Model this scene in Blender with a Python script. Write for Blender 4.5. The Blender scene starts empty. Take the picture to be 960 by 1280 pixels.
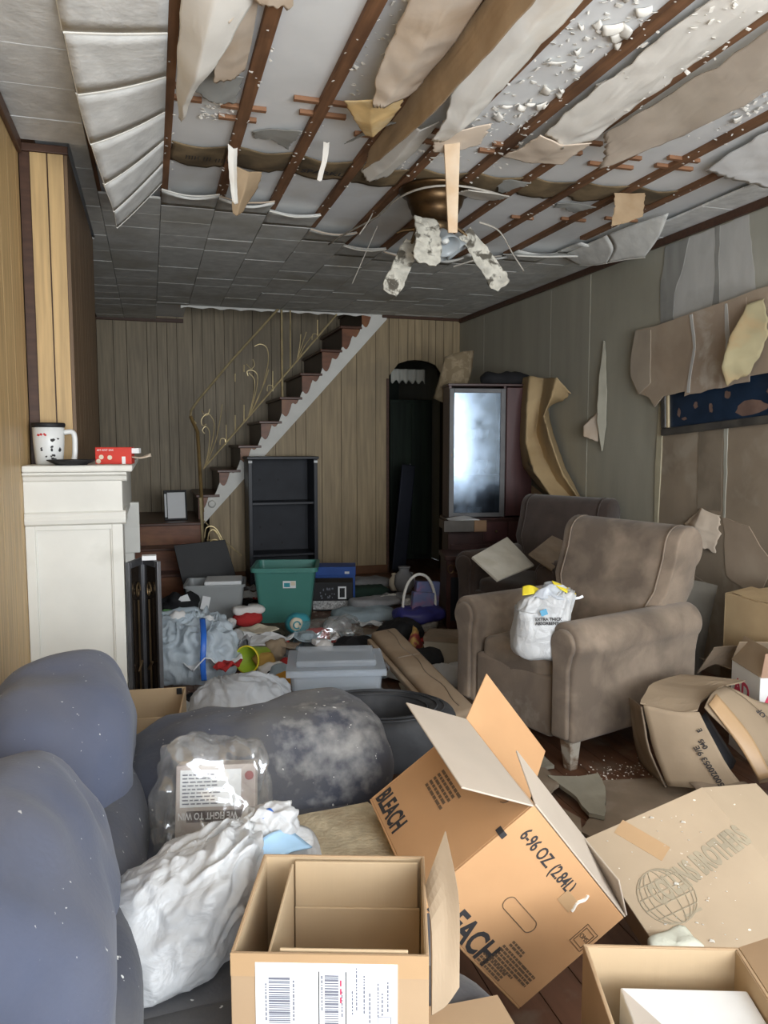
import bpy, bmesh, math, random
from mathutils import Vector, Matrix, Euler, noise

R = math.radians
sc = bpy.context.scene
col = sc.collection
rng = random.Random(11)

# ---------------------------------------------------------------- camera
cd = bpy.data.cameras.new('camera')
cam = bpy.data.objects.new('camera', cd)
col.objects.link(cam)
cam.location = (0, 0, 1.35)
cam.rotation_euler = (R(90 - 5.23), 0, R(-16.8))
cd.sensor_fit = 'HORIZONTAL'
cd.sensor_width = 36.0
cd.lens = 36.0 * 962 / 960
cd.clip_start = 0.02
sc.camera = cam

# ---------------------------------------------------------------- world, daylight, exposure
w = bpy.data.worlds.new('sky')
sc.world = w
w.use_nodes = True
bg = w.node_tree.nodes['Background']
bg.inputs[0].default_value = (0.78, 0.88, 1.0, 1)
bg.inputs[1].default_value = 1.0


def area(name, loc, rot, sx, sy, power, colr):
    ld = bpy.data.lights.new(name, 'AREA')
    ld.shape = 'RECTANGLE'
    ld.size, ld.size_y = sx, sy
    ld.energy = power
    ld.color = colr
    lo = bpy.data.objects.new(name, ld)
    lo.location = loc
    lo.rotation_euler = rot
    col.objects.link(lo)
    return lo


# daylight entering through the front window and the open front door behind the camera
area('window_daylight', (1.55, -1.27, 1.45), (R(118), 0, 0), 2.3, 1.8, 180, (0.93, 0.97, 1.0))
area('door_daylight', (-0.05, -1.27, 1.1), (R(100), 0, 0), 0.75, 1.9, 36, (0.86, 0.93, 1.0))

sc.view_settings.view_transform = 'Standard'
sc.view_settings.look = 'None'
sc.view_settings.gamma = 1.0
sc.view_settings.use_curve_mapping = False
sc.view_settings.exposure = 0.2


# ---------------------------------------------------------------- helpers
def tag(o, label=None, cat=None, group=None, kind=None):
    if label:
        o['label'] = label
    if cat:
        o['category'] = cat
    if group:
        o['group'] = group
    if kind:
        o['kind'] = kind
    return o


def thing(name, label, cat, loc=(0, 0, 0), rot=(0, 0, 0), group=None):
    o = bpy.data.objects.new(name, None)
    o.empty_display_size = 0.05
    col.objects.link(o)
    o.location = loc
    if isinstance(rot, (int, float)):
        rot = (0, 0, rot)
    o.rotation_euler = rot
    return tag(o, label, cat, group)


def copy_tree(o, parent=None):
    c = o.copy()
    col.objects.link(c)
    c.parent = parent
    for ch in list(o.children):
        copy_tree(ch, c)
    return c


def frame(o, x, y):
    """4x4 matrix with origin o, x axis x, y axis made square to it."""
    x = Vector(x).normalized()
    z = x.cross(Vector(y)).normalized()
    y = z.cross(x)
    m = Matrix((x, y, z)).transposed().to_4x4()
    m.translation = Vector(o)
    return m


def nvec(p):
    """three independent noise values at a point"""
    p = Vector(p)
    return Vector((noise.noise(p + Vector((9.3, 1.5, 7.9))), noise.noise(p), noise.noise(p + Vector((-6.2, -4.1, 12.7)))))


class MB:
    def __init__(s):
        s.v, s.f = [], []

    def add(s, vs, fs, m=None):
        b = len(s.v)
        for p in vs:
            p = Vector(p)
            s.v.append(tuple(m @ p if m is not None else p))
        for f in fs:
            s.f.append(tuple(b + i for i in f))
        return s

    def box(s, x0, x1, y0, y1, z0, z1, m=None):
        vs = [(x, y, z) for z in (z0, z1) for y in (y0, y1) for x in (x0, x1)]
        fs = [(0, 2, 3, 1), (4, 5, 7, 6), (0, 1, 5, 4), (2, 6, 7, 3), (0, 4, 6, 2), (1, 3, 7, 5)]
        return s.add(vs, fs, m)

    def hexa(s, b, t):
        """eight corners: bottom ring of four, top ring of four"""
        return s.add(list(b) + list(t), [(3, 2, 1, 0), (4, 5, 6, 7), (0, 1, 5, 4), (1, 2, 6, 5), (2, 3, 7, 6), (3, 0, 4, 7)])

    def prism(s, poly, d0, d1, axis='y', m=None):
        n = len(poly)

        def P(a, b, d):
            return {'x': (d, a, b), 'y': (a, d, b), 'z': (a, b, d)}[axis]
        vs = [P(a, b, d0) for a, b in poly] + [P(a, b, d1) for a, b in poly]
        fs = [tuple(range(n)), tuple(range(2 * n - 1, n - 1, -1))]
        fs += [(i, i + n, (i + 1) % n + n, (i + 1) % n) for i in range(n)]
        return s.add(vs, fs, m)

    def tube(s, pts, r, n=8, m=None, cap=True):
        pts = [Vector(p) for p in pts]
        k = len(pts)
        rs = r if isinstance(r, (list, tuple)) else [r] * k
        vs, fs = [], []
        up = None
        for i, p in enumerate(pts):
            t = (pts[min(i + 1, k - 1)] - pts[max(i - 1, 0)])
            t = t.normalized() if t.length > 1e-9 else Vector((0, 0, 1))
            if up is None:
                up = t.orthogonal().normalized()
            else:
                up = up - t * up.dot(t)
                up = up.normalized() if up.length > 1e-6 else t.orthogonal().normalized()
            sd = t.cross(up)
            for j in range(n):
                a = 2 * math.pi * j / n
                vs.append(p + (up * math.cos(a) + sd * math.sin(a)) * rs[i])
        for i in range(k - 1):
            for j in range(n):
                a, b = i * n + j, i * n + (j + 1) % n
                fs.append((a, b, b + n, a + n))
        if cap:
            fs.append(tuple(reversed(range(n))))
            fs.append(tuple(range((k - 1) * n, k * n)))
        return s.add(vs, fs, m)

    def lathe(s, prof, n=24, m=None, cap=True):
        vs, fs = [], []
        for r, z in prof:
            for j in range(n):
                a = 2 * math.pi * j / n
                vs.append((r * math.cos(a), r * math.sin(a), z))
        for i in range(len(prof) - 1):
            for j in range(n):
                a, b = i * n + j, i * n + (j + 1) % n
                fs.append((a, b, b + n, a + n))
        if cap:
            fs.append(tuple(reversed(range(n))))
            fs.append(tuple(range((len(prof) - 1) * n, len(prof) * n)))
        return s.add(vs, fs, m)

    def grid(s, fn, nu, nv, m=None, wrap=False):
        vs = [fn(i / (nu - 1) if not wrap else i / nu, j / (nv - 1)) for j in range(nv) for i in range(nu)]
        fs = []
        for j in range(nv - 1):
            for i in range(nu if wrap else nu - 1):
                a, b = j * nu + i, j * nu + (i + 1) % nu
                fs.append((a, b, b + nu, a + nu))
        return s.add(vs, fs, m)

    def build(s, name, mat, parent=None, smooth=False, bevel=0.0, seg=2, solid=0.0, sub=0, loc=None, rot=None, kind=None):
        me = bpy.data.meshes.new(name)
        me.from_pydata(s.v, [], s.f)
        bm = bmesh.new()
        bm.from_mesh(me)
        if not solid:
            bmesh.ops.recalc_face_normals(bm, faces=bm.faces)
        bm.to_mesh(me)
        bm.free()
        me.materials.append(mat)
        if smooth:
            me.polygons.foreach_set('use_smooth', [True] * len(me.polygons))
        o = bpy.data.objects.new(name, me)
        col.objects.link(o)
        o.parent = parent
        if loc is not None:
            o.location = loc
        if rot is not None:
            o.rotation_euler = rot
        if solid:
            md = o.modifiers.new('solid', 'SOLIDIFY')
            md.thickness = solid
            md.offset = 0
        if sub:
            md = o.modifiers.new('sub', 'SUBSURF')
            md.levels = md.render_levels = sub
        if bevel:
            md = o.modifiers.new('bevel', 'BEVEL')
            md.width = bevel
            md.segments = seg
            md.limit_method = 'ANGLE'
            md.angle_limit = R(35)
        if kind:
            o['kind'] = kind
        return o


def box(name, mat, parent, x0, x1, y0, y1, z0, z1, bevel=0.0, m=None, **k):
    return MB().box(x0, x1, y0, y1, z0, z1, m).build(name, mat, parent, bevel=bevel, **k)


def cat_rom(p, t):
    n = len(p) - 1
    x = min(max(t, 0), 1) * n
    i = min(int(x), n - 1)
    f = x - i
    a, b, c, d = p[max(i - 1, 0)], p[i], p[i + 1], p[min(i + 2, n)]
    return 0.5 * ((2 * b) + (c - a) * f + (2 * a - 5 * b + 4 * c - d) * f * f + (3 * b - a - 3 * c + d) * f ** 3)


def lin(p, t):
    n = len(p) - 1
    x = min(max(t, -0.05), 1.05) * n
    i = min(max(int(x), 0), n - 1)
    f = x - i
    g = f * f * (3 - 2 * f) * 0.35 + f * 0.65 if 0 <= f <= 1 else f
    return p[i] * (1 - g) + p[i + 1] * g


def loft(name, mat, parent, rows, nu=14, nv=14, thick=0.003, amp=0.0, fs=8.0, ragged=0.0, smooth=True, seed=0.0):
    """a sheet through rows of points, with some crumple"""
    rows = [[Vector(p) for p in r] for r in rows]
    torn = name in ('paper_flap', 'torn_layer', 'curled_paper', 'peeled_wall_sheet')
    if torn:
        nu, nv, amp, fs = max(nu, 22), max(nv, 26), max(amp, 0.004), max(fs, 14.0)
    rp = lin if torn else cat_rom

    def fn(u, v):
        if ragged:
            v2 = v * (1 - ragged * (0.5 + 0.5 * noise.noise(Vector((u * 7, seed, 1.3)))))
            u = u + ragged * 0.25 * noise.noise(Vector((v * 9, seed + 5, 2.1))) * (1 if 0.02 < u else 0.3)
            v = v2
        if torn:
            e0 = 0.05 * noise.noise(Vector((v * 11, seed + 2.2, 0))) + 0.025 * noise.noise(Vector((v * 37, seed, 4)))
            e1 = 0.05 * noise.noise(Vector((v * 11, seed + 8.2, 3))) + 0.025 * noise.noise(Vector((v * 37, seed, 9)))
            e2 = 0.06 * noise.noise(Vector((u * 9, seed + 1.2, 6))) + 0.03 * noise.noise(Vector((u * 31, seed, 5)))
            u, v = u * (1 - e1) + (1 - u) * e0, v * (1 - abs(e2) * 1.6)
        p = rp([rp(r, u) for r in rows], v)
        if amp:
            q = p * fs + Vector((seed, seed * 1.7, 0))
            p = p + nvec(q) * amp
        return p
    return MB().grid(fn, nu, nv).build(name, mat, parent, smooth=smooth, solid=thick)


def blob(name, mat, parent, c, r, e=(1.0, 1.0), amp=0.0, fs=5.0, ridge=0.0, rs=9.0, nu=56, nv=36, rot=None, floor=None, seed=0.0, shape=None, smooth=True, solid=0.0, xmin=None):
    """soft body: super-ellipsoid with crumple; floor flattens its underside"""
    m = Euler(rot).to_matrix() if rot is not None else None

    def sp(x, p):
        return math.copysign(abs(x) ** p, x)

    def fn(u, v):
        a = 2 * math.pi * u
        b = -math.pi / 2 + math.pi * v
        d = Vector((sp(math.cos(b), e[0]) * sp(math.cos(a), e[1]), sp(math.cos(b), e[0]) * sp(math.sin(a), e[1]), sp(math.sin(b), e[0])))
        p = Vector((d.x * r[0], d.y * r[1], d.z * r[2]))
        if shape:
            p = Vector(shape(p.x / r[0], p.y / r[1], p.z / r[2], p))
        if amp:
            p = p + d * amp * noise.noise(p * fs + Vector((seed, 3 + seed, 0)))
            p = p + d * amp * 0.4 * noise.noise(p * fs * 2.3 + Vector((0, seed, 7)))
        if ridge:
            q = p * rs + Vector((seed * 2, 0, seed))
            q = q + nvec(q * 0.35) * 0.9
            q.z *= 0.55
            w1, w2 = noise.voronoi(q * 0.8)[0], noise.voronoi(q * 1.9 + Vector((4, 1, 2)))[0]
            p = p + d * ridge * (0.55 - 1.25 * min(0.9, w1[1] - w1[0]))
            p = p + d * ridge * 0.42 * (0.5 - 1.2 * min(0.9, w2[1] - w2[0]))
        if m is not None:
            p = m @ p
        p = p + Vector(c)
        if floor is not None and p.z < floor:
            p.z = floor + (p.z - floor) * 0.02
        if xmin is not None and p.x < xmin:
            p.x = xmin + (p.x - xmin) * 0.02
        return p
    return MB().grid(fn, nu, nv, wrap=True).build(name, mat, parent, smooth=smooth, solid=solid)


def pleats(axis, k, amp, lo=-0.4, base=None):
    """gathers of a bag running up to its neck along axis"""
    n_ = Vector(axis).normalized()
    e1 = n_.orthogonal().normalized()
    e2 = n_.cross(e1)

    def fn(a, b, c, p):
        q = Vector(base(a, b, c, p)) if base else p.copy()
        d = Vector((a, b, c)).normalized()
        t = d.dot(n_)
        w_ = max(0.0, min(1.0, (t - lo) / (1 - lo)))
        ang = math.atan2(d.dot(e2), d.dot(e1)) + 0.5 * noise.noise(d * 2.2)
        f = abs(math.sin(k * ang / 2)) * 0.7 + abs(math.sin(k * 1.7 * ang / 2 + 1)) * 0.3
        return q * (1 - amp * (f - 0.4) * w_ * (1.3 - w_ * .5))
    return fn


def text(s, size, mat, parent, m, name='lettering', sx=1.0, weight=0.0, align='LEFT', ext=0.0004):
    cu = bpy.data.curves.new('txt', 'FONT')
    cu.body = s
    cu.size = size
    cu.align_x = align
    cu.offset = weight
    cu.extrude = ext
    cu.resolution_u = 3
    to = bpy.data.objects.new('txt', cu)
    col.objects.link(to)
    dg = bpy.context.evaluated_depsgraph_get()
    me = bpy.data.meshes.new_from_object(to.evaluated_get(dg))
    bpy.data.objects.remove(to)
    bpy.data.curves.remove(cu)
    me.transform(m @ Matrix.Diagonal((sx, 1, 1, 1)))
    me.materials.clear()
    me.materials.append(mat)
    me.name = name
    o = bpy.data.objects.new(name, me)
    col.objects.link(o)
    o.parent = parent
    return o


# ---------------------------------------------------------------- materials
def M(name, c, rough=0.8, var=0.12, scale=6.0, c2=None, mix=(0.45, 0.65), s2=3.0, bump=0.0, bs=60.0, st=(1, 1, 1), metal=0.0,
      spec=0.35, alpha=1.0, trans=0.0, sheen=0.0, specks=None, coat=0.0, emis=None, detail=5.0):
    """procedural surface: grain of colour c, patches of colour c2, sprinkled specks, fine relief"""
    m = bpy.data.materials.new(name)
    m.use_nodes = True
    nt = m.node_tree
    N, L = nt.nodes, nt.links
    b = N['Principled BSDF']
    tc = N.new('ShaderNodeTexCoord')
    mp = N.new('ShaderNodeMapping')
    mp.inputs['Scale'].default_value = st
    L.new(tc.outputs['Object'], mp.inputs[0])

    def ns(sca, det=detail, src=mp.outputs[0], dist=0.0):
        n = N.new('ShaderNodeTexNoise')
        n.inputs['Scale'].default_value = sca
        n.inputs['Detail'].default_value = det
        n.inputs['Distortion'].default_value = dist
        L.new(src, n.inputs['Vector'])
        return n.outputs['Fac']

    def ramp(f, a, z):
        r = N.new('ShaderNodeMapRange')
        r.inputs['From Min'].default_value = a
        r.inputs['From Max'].default_value = z
        L.new(f, r.inputs['Value'])
        return r.outputs['Result']

    def mixc(f, a, z):
        x = N.new('ShaderNodeMix')
        x.data_type = 'RGBA'
        if f is not None:
            L.new(f, x.inputs['Factor'])
        for sck, val in ((x.inputs[6], a), (x.inputs[7], z)):
            if isinstance(val, tuple):
                sck.default_value = (*val, 1)
            else:
                L.new(val, sck)
        return x.outputs[2]
    lo = tuple(max(0, k * (1 - var)) for k in c)
    hi = tuple(min(1, k * (1 + var)) for k in c)
    colr = mixc(ramp(ns(scale), 0.3, 0.7), lo, hi)
    if c2:
        colr = mixc(ramp(ns(s2, 6.0, tc.outputs['Object'], 0.4), *mix), colr, c2)
    if specks:
        colr = mixc(ramp(ns(specks[1], 2.0, tc.outputs['Object']), specks[2], specks[2] + 0.03), colr, specks[0])
    L.new(colr, b.inputs['Base Color'])
    b.inputs['Roughness'].default_value = rough
    b.inputs['Metallic'].default_value = metal
    b.inputs['Specular IOR Level'].default_value = spec
    b.inputs['Alpha'].default_value = alpha
    b.inputs['Transmission Weight'].default_value = trans
    b.inputs['Sheen Weight'].default_value = sheen
    b.inputs['Coat Weight'].default_value = coat
    if bump:
        bn = N.new('ShaderNodeBump')
        bn.inputs['Strength'].default_value = bump
        bn.inputs['Distance'].default_value = 0.01
        L.new(ns(bs, 4.0), bn.inputs['Height'])
        L.new(bn.outputs[0], b.inputs['Normal'])
    return m


def dust_patch(m, c, rad, colr):
    """a spill of pale plaster dust with its own outline"""
    nt = m.node_tree
    N, L = nt.nodes, nt.links
    b = N['Principled BSDF']
    old = b.inputs['Base Color'].links[0].from_socket
    tc = N.new('ShaderNodeTexCoord')
    vm = N.new('ShaderNodeVectorMath')
    vm.operation = 'SUBTRACT'
    vm.inputs[1].default_value = c
    L.new(tc.outputs['Object'], vm.inputs[0])
    v2 = N.new('ShaderNodeVectorMath')
    v2.operation = 'DIVIDE'
    v2.inputs[1].default_value = rad
    L.new(vm.outputs[0], v2.inputs[0])
    ln = N.new('ShaderNodeVectorMath')
    ln.operation = 'LENGTH'
    L.new(v2.outputs[0], ln.inputs[0])
    nz = N.new('ShaderNodeTexNoise')
    nz.inputs['Scale'].default_value = 22
    nz.inputs['Detail'].default_value = 8
    L.new(tc.outputs['Object'], nz.inputs['Vector'])
    ma = N.new('ShaderNodeMath')
    ma.operation = 'MULTIPLY_ADD'
    ma.inputs[1].default_value = -3.2
    L.new(nz.outputs['Fac'], ma.inputs[0])
    L.new(ln.outputs['Value'], ma.inputs[2])
    mr = N.new('ShaderNodeMapRange')
    mr.inputs['From Min'].default_value = -0.55
    mr.inputs['From Max'].default_value = -2.0
    mr.inputs['To Max'].default_value = 0.55
    L.new(ma.outputs[0], mr.inputs['Value'])
    mx = N.new('ShaderNodeMix')
    mx.data_type = 'RGBA'
    L.new(mr.outputs[0], mx.inputs['Factor'])
    L.new(old, mx.inputs[6])
    mx.inputs[7].default_value = (*colr, 1)
    L.new(mx.outputs[2], b.inputs['Base Color'])


def plastic_film(name, c, op=0.8, rough=0.35, tl=0.35, relief=0.45):
    """thin plastic bag film: part clear, part diffuse, part light passing through"""
    m = bpy.data.materials.new(name)
    m.use_nodes = True
    nt = m.node_tree
    N, L = nt.nodes, nt.links
    out = N['Material Output']
    b = N['Principled BSDF']
    b.inputs['Base Color'].default_value = (*c, 1)
    b.inputs['Roughness'].default_value = rough
    tc = N.new('ShaderNodeTexCoord')
    nz = N.new('ShaderNodeTexNoise')
    nz.inputs['Scale'].default_value = 16
    nz.inputs['Detail'].default_value = 3
    nz.inputs['Distortion'].default_value = 1.5
    L.new(tc.outputs['Object'], nz.inputs['Vector'])
    bn = N.new('ShaderNodeBump')
    bn.inputs['Strength'].default_value = relief
    bn.inputs['Distance'].default_value = 0.02
    L.new(nz.outputs['Fac'], bn.inputs['Height'])
    L.new(bn.outputs[0], b.inputs['Normal'])
    tr = N.new('ShaderNodeBsdfTranslucent')
    tr.inputs[0].default_value = (*c, 1)
    mx = N.new('ShaderNodeMixShader')
    mx.inputs[0].default_value = tl
    L.new(b.outputs[0], mx.inputs[1])
    L.new(tr.outputs[0], mx.inputs[2])
    tp = N.new('ShaderNodeBsdfTransparent')
    tp.inputs[0].default_value = (0.97, 0.98, 1, 1)
    m2 = N.new('ShaderNodeMixShader')
    m2.inputs[0].default_value = op
    L.new(tp.outputs[0], m2.inputs[1])
    L.new(mx.outputs[0], m2.inputs[2])
    L.new(m2.outputs[0], out.inputs[0])
    return m


def clear_film(name, gl=0.13, df=0.10):
    """clear crinkled film: mostly see-through, with sharp glints and a little haze"""
    m = bpy.data.materials.new(name)
    m.use_nodes = True
    nt = m.node_tree
    N, L = nt.nodes, nt.links
    out = N['Material Output']
    tc = N.new('ShaderNodeTexCoord')
    nz = N.new('ShaderNodeTexNoise')
    nz.inputs['Scale'].default_value = 11
    nz.inputs['Detail'].default_value = 1
    nz.inputs['Distortion'].default_value = 1.5
    L.new(tc.outputs['Object'], nz.inputs['Vector'])
    bn = N.new('ShaderNodeBump')
    bn.inputs['Strength'].default_value = 0.6
    bn.inputs['Distance'].default_value = 0.02
    L.new(nz.outputs['Fac'], bn.inputs['Height'])
    g = N.new('ShaderNodeBsdfGlossy')
    g.inputs['Color'].default_value = (0.95, 0.96, 1, 1)
    g.inputs['Roughness'].default_value = 0.14
    L.new(bn.outputs[0], g.inputs['Normal'])
    d = N.new('ShaderNodeBsdfDiffuse')
    d.inputs['Color'].default_value = (0.75, 0.74, 0.70, 1)
    L.new(bn.outputs[0], d.inputs['Normal'])
    tp = N.new('ShaderNodeBsdfTransparent')
    tp.inputs[0].default_value = (0.97, 0.97, 0.96, 1)
    m1 = N.new('ShaderNodeMixShader')
    m1.inputs[0].default_value = df
    L.new(tp.outputs[0], m1.inputs[1])
    L.new(d.outputs[0], m1.inputs[2])
    m2 = N.new('ShaderNodeMixShader')
    m2.inputs[0].default_value = gl
    L.new(m1.outputs[0], m2.inputs[1])
    L.new(g.outputs[0], m2.inputs[2])
    L.new(m2.outputs[0], out.inputs[0])
    return m


def glass_pane(name, c, refl=0.35, rough=0.06):
    m = bpy.data.materials.new(name)
    m.use_nodes = True
    nt = m.node_tree
    N, L = nt.nodes, nt.links
    out = N['Material Output']
    g = N.new('ShaderNodeBsdfGlossy')
    g.inputs[0].default_value = (*c, 1)
    tc = N.new('ShaderNodeTexCoord')
    nz = N.new('ShaderNodeTexNoise')
    nz.inputs['Scale'].default_value = 9
    L.new(tc.outputs['Object'], nz.inputs['Vector'])
    mr = N.new('ShaderNodeMapRange')
    mr.inputs['To Min'].default_value = rough
    mr.inputs['To Max'].default_value = rough * 4
    L.new(nz.outputs['Fac'], mr.inputs['Value'])
    L.new(mr.outputs[0], g.inputs['Roughness'])
    tp = N.new('ShaderNodeBsdfTransparent')
    tp.inputs[0].default_value = (0.75, 0.8, 0.85, 1)
    mx = N.new('ShaderNodeMixShader')
    mx.inputs[0].default_value = refl
    L.new(tp.outputs[0], mx.inputs[1])
    L.new(g.outputs[0], mx.inputs[2])
    L.new(mx.outputs[0], out.inputs[0])
    return m


wood_y = M('paneling_yellow', (0.50, 0.34, 0.16), 0.45, 0.22, 7, st=(6, 6, 0.35), bump=0.05, bs=30)
wood_back = M('paneling_tan', (0.35, 0.265, 0.155), 0.5, 0.2, 7, st=(6, 6, 0.35), c2=(0.24, 0.19, 0.12), mix=(0.5, 0.8), s2=1.2)
wood_stair = M('paneling_grey_tan', (0.29, 0.235, 0.155), 0.5, 0.2, 7, st=(6, 6, 0.35), c2=(0.2, 0.165, 0.115), mix=(0.5, 0.8), s2=1.2)
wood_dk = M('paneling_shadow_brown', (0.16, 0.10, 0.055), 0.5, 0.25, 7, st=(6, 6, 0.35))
groove = M('groove_brown', (0.05, 0.034, 0.02), 0.8)
trim_br = M('trim_dark_brown', (0.075, 0.036, 0.022), 0.45, 0.2, 9, st=(1, 5, 5))
red_wood = M('stair_red_brown', (0.20, 0.075, 0.035), 0.4, 0.25, 6, st=(1, 1, 4), c2=(0.30, 0.13, 0.05), mix=(0.5, 0.7))
dark_wood = M('dark_walnut', (0.055, 0.022, 0.018), 0.35, 0.25, 6)
tread_wood = M('tread_wood', (0.10, 0.042, 0.025), 0.35, 0.2, 6)
white_paint = M('white_paint', (0.74, 0.73, 0.68), 0.5, 0.05, 5, c2=(0.60, 0.59, 0.54), mix=(0.55, 0.8), s2=4, bump=0.03, bs=40)
white_tr = M('white_trim', (0.78, 0.77, 0.72), 0.55, 0.06, 6)
brass = M('brass', (0.10, 0.06, 0.028), 0.35, 0.3, 8, metal=0.8, c2=(0.04, 0.02, 0.01), mix=(0.5, 0.7), s2=9)
gold_rail = M('gold_rail', (0.62, 0.50, 0.28), 0.4, 0.2, 10, metal=0.6)
gold_dull = M('gold_dull', (0.33, 0.22, 0.09), 0.4, 0.25, 10, metal=0.6)
tile_m = M('ceiling_tile', (0.70, 0.70, 0.68), 0.85, 0.14, 14, c2=(0.57, 0.56, 0.53), mix=(0.5, 0.75), s2=4, bump=0.25, bs=45)
tile_far = M('ceiling_tile_greyer', (0.60, 0.60, 0.57), 0.85, 0.14, 14, c2=(0.45, 0.43, 0.37), mix=(0.5, 0.75), s2=2.2, bump=0.2, bs=45)  # greyer and darker than the near tiles, with broad patches
tile_edge = M('tile_core_white', (0.76, 0.74, 0.68), 0.9, 0.06)
ceil_board = M('ceiling_board', (0.78, 0.79, 0.79), 0.8, 0.06, 4, c2=(0.66, 0.64, 0.60), mix=(0.58, 0.75), s2=1.6, bump=0.05, bs=20)
strip_w = M('furring_wood', (0.20, 0.10, 0.05), 0.7, 0.3, 9, st=(5, 0.4, 5), c2=(0.11, 0.055, 0.03), mix=(0.5, 0.75), s2=3)
lath_w = M('lath_wood', (0.25, 0.125, 0.065), 0.7, 0.2, 9)
brown_paper = M('brown_backing_paper', (0.22, 0.16, 0.09), 0.85, 0.3, 8, c2=(0.10, 0.075, 0.045), mix=(0.45, 0.65), s2=5)
paper_tan = M('torn_paper_tan', (0.60, 0.50, 0.40), 0.9, 0.12, 5, c2=(0.47, 0.33, 0.20), mix=(0.52, 0.75), s2=2.5, bump=0.1, bs=25)
paper_white = M('torn_paper_white', (0.80, 0.77, 0.71), 0.85, 0.06, 5, c2=(0.70, 0.60, 0.47), mix=(0.55, 0.8), s2=2.2, bump=0.08, bs=20)
paper_brown = M('torn_paper_brown', (0.40, 0.29, 0.18), 0.9, 0.15, 6, c2=(0.30, 0.20, 0.11), mix=(0.5, 0.7), s2=4, bump=0.1, bs=30)
flake_m = M('paint_flake', (0.72, 0.69, 0.63), 0.7, 0.08)
wallpaper = M('wallpaper_grey_green', (0.40, 0.385, 0.315), 0.75, 0.07, 3, c2=(0.31, 0.295, 0.235), mix=(0.48, 0.8), s2=1.1, st=(1, 2.5, 0.5), bump=0.08, bs=18)
wall_sheet = M('wall_board_grey', (0.36, 0.345, 0.285), 0.75, 0.08, 3, st=(1, 3, 0.3))
plaster_w = M('plaster_pale', (0.55, 0.55, 0.53), 0.85, 0.07, 4, c2=(0.42, 0.42, 0.40), mix=(0.5, 0.75), s2=3, st=(1, 3, 0.7))
plaster_g = M('plaster_grey', (0.33, 0.33, 0.31), 0.85, 0.12, 4, c2=(0.25, 0.25, 0.235), s2=3, st=(1, 3, 0.7))
plaster_green = M('plaster_grey_green', (0.44, 0.435, 0.38), 0.85, 0.08, 4, c2=(0.37, 0.365, 0.31), s2=2, st=(1, 3, 0.5))
tan_sheet = M('tan_wall_sheet', (0.40, 0.315, 0.235), 0.9, 0.1, 5, c2=(0.48, 0.40, 0.31), mix=(0.5, 0.75), s2=3, bump=0.12, bs=30)
tan_sheet2 = M('tan_wall_sheet_worn', (0.42, 0.335, 0.26), 0.9, 0.1, 5, c2=(0.56, 0.51, 0.44), mix=(0.55, 0.68), s2=6, bump=0.12, bs=30)
brown_wall = M('brown_wall_paper', (0.285, 0.23, 0.17), 0.9, 0.12, 4, c2=(0.37, 0.315, 0.245), mix=(0.5, 0.7), s2=5, bump=0.12, bs=30)
floor_m = M('floor_boards', (0.13, 0.060, 0.034), 0.5, 0.25, 5, st=(6, 0.5, 1), c2=(0.20, 0.16, 0.12), mix=(0.55, 0.75), s2=5)
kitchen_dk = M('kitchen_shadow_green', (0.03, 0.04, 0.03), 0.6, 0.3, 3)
black_m = M('black_laminate', (0.016, 0.018, 0.026), 0.4, 0.2, 6)
black_in = M('black_backboard', (0.03, 0.033, 0.042), 0.6, 0.2, 6)
black_soft = M('black_cloth', (0.015, 0.015, 0.017), 0.85, 0.3, 9, bump=0.2, bs=40)
black_pl = M('black_plastic', (0.014, 0.014, 0.016), 0.55)
suede = M('taupe_suede', (0.245, 0.190, 0.143), 0.95, 0.14, 12, c2=(0.135, 0.103, 0.078), mix=(0.42, 0.62), s2=4.5, sheen=0.15, bump=0.12, bs=120)
suede_dk = M('dark_brown_suede', (0.07, 0.05, 0.042), 0.95, 0.2, 9, sheen=0.3, bump=0.1, bs=100)
leg_wood = M('worn_leg', (0.17, 0.11, 0.07), 0.7, 0.3, 8, c2=(0.42, 0.38, 0.32), mix=(0.5, 0.6), s2=14)
blue_sofa = M('dusty_blue_suede', (0.072, 0.084, 0.130), 0.95, 0.10, 7, c2=(0.098, 0.104, 0.138), mix=(0.45, 0.7), s2=3.0, sheen=0.12, bump=0.1, bs=90, specks=((0.50, 0.50, 0.50), 85, 0.735))
blue_arm = M('dusty_blue_grey_suede', (0.056, 0.060, 0.080), 0.95, 0.1, 7, c2=(0.098, 0.096, 0.097), mix=(0.45, 0.65), s2=3.2, sheen=0.10, bump=0.1, bs=90, specks=((0.62, 0.62, 0.60), 60, 0.715))
seam_m = M('sofa_seam', (0.05, 0.055, 0.075), 0.9)
dust_m = M('white_dust', (0.58, 0.57, 0.54), 0.95, 0.1, 20)
card_a = M('cardboard_tan', (0.40, 0.275, 0.165), 0.85, 0.06, 5, c2=(0.36, 0.24, 0.145), mix=(0.5, 0.8), s2=2, bump=0.03, bs=40)
card_in = M('cardboard_inside', (0.45, 0.335, 0.21), 0.88, 0.04, 5, bump=0.06, bs=60, st=(1, 1, 0.1))
card_o = M('cardboard_orange', (0.50, 0.285, 0.14), 0.75, 0.06, 5, c2=(0.45, 0.25, 0.12), mix=(0.5, 0.8), s2=2, bump=0.03, bs=40)
card_oin = M('cardboard_orange_inside', (0.47, 0.40, 0.33), 0.88, 0.05, 5, c2=(0.42, 0.345, 0.275), mix=(0.5, 0.8), s2=2)
card_g = M('cardboard_greyed', (0.33, 0.25, 0.17), 0.9, 0.08, 5, c2=(0.27, 0.205, 0.14), mix=(0.48, 0.7), s2=2.5, bump=0.08, bs=30)
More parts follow.
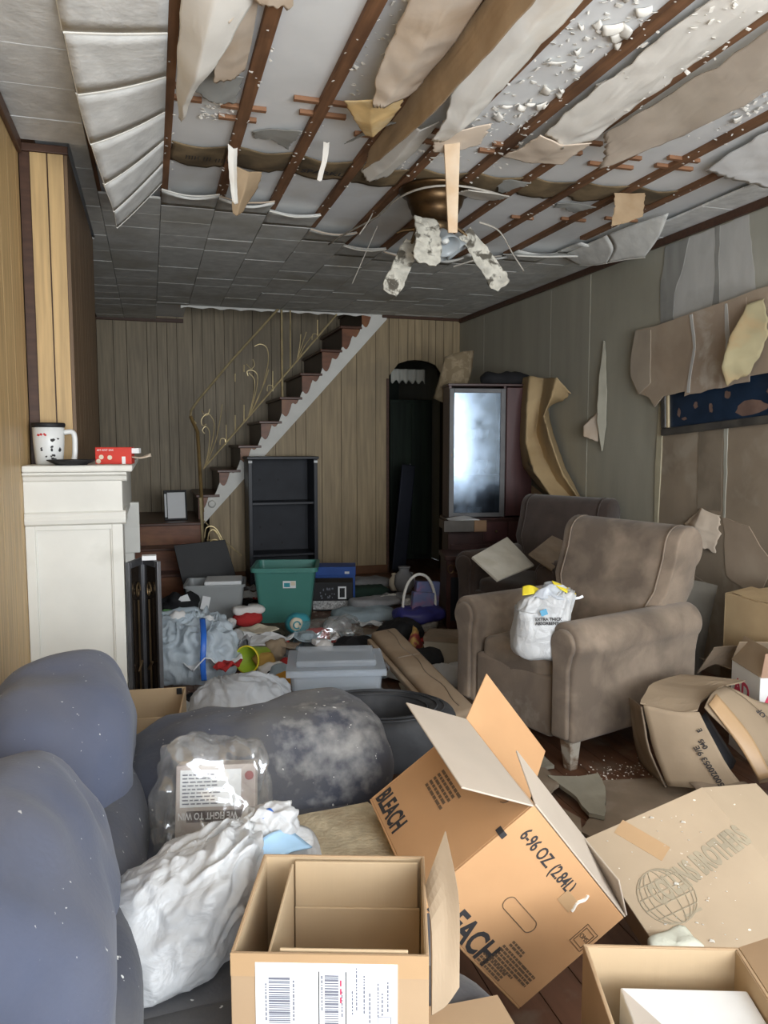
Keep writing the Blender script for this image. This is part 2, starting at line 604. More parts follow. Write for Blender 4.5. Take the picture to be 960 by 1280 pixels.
card_b = M('cardboard_wide', (0.42, 0.325, 0.225), 0.88, 0.05, 5, c2=(0.37, 0.285, 0.195), mix=(0.45, 0.75), s2=1.7, bump=0.03, bs=40, specks=((0.75, 0.7, 0.6), 55, 0.745))
card_d = M('cardboard_damp', (0.23, 0.175, 0.125), 0.92, 0.15, 6, c2=(0.31, 0.255, 0.20), mix=(0.5, 0.7), s2=5, bump=0.15, bs=30)
tape_m = M('packing_tape', (0.44, 0.285, 0.155), 0.35, 0.05)
ink = M('black_ink', (0.035, 0.033, 0.035), 0.7, 0.05)
ink_g = M('faded_grey_ink', (0.33, 0.28, 0.20), 0.85, 0.12, 12)
ink_b = M('brown_ink', (0.14, 0.09, 0.055), 0.8, 0.1)
red_ink = M('red_ink', (0.62, 0.05, 0.05), 0.6)
pink_ink = M('crimson_ink', (0.62, 0.06, 0.12), 0.6)
white_pp = M('white_paper', (0.80, 0.81, 0.82), 0.7, 0.04, 5)
white_box = M('white_box_board', (0.80, 0.80, 0.79), 0.75, 0.04, 8, bump=0.05, bs=30)
grey_bl = M('grey_blue_print', (0.16, 0.165, 0.20), 0.7, 0.05)
bag_w = plastic_film('white_bag_film', (0.68, 0.69, 0.70), 0.93, 0.32, 0.25)
bag_c = clear_film('clear_bag_film')
bag_h = plastic_film('hazy_bag_film', (0.72, 0.76, 0.82), 0.72, 0.28, 0.25)
bag_bl = plastic_film('blue_white_bag_film', (0.74, 0.84, 0.92), 0.78, 0.3, 0.25)
bin_c = plastic_film('clear_bin_plastic', (0.74, 0.80, 0.86), 0.36, 0.18, 0.3, 0.0)
bin_g = plastic_film('frosted_bin_plastic', (0.62, 0.64, 0.64), 0.62, 0.35, 0.3, 0.0)
blue_pl = M('blue_plastic', (0.03, 0.15, 0.62), 0.35)
blue_box = M('blue_card', (0.025, 0.09, 0.36), 0.5, 0.1)
teal_m = M('teal_plastic', (0.07, 0.235, 0.20), 0.4, 0.05, 4)
teal_toy = M('teal_toy', (0.05, 0.30, 0.36), 0.45, 0.15)
lime_m = M('lime_plastic', (0.42, 0.58, 0.05), 0.4, 0.06)
yellow_m = M('yellow_film', (0.85, 0.70, 0.05), 0.4, 0.08)
red_m = M('red_card', (0.60, 0.045, 0.03), 0.45, 0.08)
red_cl = M('red_cloth', (0.42, 0.03, 0.03), 0.9, 0.15, bump=0.2, bs=60)
white_cl = M('white_cloth', (0.74, 0.72, 0.70), 0.9, 0.06, 9, bump=0.15, bs=50)
grey_cl = M('grey_cloth', (0.30, 0.30, 0.31), 0.9, 0.15, 9, bump=0.15, bs=50)
bluegrey_cl = M('pale_blue_cloth', (0.34, 0.42, 0.47), 0.9, 0.15, 7, bump=0.15, bs=50)
cream_m = M('cream_paper', (0.72, 0.64, 0.50), 0.8, 0.08)
purple_m = M('indigo_plastic', (0.045, 0.045, 0.22), 0.4, 0.12)
lilac_m = M('lilac_card', (0.16, 0.19, 0.36), 0.5, 0.2, 6, c2=(0.26, 0.16, 0.27), mix=(0.5, 0.6), s2=12)
wicker_m = M('pale_wicker', (0.42, 0.40, 0.36), 0.8, 0.3, 40, bump=0.5, bs=90)
foil_m = M('printed_foil', (0.55, 0.36, 0.12), 0.3, 0.4, 14, c2=(0.35, 0.06, 0.06), mix=(0.48, 0.55), s2=9)
rubber = M('tyre_rubber', (0.035, 0.037, 0.042), 0.75, 0.2, 8, c2=(0.075, 0.078, 0.085), mix=(0.5, 0.7), s2=4)
mat_bg = M('beige_carpet', (0.45, 0.38, 0.26), 0.95, 0.2, 30, c2=(0.36, 0.29, 0.19), mix=(0.48, 0.6), s2=9, bump=0.4, bs=90)
mold_m = M('mouldy_blade', (0.56, 0.54, 0.47), 0.95, 0.25, 16, c2=(0.11, 0.10, 0.08), mix=(0.52, 0.6), s2=16, bump=0.8, bs=35)
shade_m = plastic_film('frosted_shade_glass', (0.62, 0.66, 0.68), 0.88, 0.2, 0.4, 0.0)
steel_m = M('pewter', (0.16, 0.16, 0.17), 0.4, 0.2, metal=0.7)
screen_blk = M('fire_screen_glass', (0.02, 0.015, 0.012), 0.15)
antique = M('antique_brass', (0.16, 0.11, 0.06), 0.4, 0.3, metal=0.8)
tile_frag = M('tile_fragment', (0.50, 0.47, 0.40), 0.9, 0.1, 8, c2=(0.42, 0.38, 0.30), mix=(0.5, 0.7), s2=5, bump=0.15, bs=45)
tile_frag2 = M('tile_fragment_green', (0.29, 0.27, 0.215), 0.9, 0.12, 8, c2=(0.21, 0.19, 0.15), mix=(0.5, 0.7), s2=5, bump=0.2, bs=45)
pic_m = M('picture_print', (0.015, 0.03, 0.06), 0.3, 0.4, 5)
skin_pt = M('picture_pale_forms', (0.20, 0.13, 0.105), 0.5, 0.2, 12)
frame_m = M('picture_frame_bronze', (0.07, 0.065, 0.06), 0.35, 0.3, 8, c2=(0.13, 0.12, 0.10), mix=(0.5, 0.7))
frame_l = M('frame_cream_edge', (0.52, 0.43, 0.28), 0.7, 0.1)
leath = M('maroon_leather', (0.05, 0.03, 0.028), 0.5, 0.2)
foliage_dk = M('dark_green_panel', (0.022, 0.035, 0.024), 0.6, 0.4, 4, st=(4, 4, 0.3))
navy_m = M('navy_plastic', (0.007, 0.010, 0.022), 0.6, 0.2)
mug_m = M('white_enamel', (0.76, 0.77, 0.76), 0.3, 0.03)
suede_scuffed = M('taupe_suede_scuffed', (0.215, 0.165, 0.125), 0.95, 0.10, 9, c2=(0.15, 0.115, 0.088), mix=(0.42, 0.68), s2=3.5, sheen=0.15, bump=0.12, bs=120)
dust_patch(suede_scuffed, (-0.02, -0.385, 0.17), (0.24, 0.2, 0.075), (0.42, 0.38, 0.32))

# ================================================================ SETTING
XL, XR, YB, YF, ZC = -0.5, 3.1, 7.54, 8.47, 2.66     # left wall, right wall, wall under the stairs, wall behind them, ceiling


def struct(o):
    o['kind'] = 'structure'
    return o


# ---- floor: boards run into the room
floor = struct(box('floor', groove, None, XL, 3.1, -1.3, 9.6, -0.06, -0.012))
x = XL
bi = 0
while x < 3.1 - 0.01:
    bw = 0.115
    box('floorboard', floor_m, floor, x + 0.0015, min(x + bw, 3.1) - 0.0015, -1.3, YF if x > 2.2 else 7.6, -0.012, 0.0)
    x += bw


def planks(wall, mat, axis, a0, a1, z0f, z1f, c0, c1, widths, seed):
    """vertical grooved boards on a wall; z0f/z1f give foot and head height at a point along the wall"""
    r = random.Random(seed)
    a = a0
    while a < a1 - 0.004:
        b = min(a + r.choice(widths), a1)
        if a1 - b < 0.03:
            b = a1
        p, q = a + 0.0025, b - 0.0025
        mb = MB()
        z = [z0f(p), z0f(q), z1f(q), z1f(p)]
        if axis == 'x':
            mb.hexa([(p, c0, z[0]), (q, c0, z[1]), (q, c1, z[1]), (p, c1, z[0])], [(p, c0, z[3]), (q, c0, z[2]), (q, c1, z[2]), (p, c1, z[3])])
        else:
            mb.hexa([(c0, p, z[0]), (c0, q, z[1]), (c1, q, z[1]), (c1, p, z[0])], [(c0, p, z[3]), (c0, q, z[2]), (c1, q, z[2]), (c1, p, z[3])])
        if max(z[2] - z[1], z[3] - z[0]) > 0.02:
            mb.build('plank', mat, wall)
        a = b


# ---- left wall with yellow wood paneling
wl = struct(box('wall_left', groove, None, XL - 0.12, XL - 0.012, -1.3, 8.6, 0, 2.72))
planks(wl, wood_y, 'y', -1.25, 3.64, lambda a: 0, lambda a: 2.60, XL - 0.014, XL, [0.1, 0.15, 0.2, 0.2], 3)
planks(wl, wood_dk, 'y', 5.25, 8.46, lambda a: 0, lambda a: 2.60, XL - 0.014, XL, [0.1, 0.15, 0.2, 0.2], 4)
tr = struct(box('trim_1', trim_br, None, XL, XL + 0.018, -1.2, 3.62, 2.545, 2.60, bevel=0.004))

# ---- chimney breast boxed in with paneling
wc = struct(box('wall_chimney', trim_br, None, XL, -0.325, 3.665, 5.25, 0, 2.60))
for a, b in ((-0.458, -0.392), (-0.388, -0.325)):
    box('plank', wood_y, wc, a + 0.001, b - 0.001, 3.652, 3.666, 0, 2.565)
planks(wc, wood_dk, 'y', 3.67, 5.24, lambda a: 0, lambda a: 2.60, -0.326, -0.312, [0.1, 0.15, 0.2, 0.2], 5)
struct(box('trim_2', trim_br, None, XL + 0.001, -0.306, 3.645, 3.664, 2.567, 2.60, bevel=0.003))

# ---- wall behind the stairs
wf = struct(box('wall_stairs', groove, None, XL - 0.12, 2.45, YF + 0.012, YF + 0.12, 0, 3.9))
planks(wf, wood_stair, 'x', XL, 2.44, lambda a: 0, lambda a: 3.9, YF, YF + 0.014, [0.1, 0.13, 0.16, 0.2], 7)
struct(box('trim_3', trim_br, None, XL, 0.36, YF - 0.03, YF - 0.001, 2.585, 2.625, bevel=0.004))

# ---- wall under the stairs, with the arched doorway to the kitchen
DX0, DX1, DZ = 2.33, 2.92, 1.98


def arch(a):
    t = (a - DX0) / (DX1 - DX0)
    if t <= 0 or t >= 1:
        return 0.0
    return DZ + 0.20 * math.sqrt(max(0, 1 - (2 * t - 1) ** 2)) ** 0.8


SK0, SKS = 0.50, 1.095


def under(a):
    return min(2.62, 0.60 + (a - SK0) * SKS)


wb = struct(bpy.data.objects.new('wall_back', None))
col.objects.link(wb)
mb = MB()
mb.prism([(0.52, 0), (DX0, 0), (DX0, 2.62), (2.29, 2.62), (0.52, 0.60)], YB + 0.012, YB + 0.10)
mb.prism([(DX1, 0), (XR, 0), (XR, 2.66), (DX1, 2.66)], YB + 0.012, YB + 0.10)
top = [(DX0 + (DX1 - DX0) * i / 16, arch(DX0 + (DX1 - DX0) * i / 16) or DZ) for i in range(17)]
mb.prism([(DX0, 2.66)] + top + [(DX1, 2.66)], YB + 0.012, YB + 0.10)
mb.build('wall_core', groove, wb)
planks(wb, wood_back, 'x', 0.52, DX0, lambda a: 0, under, YB, YB + 0.014, [0.1, 0.13, 0.16, 0.2], 12)
planks(wb, wood_back, 'x', DX0, DX1, lambda a: max(arch(a), DZ), lambda a: 2.62, YB, YB + 0.014, [0.075, 0.1], 13)
planks(wb, wood_back, 'x', DX1, XR, lambda a: 0, lambda a: 2.62, YB, YB + 0.014, [0.1, 0.13], 14)
struct(box('trim_4', trim_br, None, 2.25, XR, YB - 0.025, YB - 0.001, 2.585, 2.63, bevel=0.004))
struct(box('baseboard_back', M('baseboard_brown', (0.16, 0.07, 0.03), 0.5, 0.2), None, 0.6, DX0 - 0.02, YB - 0.016, YB - 0.001, 0, 0.085, bevel=0.004))
struct(box('trim_5', trim_br, None, DX0 - 0.03, DX0 - 0.002, YB - 0.012, YB + 0.11, 0, 1.985, bevel=0.003))

# ---- kitchen beyond the doorway, unlit
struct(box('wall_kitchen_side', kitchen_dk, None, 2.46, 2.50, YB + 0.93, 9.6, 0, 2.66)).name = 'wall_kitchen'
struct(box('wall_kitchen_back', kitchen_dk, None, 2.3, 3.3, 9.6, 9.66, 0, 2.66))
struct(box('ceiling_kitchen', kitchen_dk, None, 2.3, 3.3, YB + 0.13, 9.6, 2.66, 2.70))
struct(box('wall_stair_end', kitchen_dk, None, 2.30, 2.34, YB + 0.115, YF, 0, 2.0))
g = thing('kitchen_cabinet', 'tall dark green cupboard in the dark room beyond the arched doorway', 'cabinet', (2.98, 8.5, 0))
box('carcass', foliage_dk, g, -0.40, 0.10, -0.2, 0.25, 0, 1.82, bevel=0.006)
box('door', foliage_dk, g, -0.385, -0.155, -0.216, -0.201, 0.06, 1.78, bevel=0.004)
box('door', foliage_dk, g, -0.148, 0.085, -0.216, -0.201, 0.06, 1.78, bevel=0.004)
MB().tube([(-0.175, -0.235, 0.95), (-0.175, -0.235, 1.10)], 0.006).build('handle', steel_m, g)
v = MB()
v.grid(lambda u, q: (2.37 + 0.37 * u, YB + 0.06 + 0.012 * math.sin(u * 26), 2.09 - (0.13 + 0.018 * math.sin(u * 33)) * q), 40, 6)
tag(v.build('valance', M('valance_grey', (0.42, 0.42, 0.38), 0.9, 0.1), None, smooth=True, solid=0.003), 'short grey valance hanging in the top of the arched doorway', 'curtain')

# ---- right wall: papered boards, with layers peeled away
wr = struct(box('wall_right', wallpaper, None, XR, XR + 0.12, -1.3, 9.6, 0, 2.72))
for a, b, t in ((5.05, 5.6245, .004), (5.6255, 6.2845, .005), (6.2855, 6.9245, .004), (6.9255, 7.53, .005)):
    box('wall_board', wall_sheet, wr, XR - t, XR, a, b, 0, 2.56, bevel=0.0012, seg=1)
struct(box('trim_6', trim_br, None, XR - 0.026, XR - 0.001, -1.2, 7.5, 2.565, 2.61, bevel=0.004))


def wall_poly(name, mat, pts, t0, t1, seed=0, rag=0.012, n=5):
    """a torn layer lying on the right wall: pts are (Y, Z)"""
    out = []
    for i, (a, b) in enumerate(pts):
        c, d = pts[(i + 1) % len(pts)]
        L = math.hypot(c - a, d - b)
        k = max(1, int(L / 0.05))
        for j in range(k):
            f = j / k
            q = Vector((a + (c - a) * f, b + (d - b) * f, seed))
            nn = nvec(q * 11)
            out.append((q.x + nn.x * rag, q.y + nn.y * rag))
    mb = MB()
    mb.prism(out, XR - t1, XR - t0, axis='x')
    return mb.build(name, mat, wr)


wall_poly('plaster_patch', plaster_w, [(4.00, 2.56), (4.08, 2.35), (4.10, 2.12), (4.08, 1.98), (3.42, 2.10), (3.50, 2.56)], 0, 0.004, 1)
wall_poly('plaster_patch', plaster_g, [(4.20, 2.56), (4.24, 2.30), (4.22, 2.05), (4.11, 1.99), (4.10, 2.25), (4.02, 2.40), (3.98, 2.56)], 0, 0.006, 2)
wall_poly('plaster_patch', plaster_g, [(3.76, 2.56), (3.745, 2.3), (3.76, 2.1), (3.70, 2.1), (3.715, 2.35), (3.72, 2.56)], 0.003, 0.0055, 3)
wall_poly('plaster_patch', plaster_green, [(3.56, 2.56), (3.50, 2.06), (2.2, 2.28), (2.2, 2.56)], 0, 0.0034, 4, rag=0.006)
wall_poly('brown_layer', brown_wall, [(4.16, 1.70), (4.19, 0.62), (4.15, 0.0), (2.0, 0.0), (2.0, 1.8)], 0, 0.003, 5, rag=0.006)
wall_poly('brown_layer', M('brown_layer_dark', (0.215, 0.175, 0.13), 0.9, 0.12, c2=(0.27, 0.225, 0.17), s2=6), [(3.83, 1.44), (3.82, 0.95), (3.62, 0.95), (3.63, 1.44)], 0.002, 0.006, 6, rag=0.008)
wall_poly('brown_layer', plaster_green, [(3.62, 1.44), (3.60, 0.90), (3.585, 0.90), (3.59, 1.44)], 0.002, 0.007, 7, rag=0.01)
wall_poly('wallpaper_edge', M('pale_paper_edge', (0.46, 0.42, 0.30), 0.9), [(4.205, 1.62), (4.225, 1.2), (4.21, 0.62), (4.185, 0.62), (4.17, 1.2), (4.16, 1.62)], 0.001, 0.010, 8, rag=0.004)

# tan backing sheet that has slid down over the picture
SH = [(4.42, 2.07), (4.47, 1.90), (4.47, 1.78), (4.38, 1.66), (4.26, 1.63), (4.20, 1.57), (4.12, 1.63), (3.2, 1.71), (2.2, 1.80), (2.2, 2.36), (3.3, 2.145), (4.2, 2.075)]
o = wall_poly('tan_sheet', tan_sheet, SH, 0.040, 0.046, 9, rag=0.006)
wall_poly('tan_sheet', M('tan_sheet_pale', (0.42, 0.355, 0.28), 0.9, 0.1), [(4.42, 2.065), (4.465, 1.90), (4.465, 1.78), (4.36, 1.66), (4.25, 1.72), (4.26, 2.06)], 0.045, 0.050, 10, rag=0.008)
wall_poly('tan_sheet', tan_sheet2, [(3.90, 2.10), (3.86, 1.9), (3.92, 1.62), (3.40, 1.67), (3.44, 2.12)], 0.045, 0.048, 11, rag=0.014)
wall_poly('torn_paper_edge', plaster_w, [(3.895, 2.09), (3.85, 1.9), (3.90, 1.64), (3.875, 1.64), (3.83, 1.9), (3.87, 2.09)], 0.046, 0.051, 12, rag=0.012)
wall_poly('torn_paper_edge', plaster_w, [(3.60, 2.11), (3.585, 1.9), (3.57, 1.69), (3.535, 1.69), (3.545, 1.9), (3.58, 2.11)], 0.046, 0.051, 13, rag=0.012)
# curled tongues of paper standing off the wall
loft('curled_paper', M('curled_paper_ochre', (0.40, 0.35, 0.21), 0.9, 0.12, c2=(0.45, 0.33, 0.18), s2=7), wr,
     [[(3.05, 3.42, 2.04), (3.00, 3.38, 2.06), (3.04, 3.30, 2.08)], [(3.02, 3.47, 1.88), (2.93, 3.42, 1.88), (3.03, 3.25, 1.92)],
      [(3.01, 3.50, 1.75), (2.91, 3.44, 1.74), (3.02, 3.28, 1.80)], [(3.03, 3.50, 1.66), (2.96, 3.46, 1.64), (3.02, 3.36, 1.70)]], thick=0.004, amp=0.01, ragged=0.05)
loft('curled_paper', paper_tan, wr, [[(3.09, 4.92, 1.56), (3.085, 4.87, 1.57), (3.08, 4.83, 1.58)], [(3.07, 5.03, 1.48), (3.02, 4.98, 1.46), (3.08, 4.86, 1.47)],
     [(3.06, 5.04, 1.40), (3.02, 4.97, 1.38), (3.08, 4.88, 1.34)]], thick=0.003, ragged=0.05)
loft('curled_paper', M('peel_grey', (0.45, 0.43, 0.35), 0.85), wr, [[(3.095, 4.86, 2.05), (3.085, 4.845, 2.06), (3.09, 4.83, 2.05)], [(3.095, 4.87, 1.75), (3.06, 4.86, 1.75), (3.09, 4.80, 1.75)],
     [(3.095, 4.86, 1.5), (3.05, 4.85, 1.5), (3.09, 4.79, 1.5)], [(3.095, 4.84, 1.28), (3.085, 4.83, 1.27), (3.09, 4.825, 1.28)]], thick=0.003)
loft('curled_paper', paper_tan, wr, [[(3.09, 3.80, 0.95), (3.07, 3.74, 0.96), (3.09, 3.62, 0.93)], [(3.08, 3.90, 0.86), (3.03, 3.76, 0.86), (3.08, 3.62, 0.82)],
     [(3.085, 3.84, 0.72), (3.05, 3.75, 0.72), (3.085, 3.64, 0.70)]], thick=0.004, amp=0.012, ragged=0.1)
for k, pts in enumerate(([(3.60, 0.93), (3.56, 0.60), (3.30, 0.50), (3.22, 0.72), (3.40, 0.88)], [(3.98, 0.60), (3.94, 0.2), (3.66, 0.2), (3.70, 0.52)], [(3.52, 0.45), (3.48, .1), (3.10, .1), (3.15, .42)])):
    wall_poly('torn_layer', (tan_sheet, brown_wall, brown_wall)[k], pts, 0.003, 0.008, 20 + k, rag=0.02)

# ---- front wall behind the camera: big window and open front door
wfr = MB()
for a in ((XL, -0.43, 0, 2.7), (0.33, 0.40, 0, 2.7), (2.70, XR, 0, 2.7), (-0.43, 0.33, 2.1, 2.7), (0.40, 2.70, 0, 0.5), (0.40, 2.70, 2.4, 2.7)):
    wfr.box(a[0], a[1], -1.36, -1.24, a[2], a[3])
struct(wfr.build('wall_front', white_paint, None))
wn = struct(bpy.data.objects.new('window_1', None))
col.objects.link(wn)
fr = MB()
for a in (0.40, 1.13, 1.87, 2.65):
    fr.box(a, a + 0.05, -1.24, -1.20, 0.5, 2.4)
for z in (0.5, 1.43, 2.35):
    fr.box(0.40, 2.70, -1.24, -1.205, z, z + 0.05)
fr.build('window_frame', white_tr, wn)

# ================================================================ CEILING
mb = MB()
mb.box(XL, XR, -1.3, YB, ZC - 0.012, ZC + 0.05)
mb.box(XL, 0.36, YB, YF, ZC - 0.012, ZC + 0.05)
mb.box(2.34, XR, YB, YB + 0.12, ZC - 0.012, ZC + 0.05)
ceil = struct(mb.build('ceiling', ceil_board, None))
st = MB()
st.box(0.30, 0.36, YB, YF, ZC + 0.05, 3.9)
st.box(0.30, 2.45, YB - 0.06, YB, ZC + 0.05, 3.9)
st.box(2.40, 2.45, YB, YF, ZC + 0.05, 3.9)
st.box(0.30, 2.45, YB - 0.06, YF + 0.1, 3.9, 3.95)
struct(st.build('wall_stairwell', wood_stair, None))
# scalloped white edging at the mouth of the stairwell
sx = [(0.30 + 1.95 * i / 60, 2.585 + 0.014 * abs(math.sin(i * 0.55)) + 0.006 * noise.noise(Vector((i * .4, 0, 0)))) for i in range(61)]
struct(MB().prism([(0.30, 2.66)] + sx + [(2.25, 2.66)], YB - 0.012, YB).build('trim_7', white_tr, None))

SX = [0.10 + 0.285 * k for k in range(10)]
ENDY = [4.13, 4.15, 4.30, 4.42, 4.92, 5.0, 5.0, 4.95, 4.72, 4.2]
for k, sxx in enumerate(SX):
    w_ = 0.024 if k else 0.018
    box('furring_strip', strip_w, ceil, sxx - w_, sxx + w_, -1.2, ENDY[k] + 0.25, ZC - 0.034, ZC - 0.012, bevel=0.002)
for xx in (-0.235, -0.47):
    box('furring_strip', strip_w, ceil, xx - 0.024, xx + 0.024, -1.2, 4.6, ZC - 0.034, ZC - 0.012, bevel=0.002)

# tiles still in place: one mesh per tile
TZ = ZC - 0.036
colsX = [-0.49, -0.225, 0.085, 0.37, 0.655, 0.94, 1.225, 1.51, 1.795, 2.08, 2.365, 2.65, 2.88, 3.095]
startY = [1.6, 4.30, 4.12, 4.15, 4.33, 4.62, 4.95, 5.02, 5.0, 4.92, 4.75, 4.45, 0.6]
for ci in range(len(colsX) - 1):
    x0, x1 = colsX[ci], colsX[ci + 1]
    y = startY[ci]
    first = True
    lim = YF - 0.03 if x1 < 0.36 else YB - 0.03
    while y < lim - 0.02:
        y1 = min(y + 0.30, lim)
        if ci == 0 and y < 3.64:
            y1 = min(y1, 3.642)
        elif ci == 0 and y < 5.26:
            y1 = min(y1, 5.262)
        dz = rng.uniform(-0.003, 0.001)
        near = y < 4.2
        if ci == 0 and 3.64 < y < 5.25:
            MB().box(-0.30, x1 - 0.0015, y + 0.003, y1 - 0.003, TZ - 0.012 + dz, TZ + dz).build('ceiling_tile', tile_far, ceil, bevel=0.0015, seg=1)
            y = y1
            continue
        if first and ci > 1 and ci < 12:
            # first tile at the torn edge sags towards the room
            sag = rng.uniform(0.010, 0.035)

            def fn(u, v, x0=x0, x1=x1, y=y, y1=y1, sag=sag):
                return (x0 + 0.0015 + (x1 - x0 - 0.003) * u, y + (y1 - y - 0.003) * v, TZ - 0.006 - sag * (1 - v) ** 2 * (0.6 + 1.1 * math.sin(math.pi * u)))
            MB().grid(fn, 9, 6).build('ceiling_tile', tile_far, ceil, smooth=True, solid=0.012)
        else:
            MB().box(x0 + 0.0015, x1 - 0.0015, y + 0.001, y1 - 0.002, TZ - 0.012 + dz, TZ + dz).build('ceiling_tile', tile_m if near else tile_far, ceil, bevel=0.0015, seg=1)
        first = False
        y = y1
# pale broken lip along the torn edge of the tile field
for ci in range(2, 8):
    x0, x1 = colsX[ci], colsX[ci + 1]
    y = startY[ci]
    pts = [(x0 + (x1 - x0) * i / 8, y - 0.006 + 0.01 * noise.noise(Vector((x0 + i, 3, 0))), TZ - 0.022 - 0.020 * math.sin(math.pi * i / 8)) for i in range(9)]
    MB().tube(pts, 0.0040, 6).build('broken_tile_edge', paper_tan if ci % 2 else tile_edge, ceil)

# the row of tiles twisting down along the left strip
ys = [1.60, 1.98, 2.30, 2.60, 2.90, 3.20, 3.50, 3.78, 4.06]


def phi(y):
    t = max(0, min(1, (y - 2.35) / 1.35))
    return R(44) * t ** 1.1


for i in range(len(ys) - 1):
    y0, y1 = ys[i] + 0.0008, ys[i + 1] - 0.0008
    off = 0.012 * (i % 2)

    def fn(u, v, y0=y0, y1=y1, off=off):
        y = y0 + (y1 - y0) * v
        a = phi(y)
        d = 0.305 * u
        bow = 0.020 * math.sin(math.pi * u) * (a / R(40))
        return (0.083 - d * math.cos(a) + bow * math.sin(a) * -1 + off * u * 0.3, y + 0.06 * u * (a / R(40)), TZ - 0.006 - d * math.sin(a) - bow)
    t = MB().grid(fn, 10, 6).build('hanging_tile', tile_m, ceil, smooth=True, solid=0.012)
    e1 = [Vector(fn(u / 9, 1.0)) + Vector((0, 0.001, -0.005)) for u in range(10)]
    MB().tube(e1, 0.0050, 6).build('tile_edge', tile_edge, t)
    e2 = [Vector(fn(1.0, u / 5)) for u in range(6)]
    MB().tube(e2, 0.0045, 5).build('tile_edge', tile_edge, t)

# brown backing paper showing in a band across the room
BY = [3.62, 3.60, 3.63, 3.66, 3.62, 3.60, 3.58, 3.56, 3.55]
for k in range(9):
    x0, x1 = SX[k] + 0.02, SX[k + 1] - 0.02
    z = ZC - 0.020
    yy = BY[k]
    o = loft('backing_paper', brown_paper, ceil, [[(x0, yy - .06, z), ((x0 + x1) / 2, yy - .03, z - .006), (x1, yy - .06, z)],
        [(x0, yy + .08, z), ((x0 + x1) / 2, yy + .09, z - .014), (x1, yy + .08, z)], [(x0, yy + .2, z), ((x0 + x1) / 2, yy + .24, z - .004), (x1, yy + .22, z)]], 10, 10, 0.003, amp=0.006, ragged=0.25, seed=k * 3.1)
    if k == 2:
        text('SPARKL', 0.062, ink, o, frame((x0 + 0.02, yy + 0.10, z - 0.018), (1, 0.03, 0), (0, -1, 0)), weight=0.0006)
    if k == 0:
        text('||||| ||| |||||', 0.05, ink, o, frame((x0 + 0.06, yy + 0.08, z - 0.018), (1, 0.03, 0), (0, -1, 0)))
# lath stubs crossing the strips
for k, sxx in enumerate(SX):
    for j in range(2):
        yy = (3.00, 3.12, 2.98, 3.15, 3.12, 3.16, 3.06, 3.14, 3.10, 3.0)[k] + j * 0.11 + rng.uniform(-.02, .02)
        a, b = rng.uniform(.05, .12), rng.uniform(.05, .13)
        box('lath', lath_w, ceil, sxx - a, sxx + b, yy, yy + 0.022, ZC - 0.030, ZC - 0.014)
        if k > 6 and j == 0:
            box('lath', lath_w, ceil, sxx - b * .9, sxx + a, yy + 1.0, yy + 1.02, ZC - 0.030, ZC - 0.014)

# hanging paper and board skins: each a sheet of its own
PF = 'paper_flap'
# white curl beside the first strip
loft(PF, paper_white, ceil, [[(0.12, 1.9, 2.64), (0.22, 1.9, 2.63), (0.36, 1.95, 2.64)], [(0.115, 2.30, 2.60), (0.20, 2.32, 2.56), (0.31, 2.36, 2.60)],
     [(0.115, 2.65, 2.585), (0.17, 2.66, 2.52), (0.235, 2.62, 2.55)], [(0.12, 2.92, 2.575), (0.145, 2.93, 2.535), (0.175, 2.86, 2.555)],
     [(0.135, 3.12, 2.56), (0.142, 3.11, 2.545), (0.15, 3.08, 2.55)]], 16, 22, 0.003, amp=0.006)
loft(PF, paper_tan, ceil, [[(0.33, 2.30, 2.63), (0.29, 2.34, 2.60), (0.25, 2.40, 2.57)], [(0.345, 2.62, 2.63), (0.30, 2.64, 2.60), (0.235, 2.66, 2.58)],
     [(0.345, 2.84, 2.635), (0.30, 2.86, 2.60), (0.24, 2.84, 2.58)]], 10, 14, 0.003, ragged=0.1)
loft(PF, paper_tan, ceil, [[(0.28, 1.95, 2.61), (0.36, 2.0, 2.60), (0.42, 2.05, 2.61)], [(0.27, 2.30, 2.60), (0.35, 2.34, 2.58), (0.42, 2.36, 2.60)]], 10, 8, 0.004, ragged=0.2)
loft(PF, plaster_g, ceil, [[(0.24, 2.85, 2.635), (0.3, 2.87, 2.63), (0.35, 2.88, 2.635)], [(0.18, 3.02, 2.62), (0.26, 3.06, 2.60), (0.34, 3.10, 2.63)]], 8, 8, 0.003, ragged=0.2)
# white strip dangling by the second strip
loft(PF, paper_white, ceil, [[(0.345, 3.42, 2.60), (0.37, 3.44, 2.59), (0.385, 3.45, 2.60)], [(0.355, 3.5, 2.49), (0.375, 3.5, 2.48), (0.39, 3.52, 2.49)],
     [(0.375, 3.55, 2.40), (0.385, 3.55, 2.39), (0.397, 3.56, 2.40)]], 6, 14, 0.003, amp=0.006)
loft(PF, paper_brown, ceil, [[(0.40, 3.72, 2.62), (0.47, 3.74, 2.60), (0.54, 3.78, 2.62)], [(0.40, 3.80, 2.53), (0.45, 3.78, 2.52), (0.52, 3.86, 2.56)],
     [(0.405, 3.85, 2.43), (0.42, 3.85, 2.42), (0.45, 3.87, 2.45)]], 8, 10, 0.004, ragged=0.06)
# small torn grey skins
for (a, b, c, d, e2, f2) in ((0.44, 3.36, 0.62, 3.20, 0.60, 3.45), (1.66, 3.62, 1.80, 3.5, 1.74, 3.74), (2.15, 3.86, 2.32, 3.74, 2.26, 3.92), (0.90, 3.2, 0.96, 3.0, 0.80, 3.35)):
    loft(PF, plaster_g, ceil, [[(a, b, 2.64), ((a + c) / 2, (b + d) / 2, 2.63), (c, d, 2.60)], [(a + .02, b + .08, 2.64), ((a + e2) / 2, (b + f2) / 2, 2.625), (e2, f2, 2.61)]], 10, 8, 0.003, ragged=0.25, seed=a)
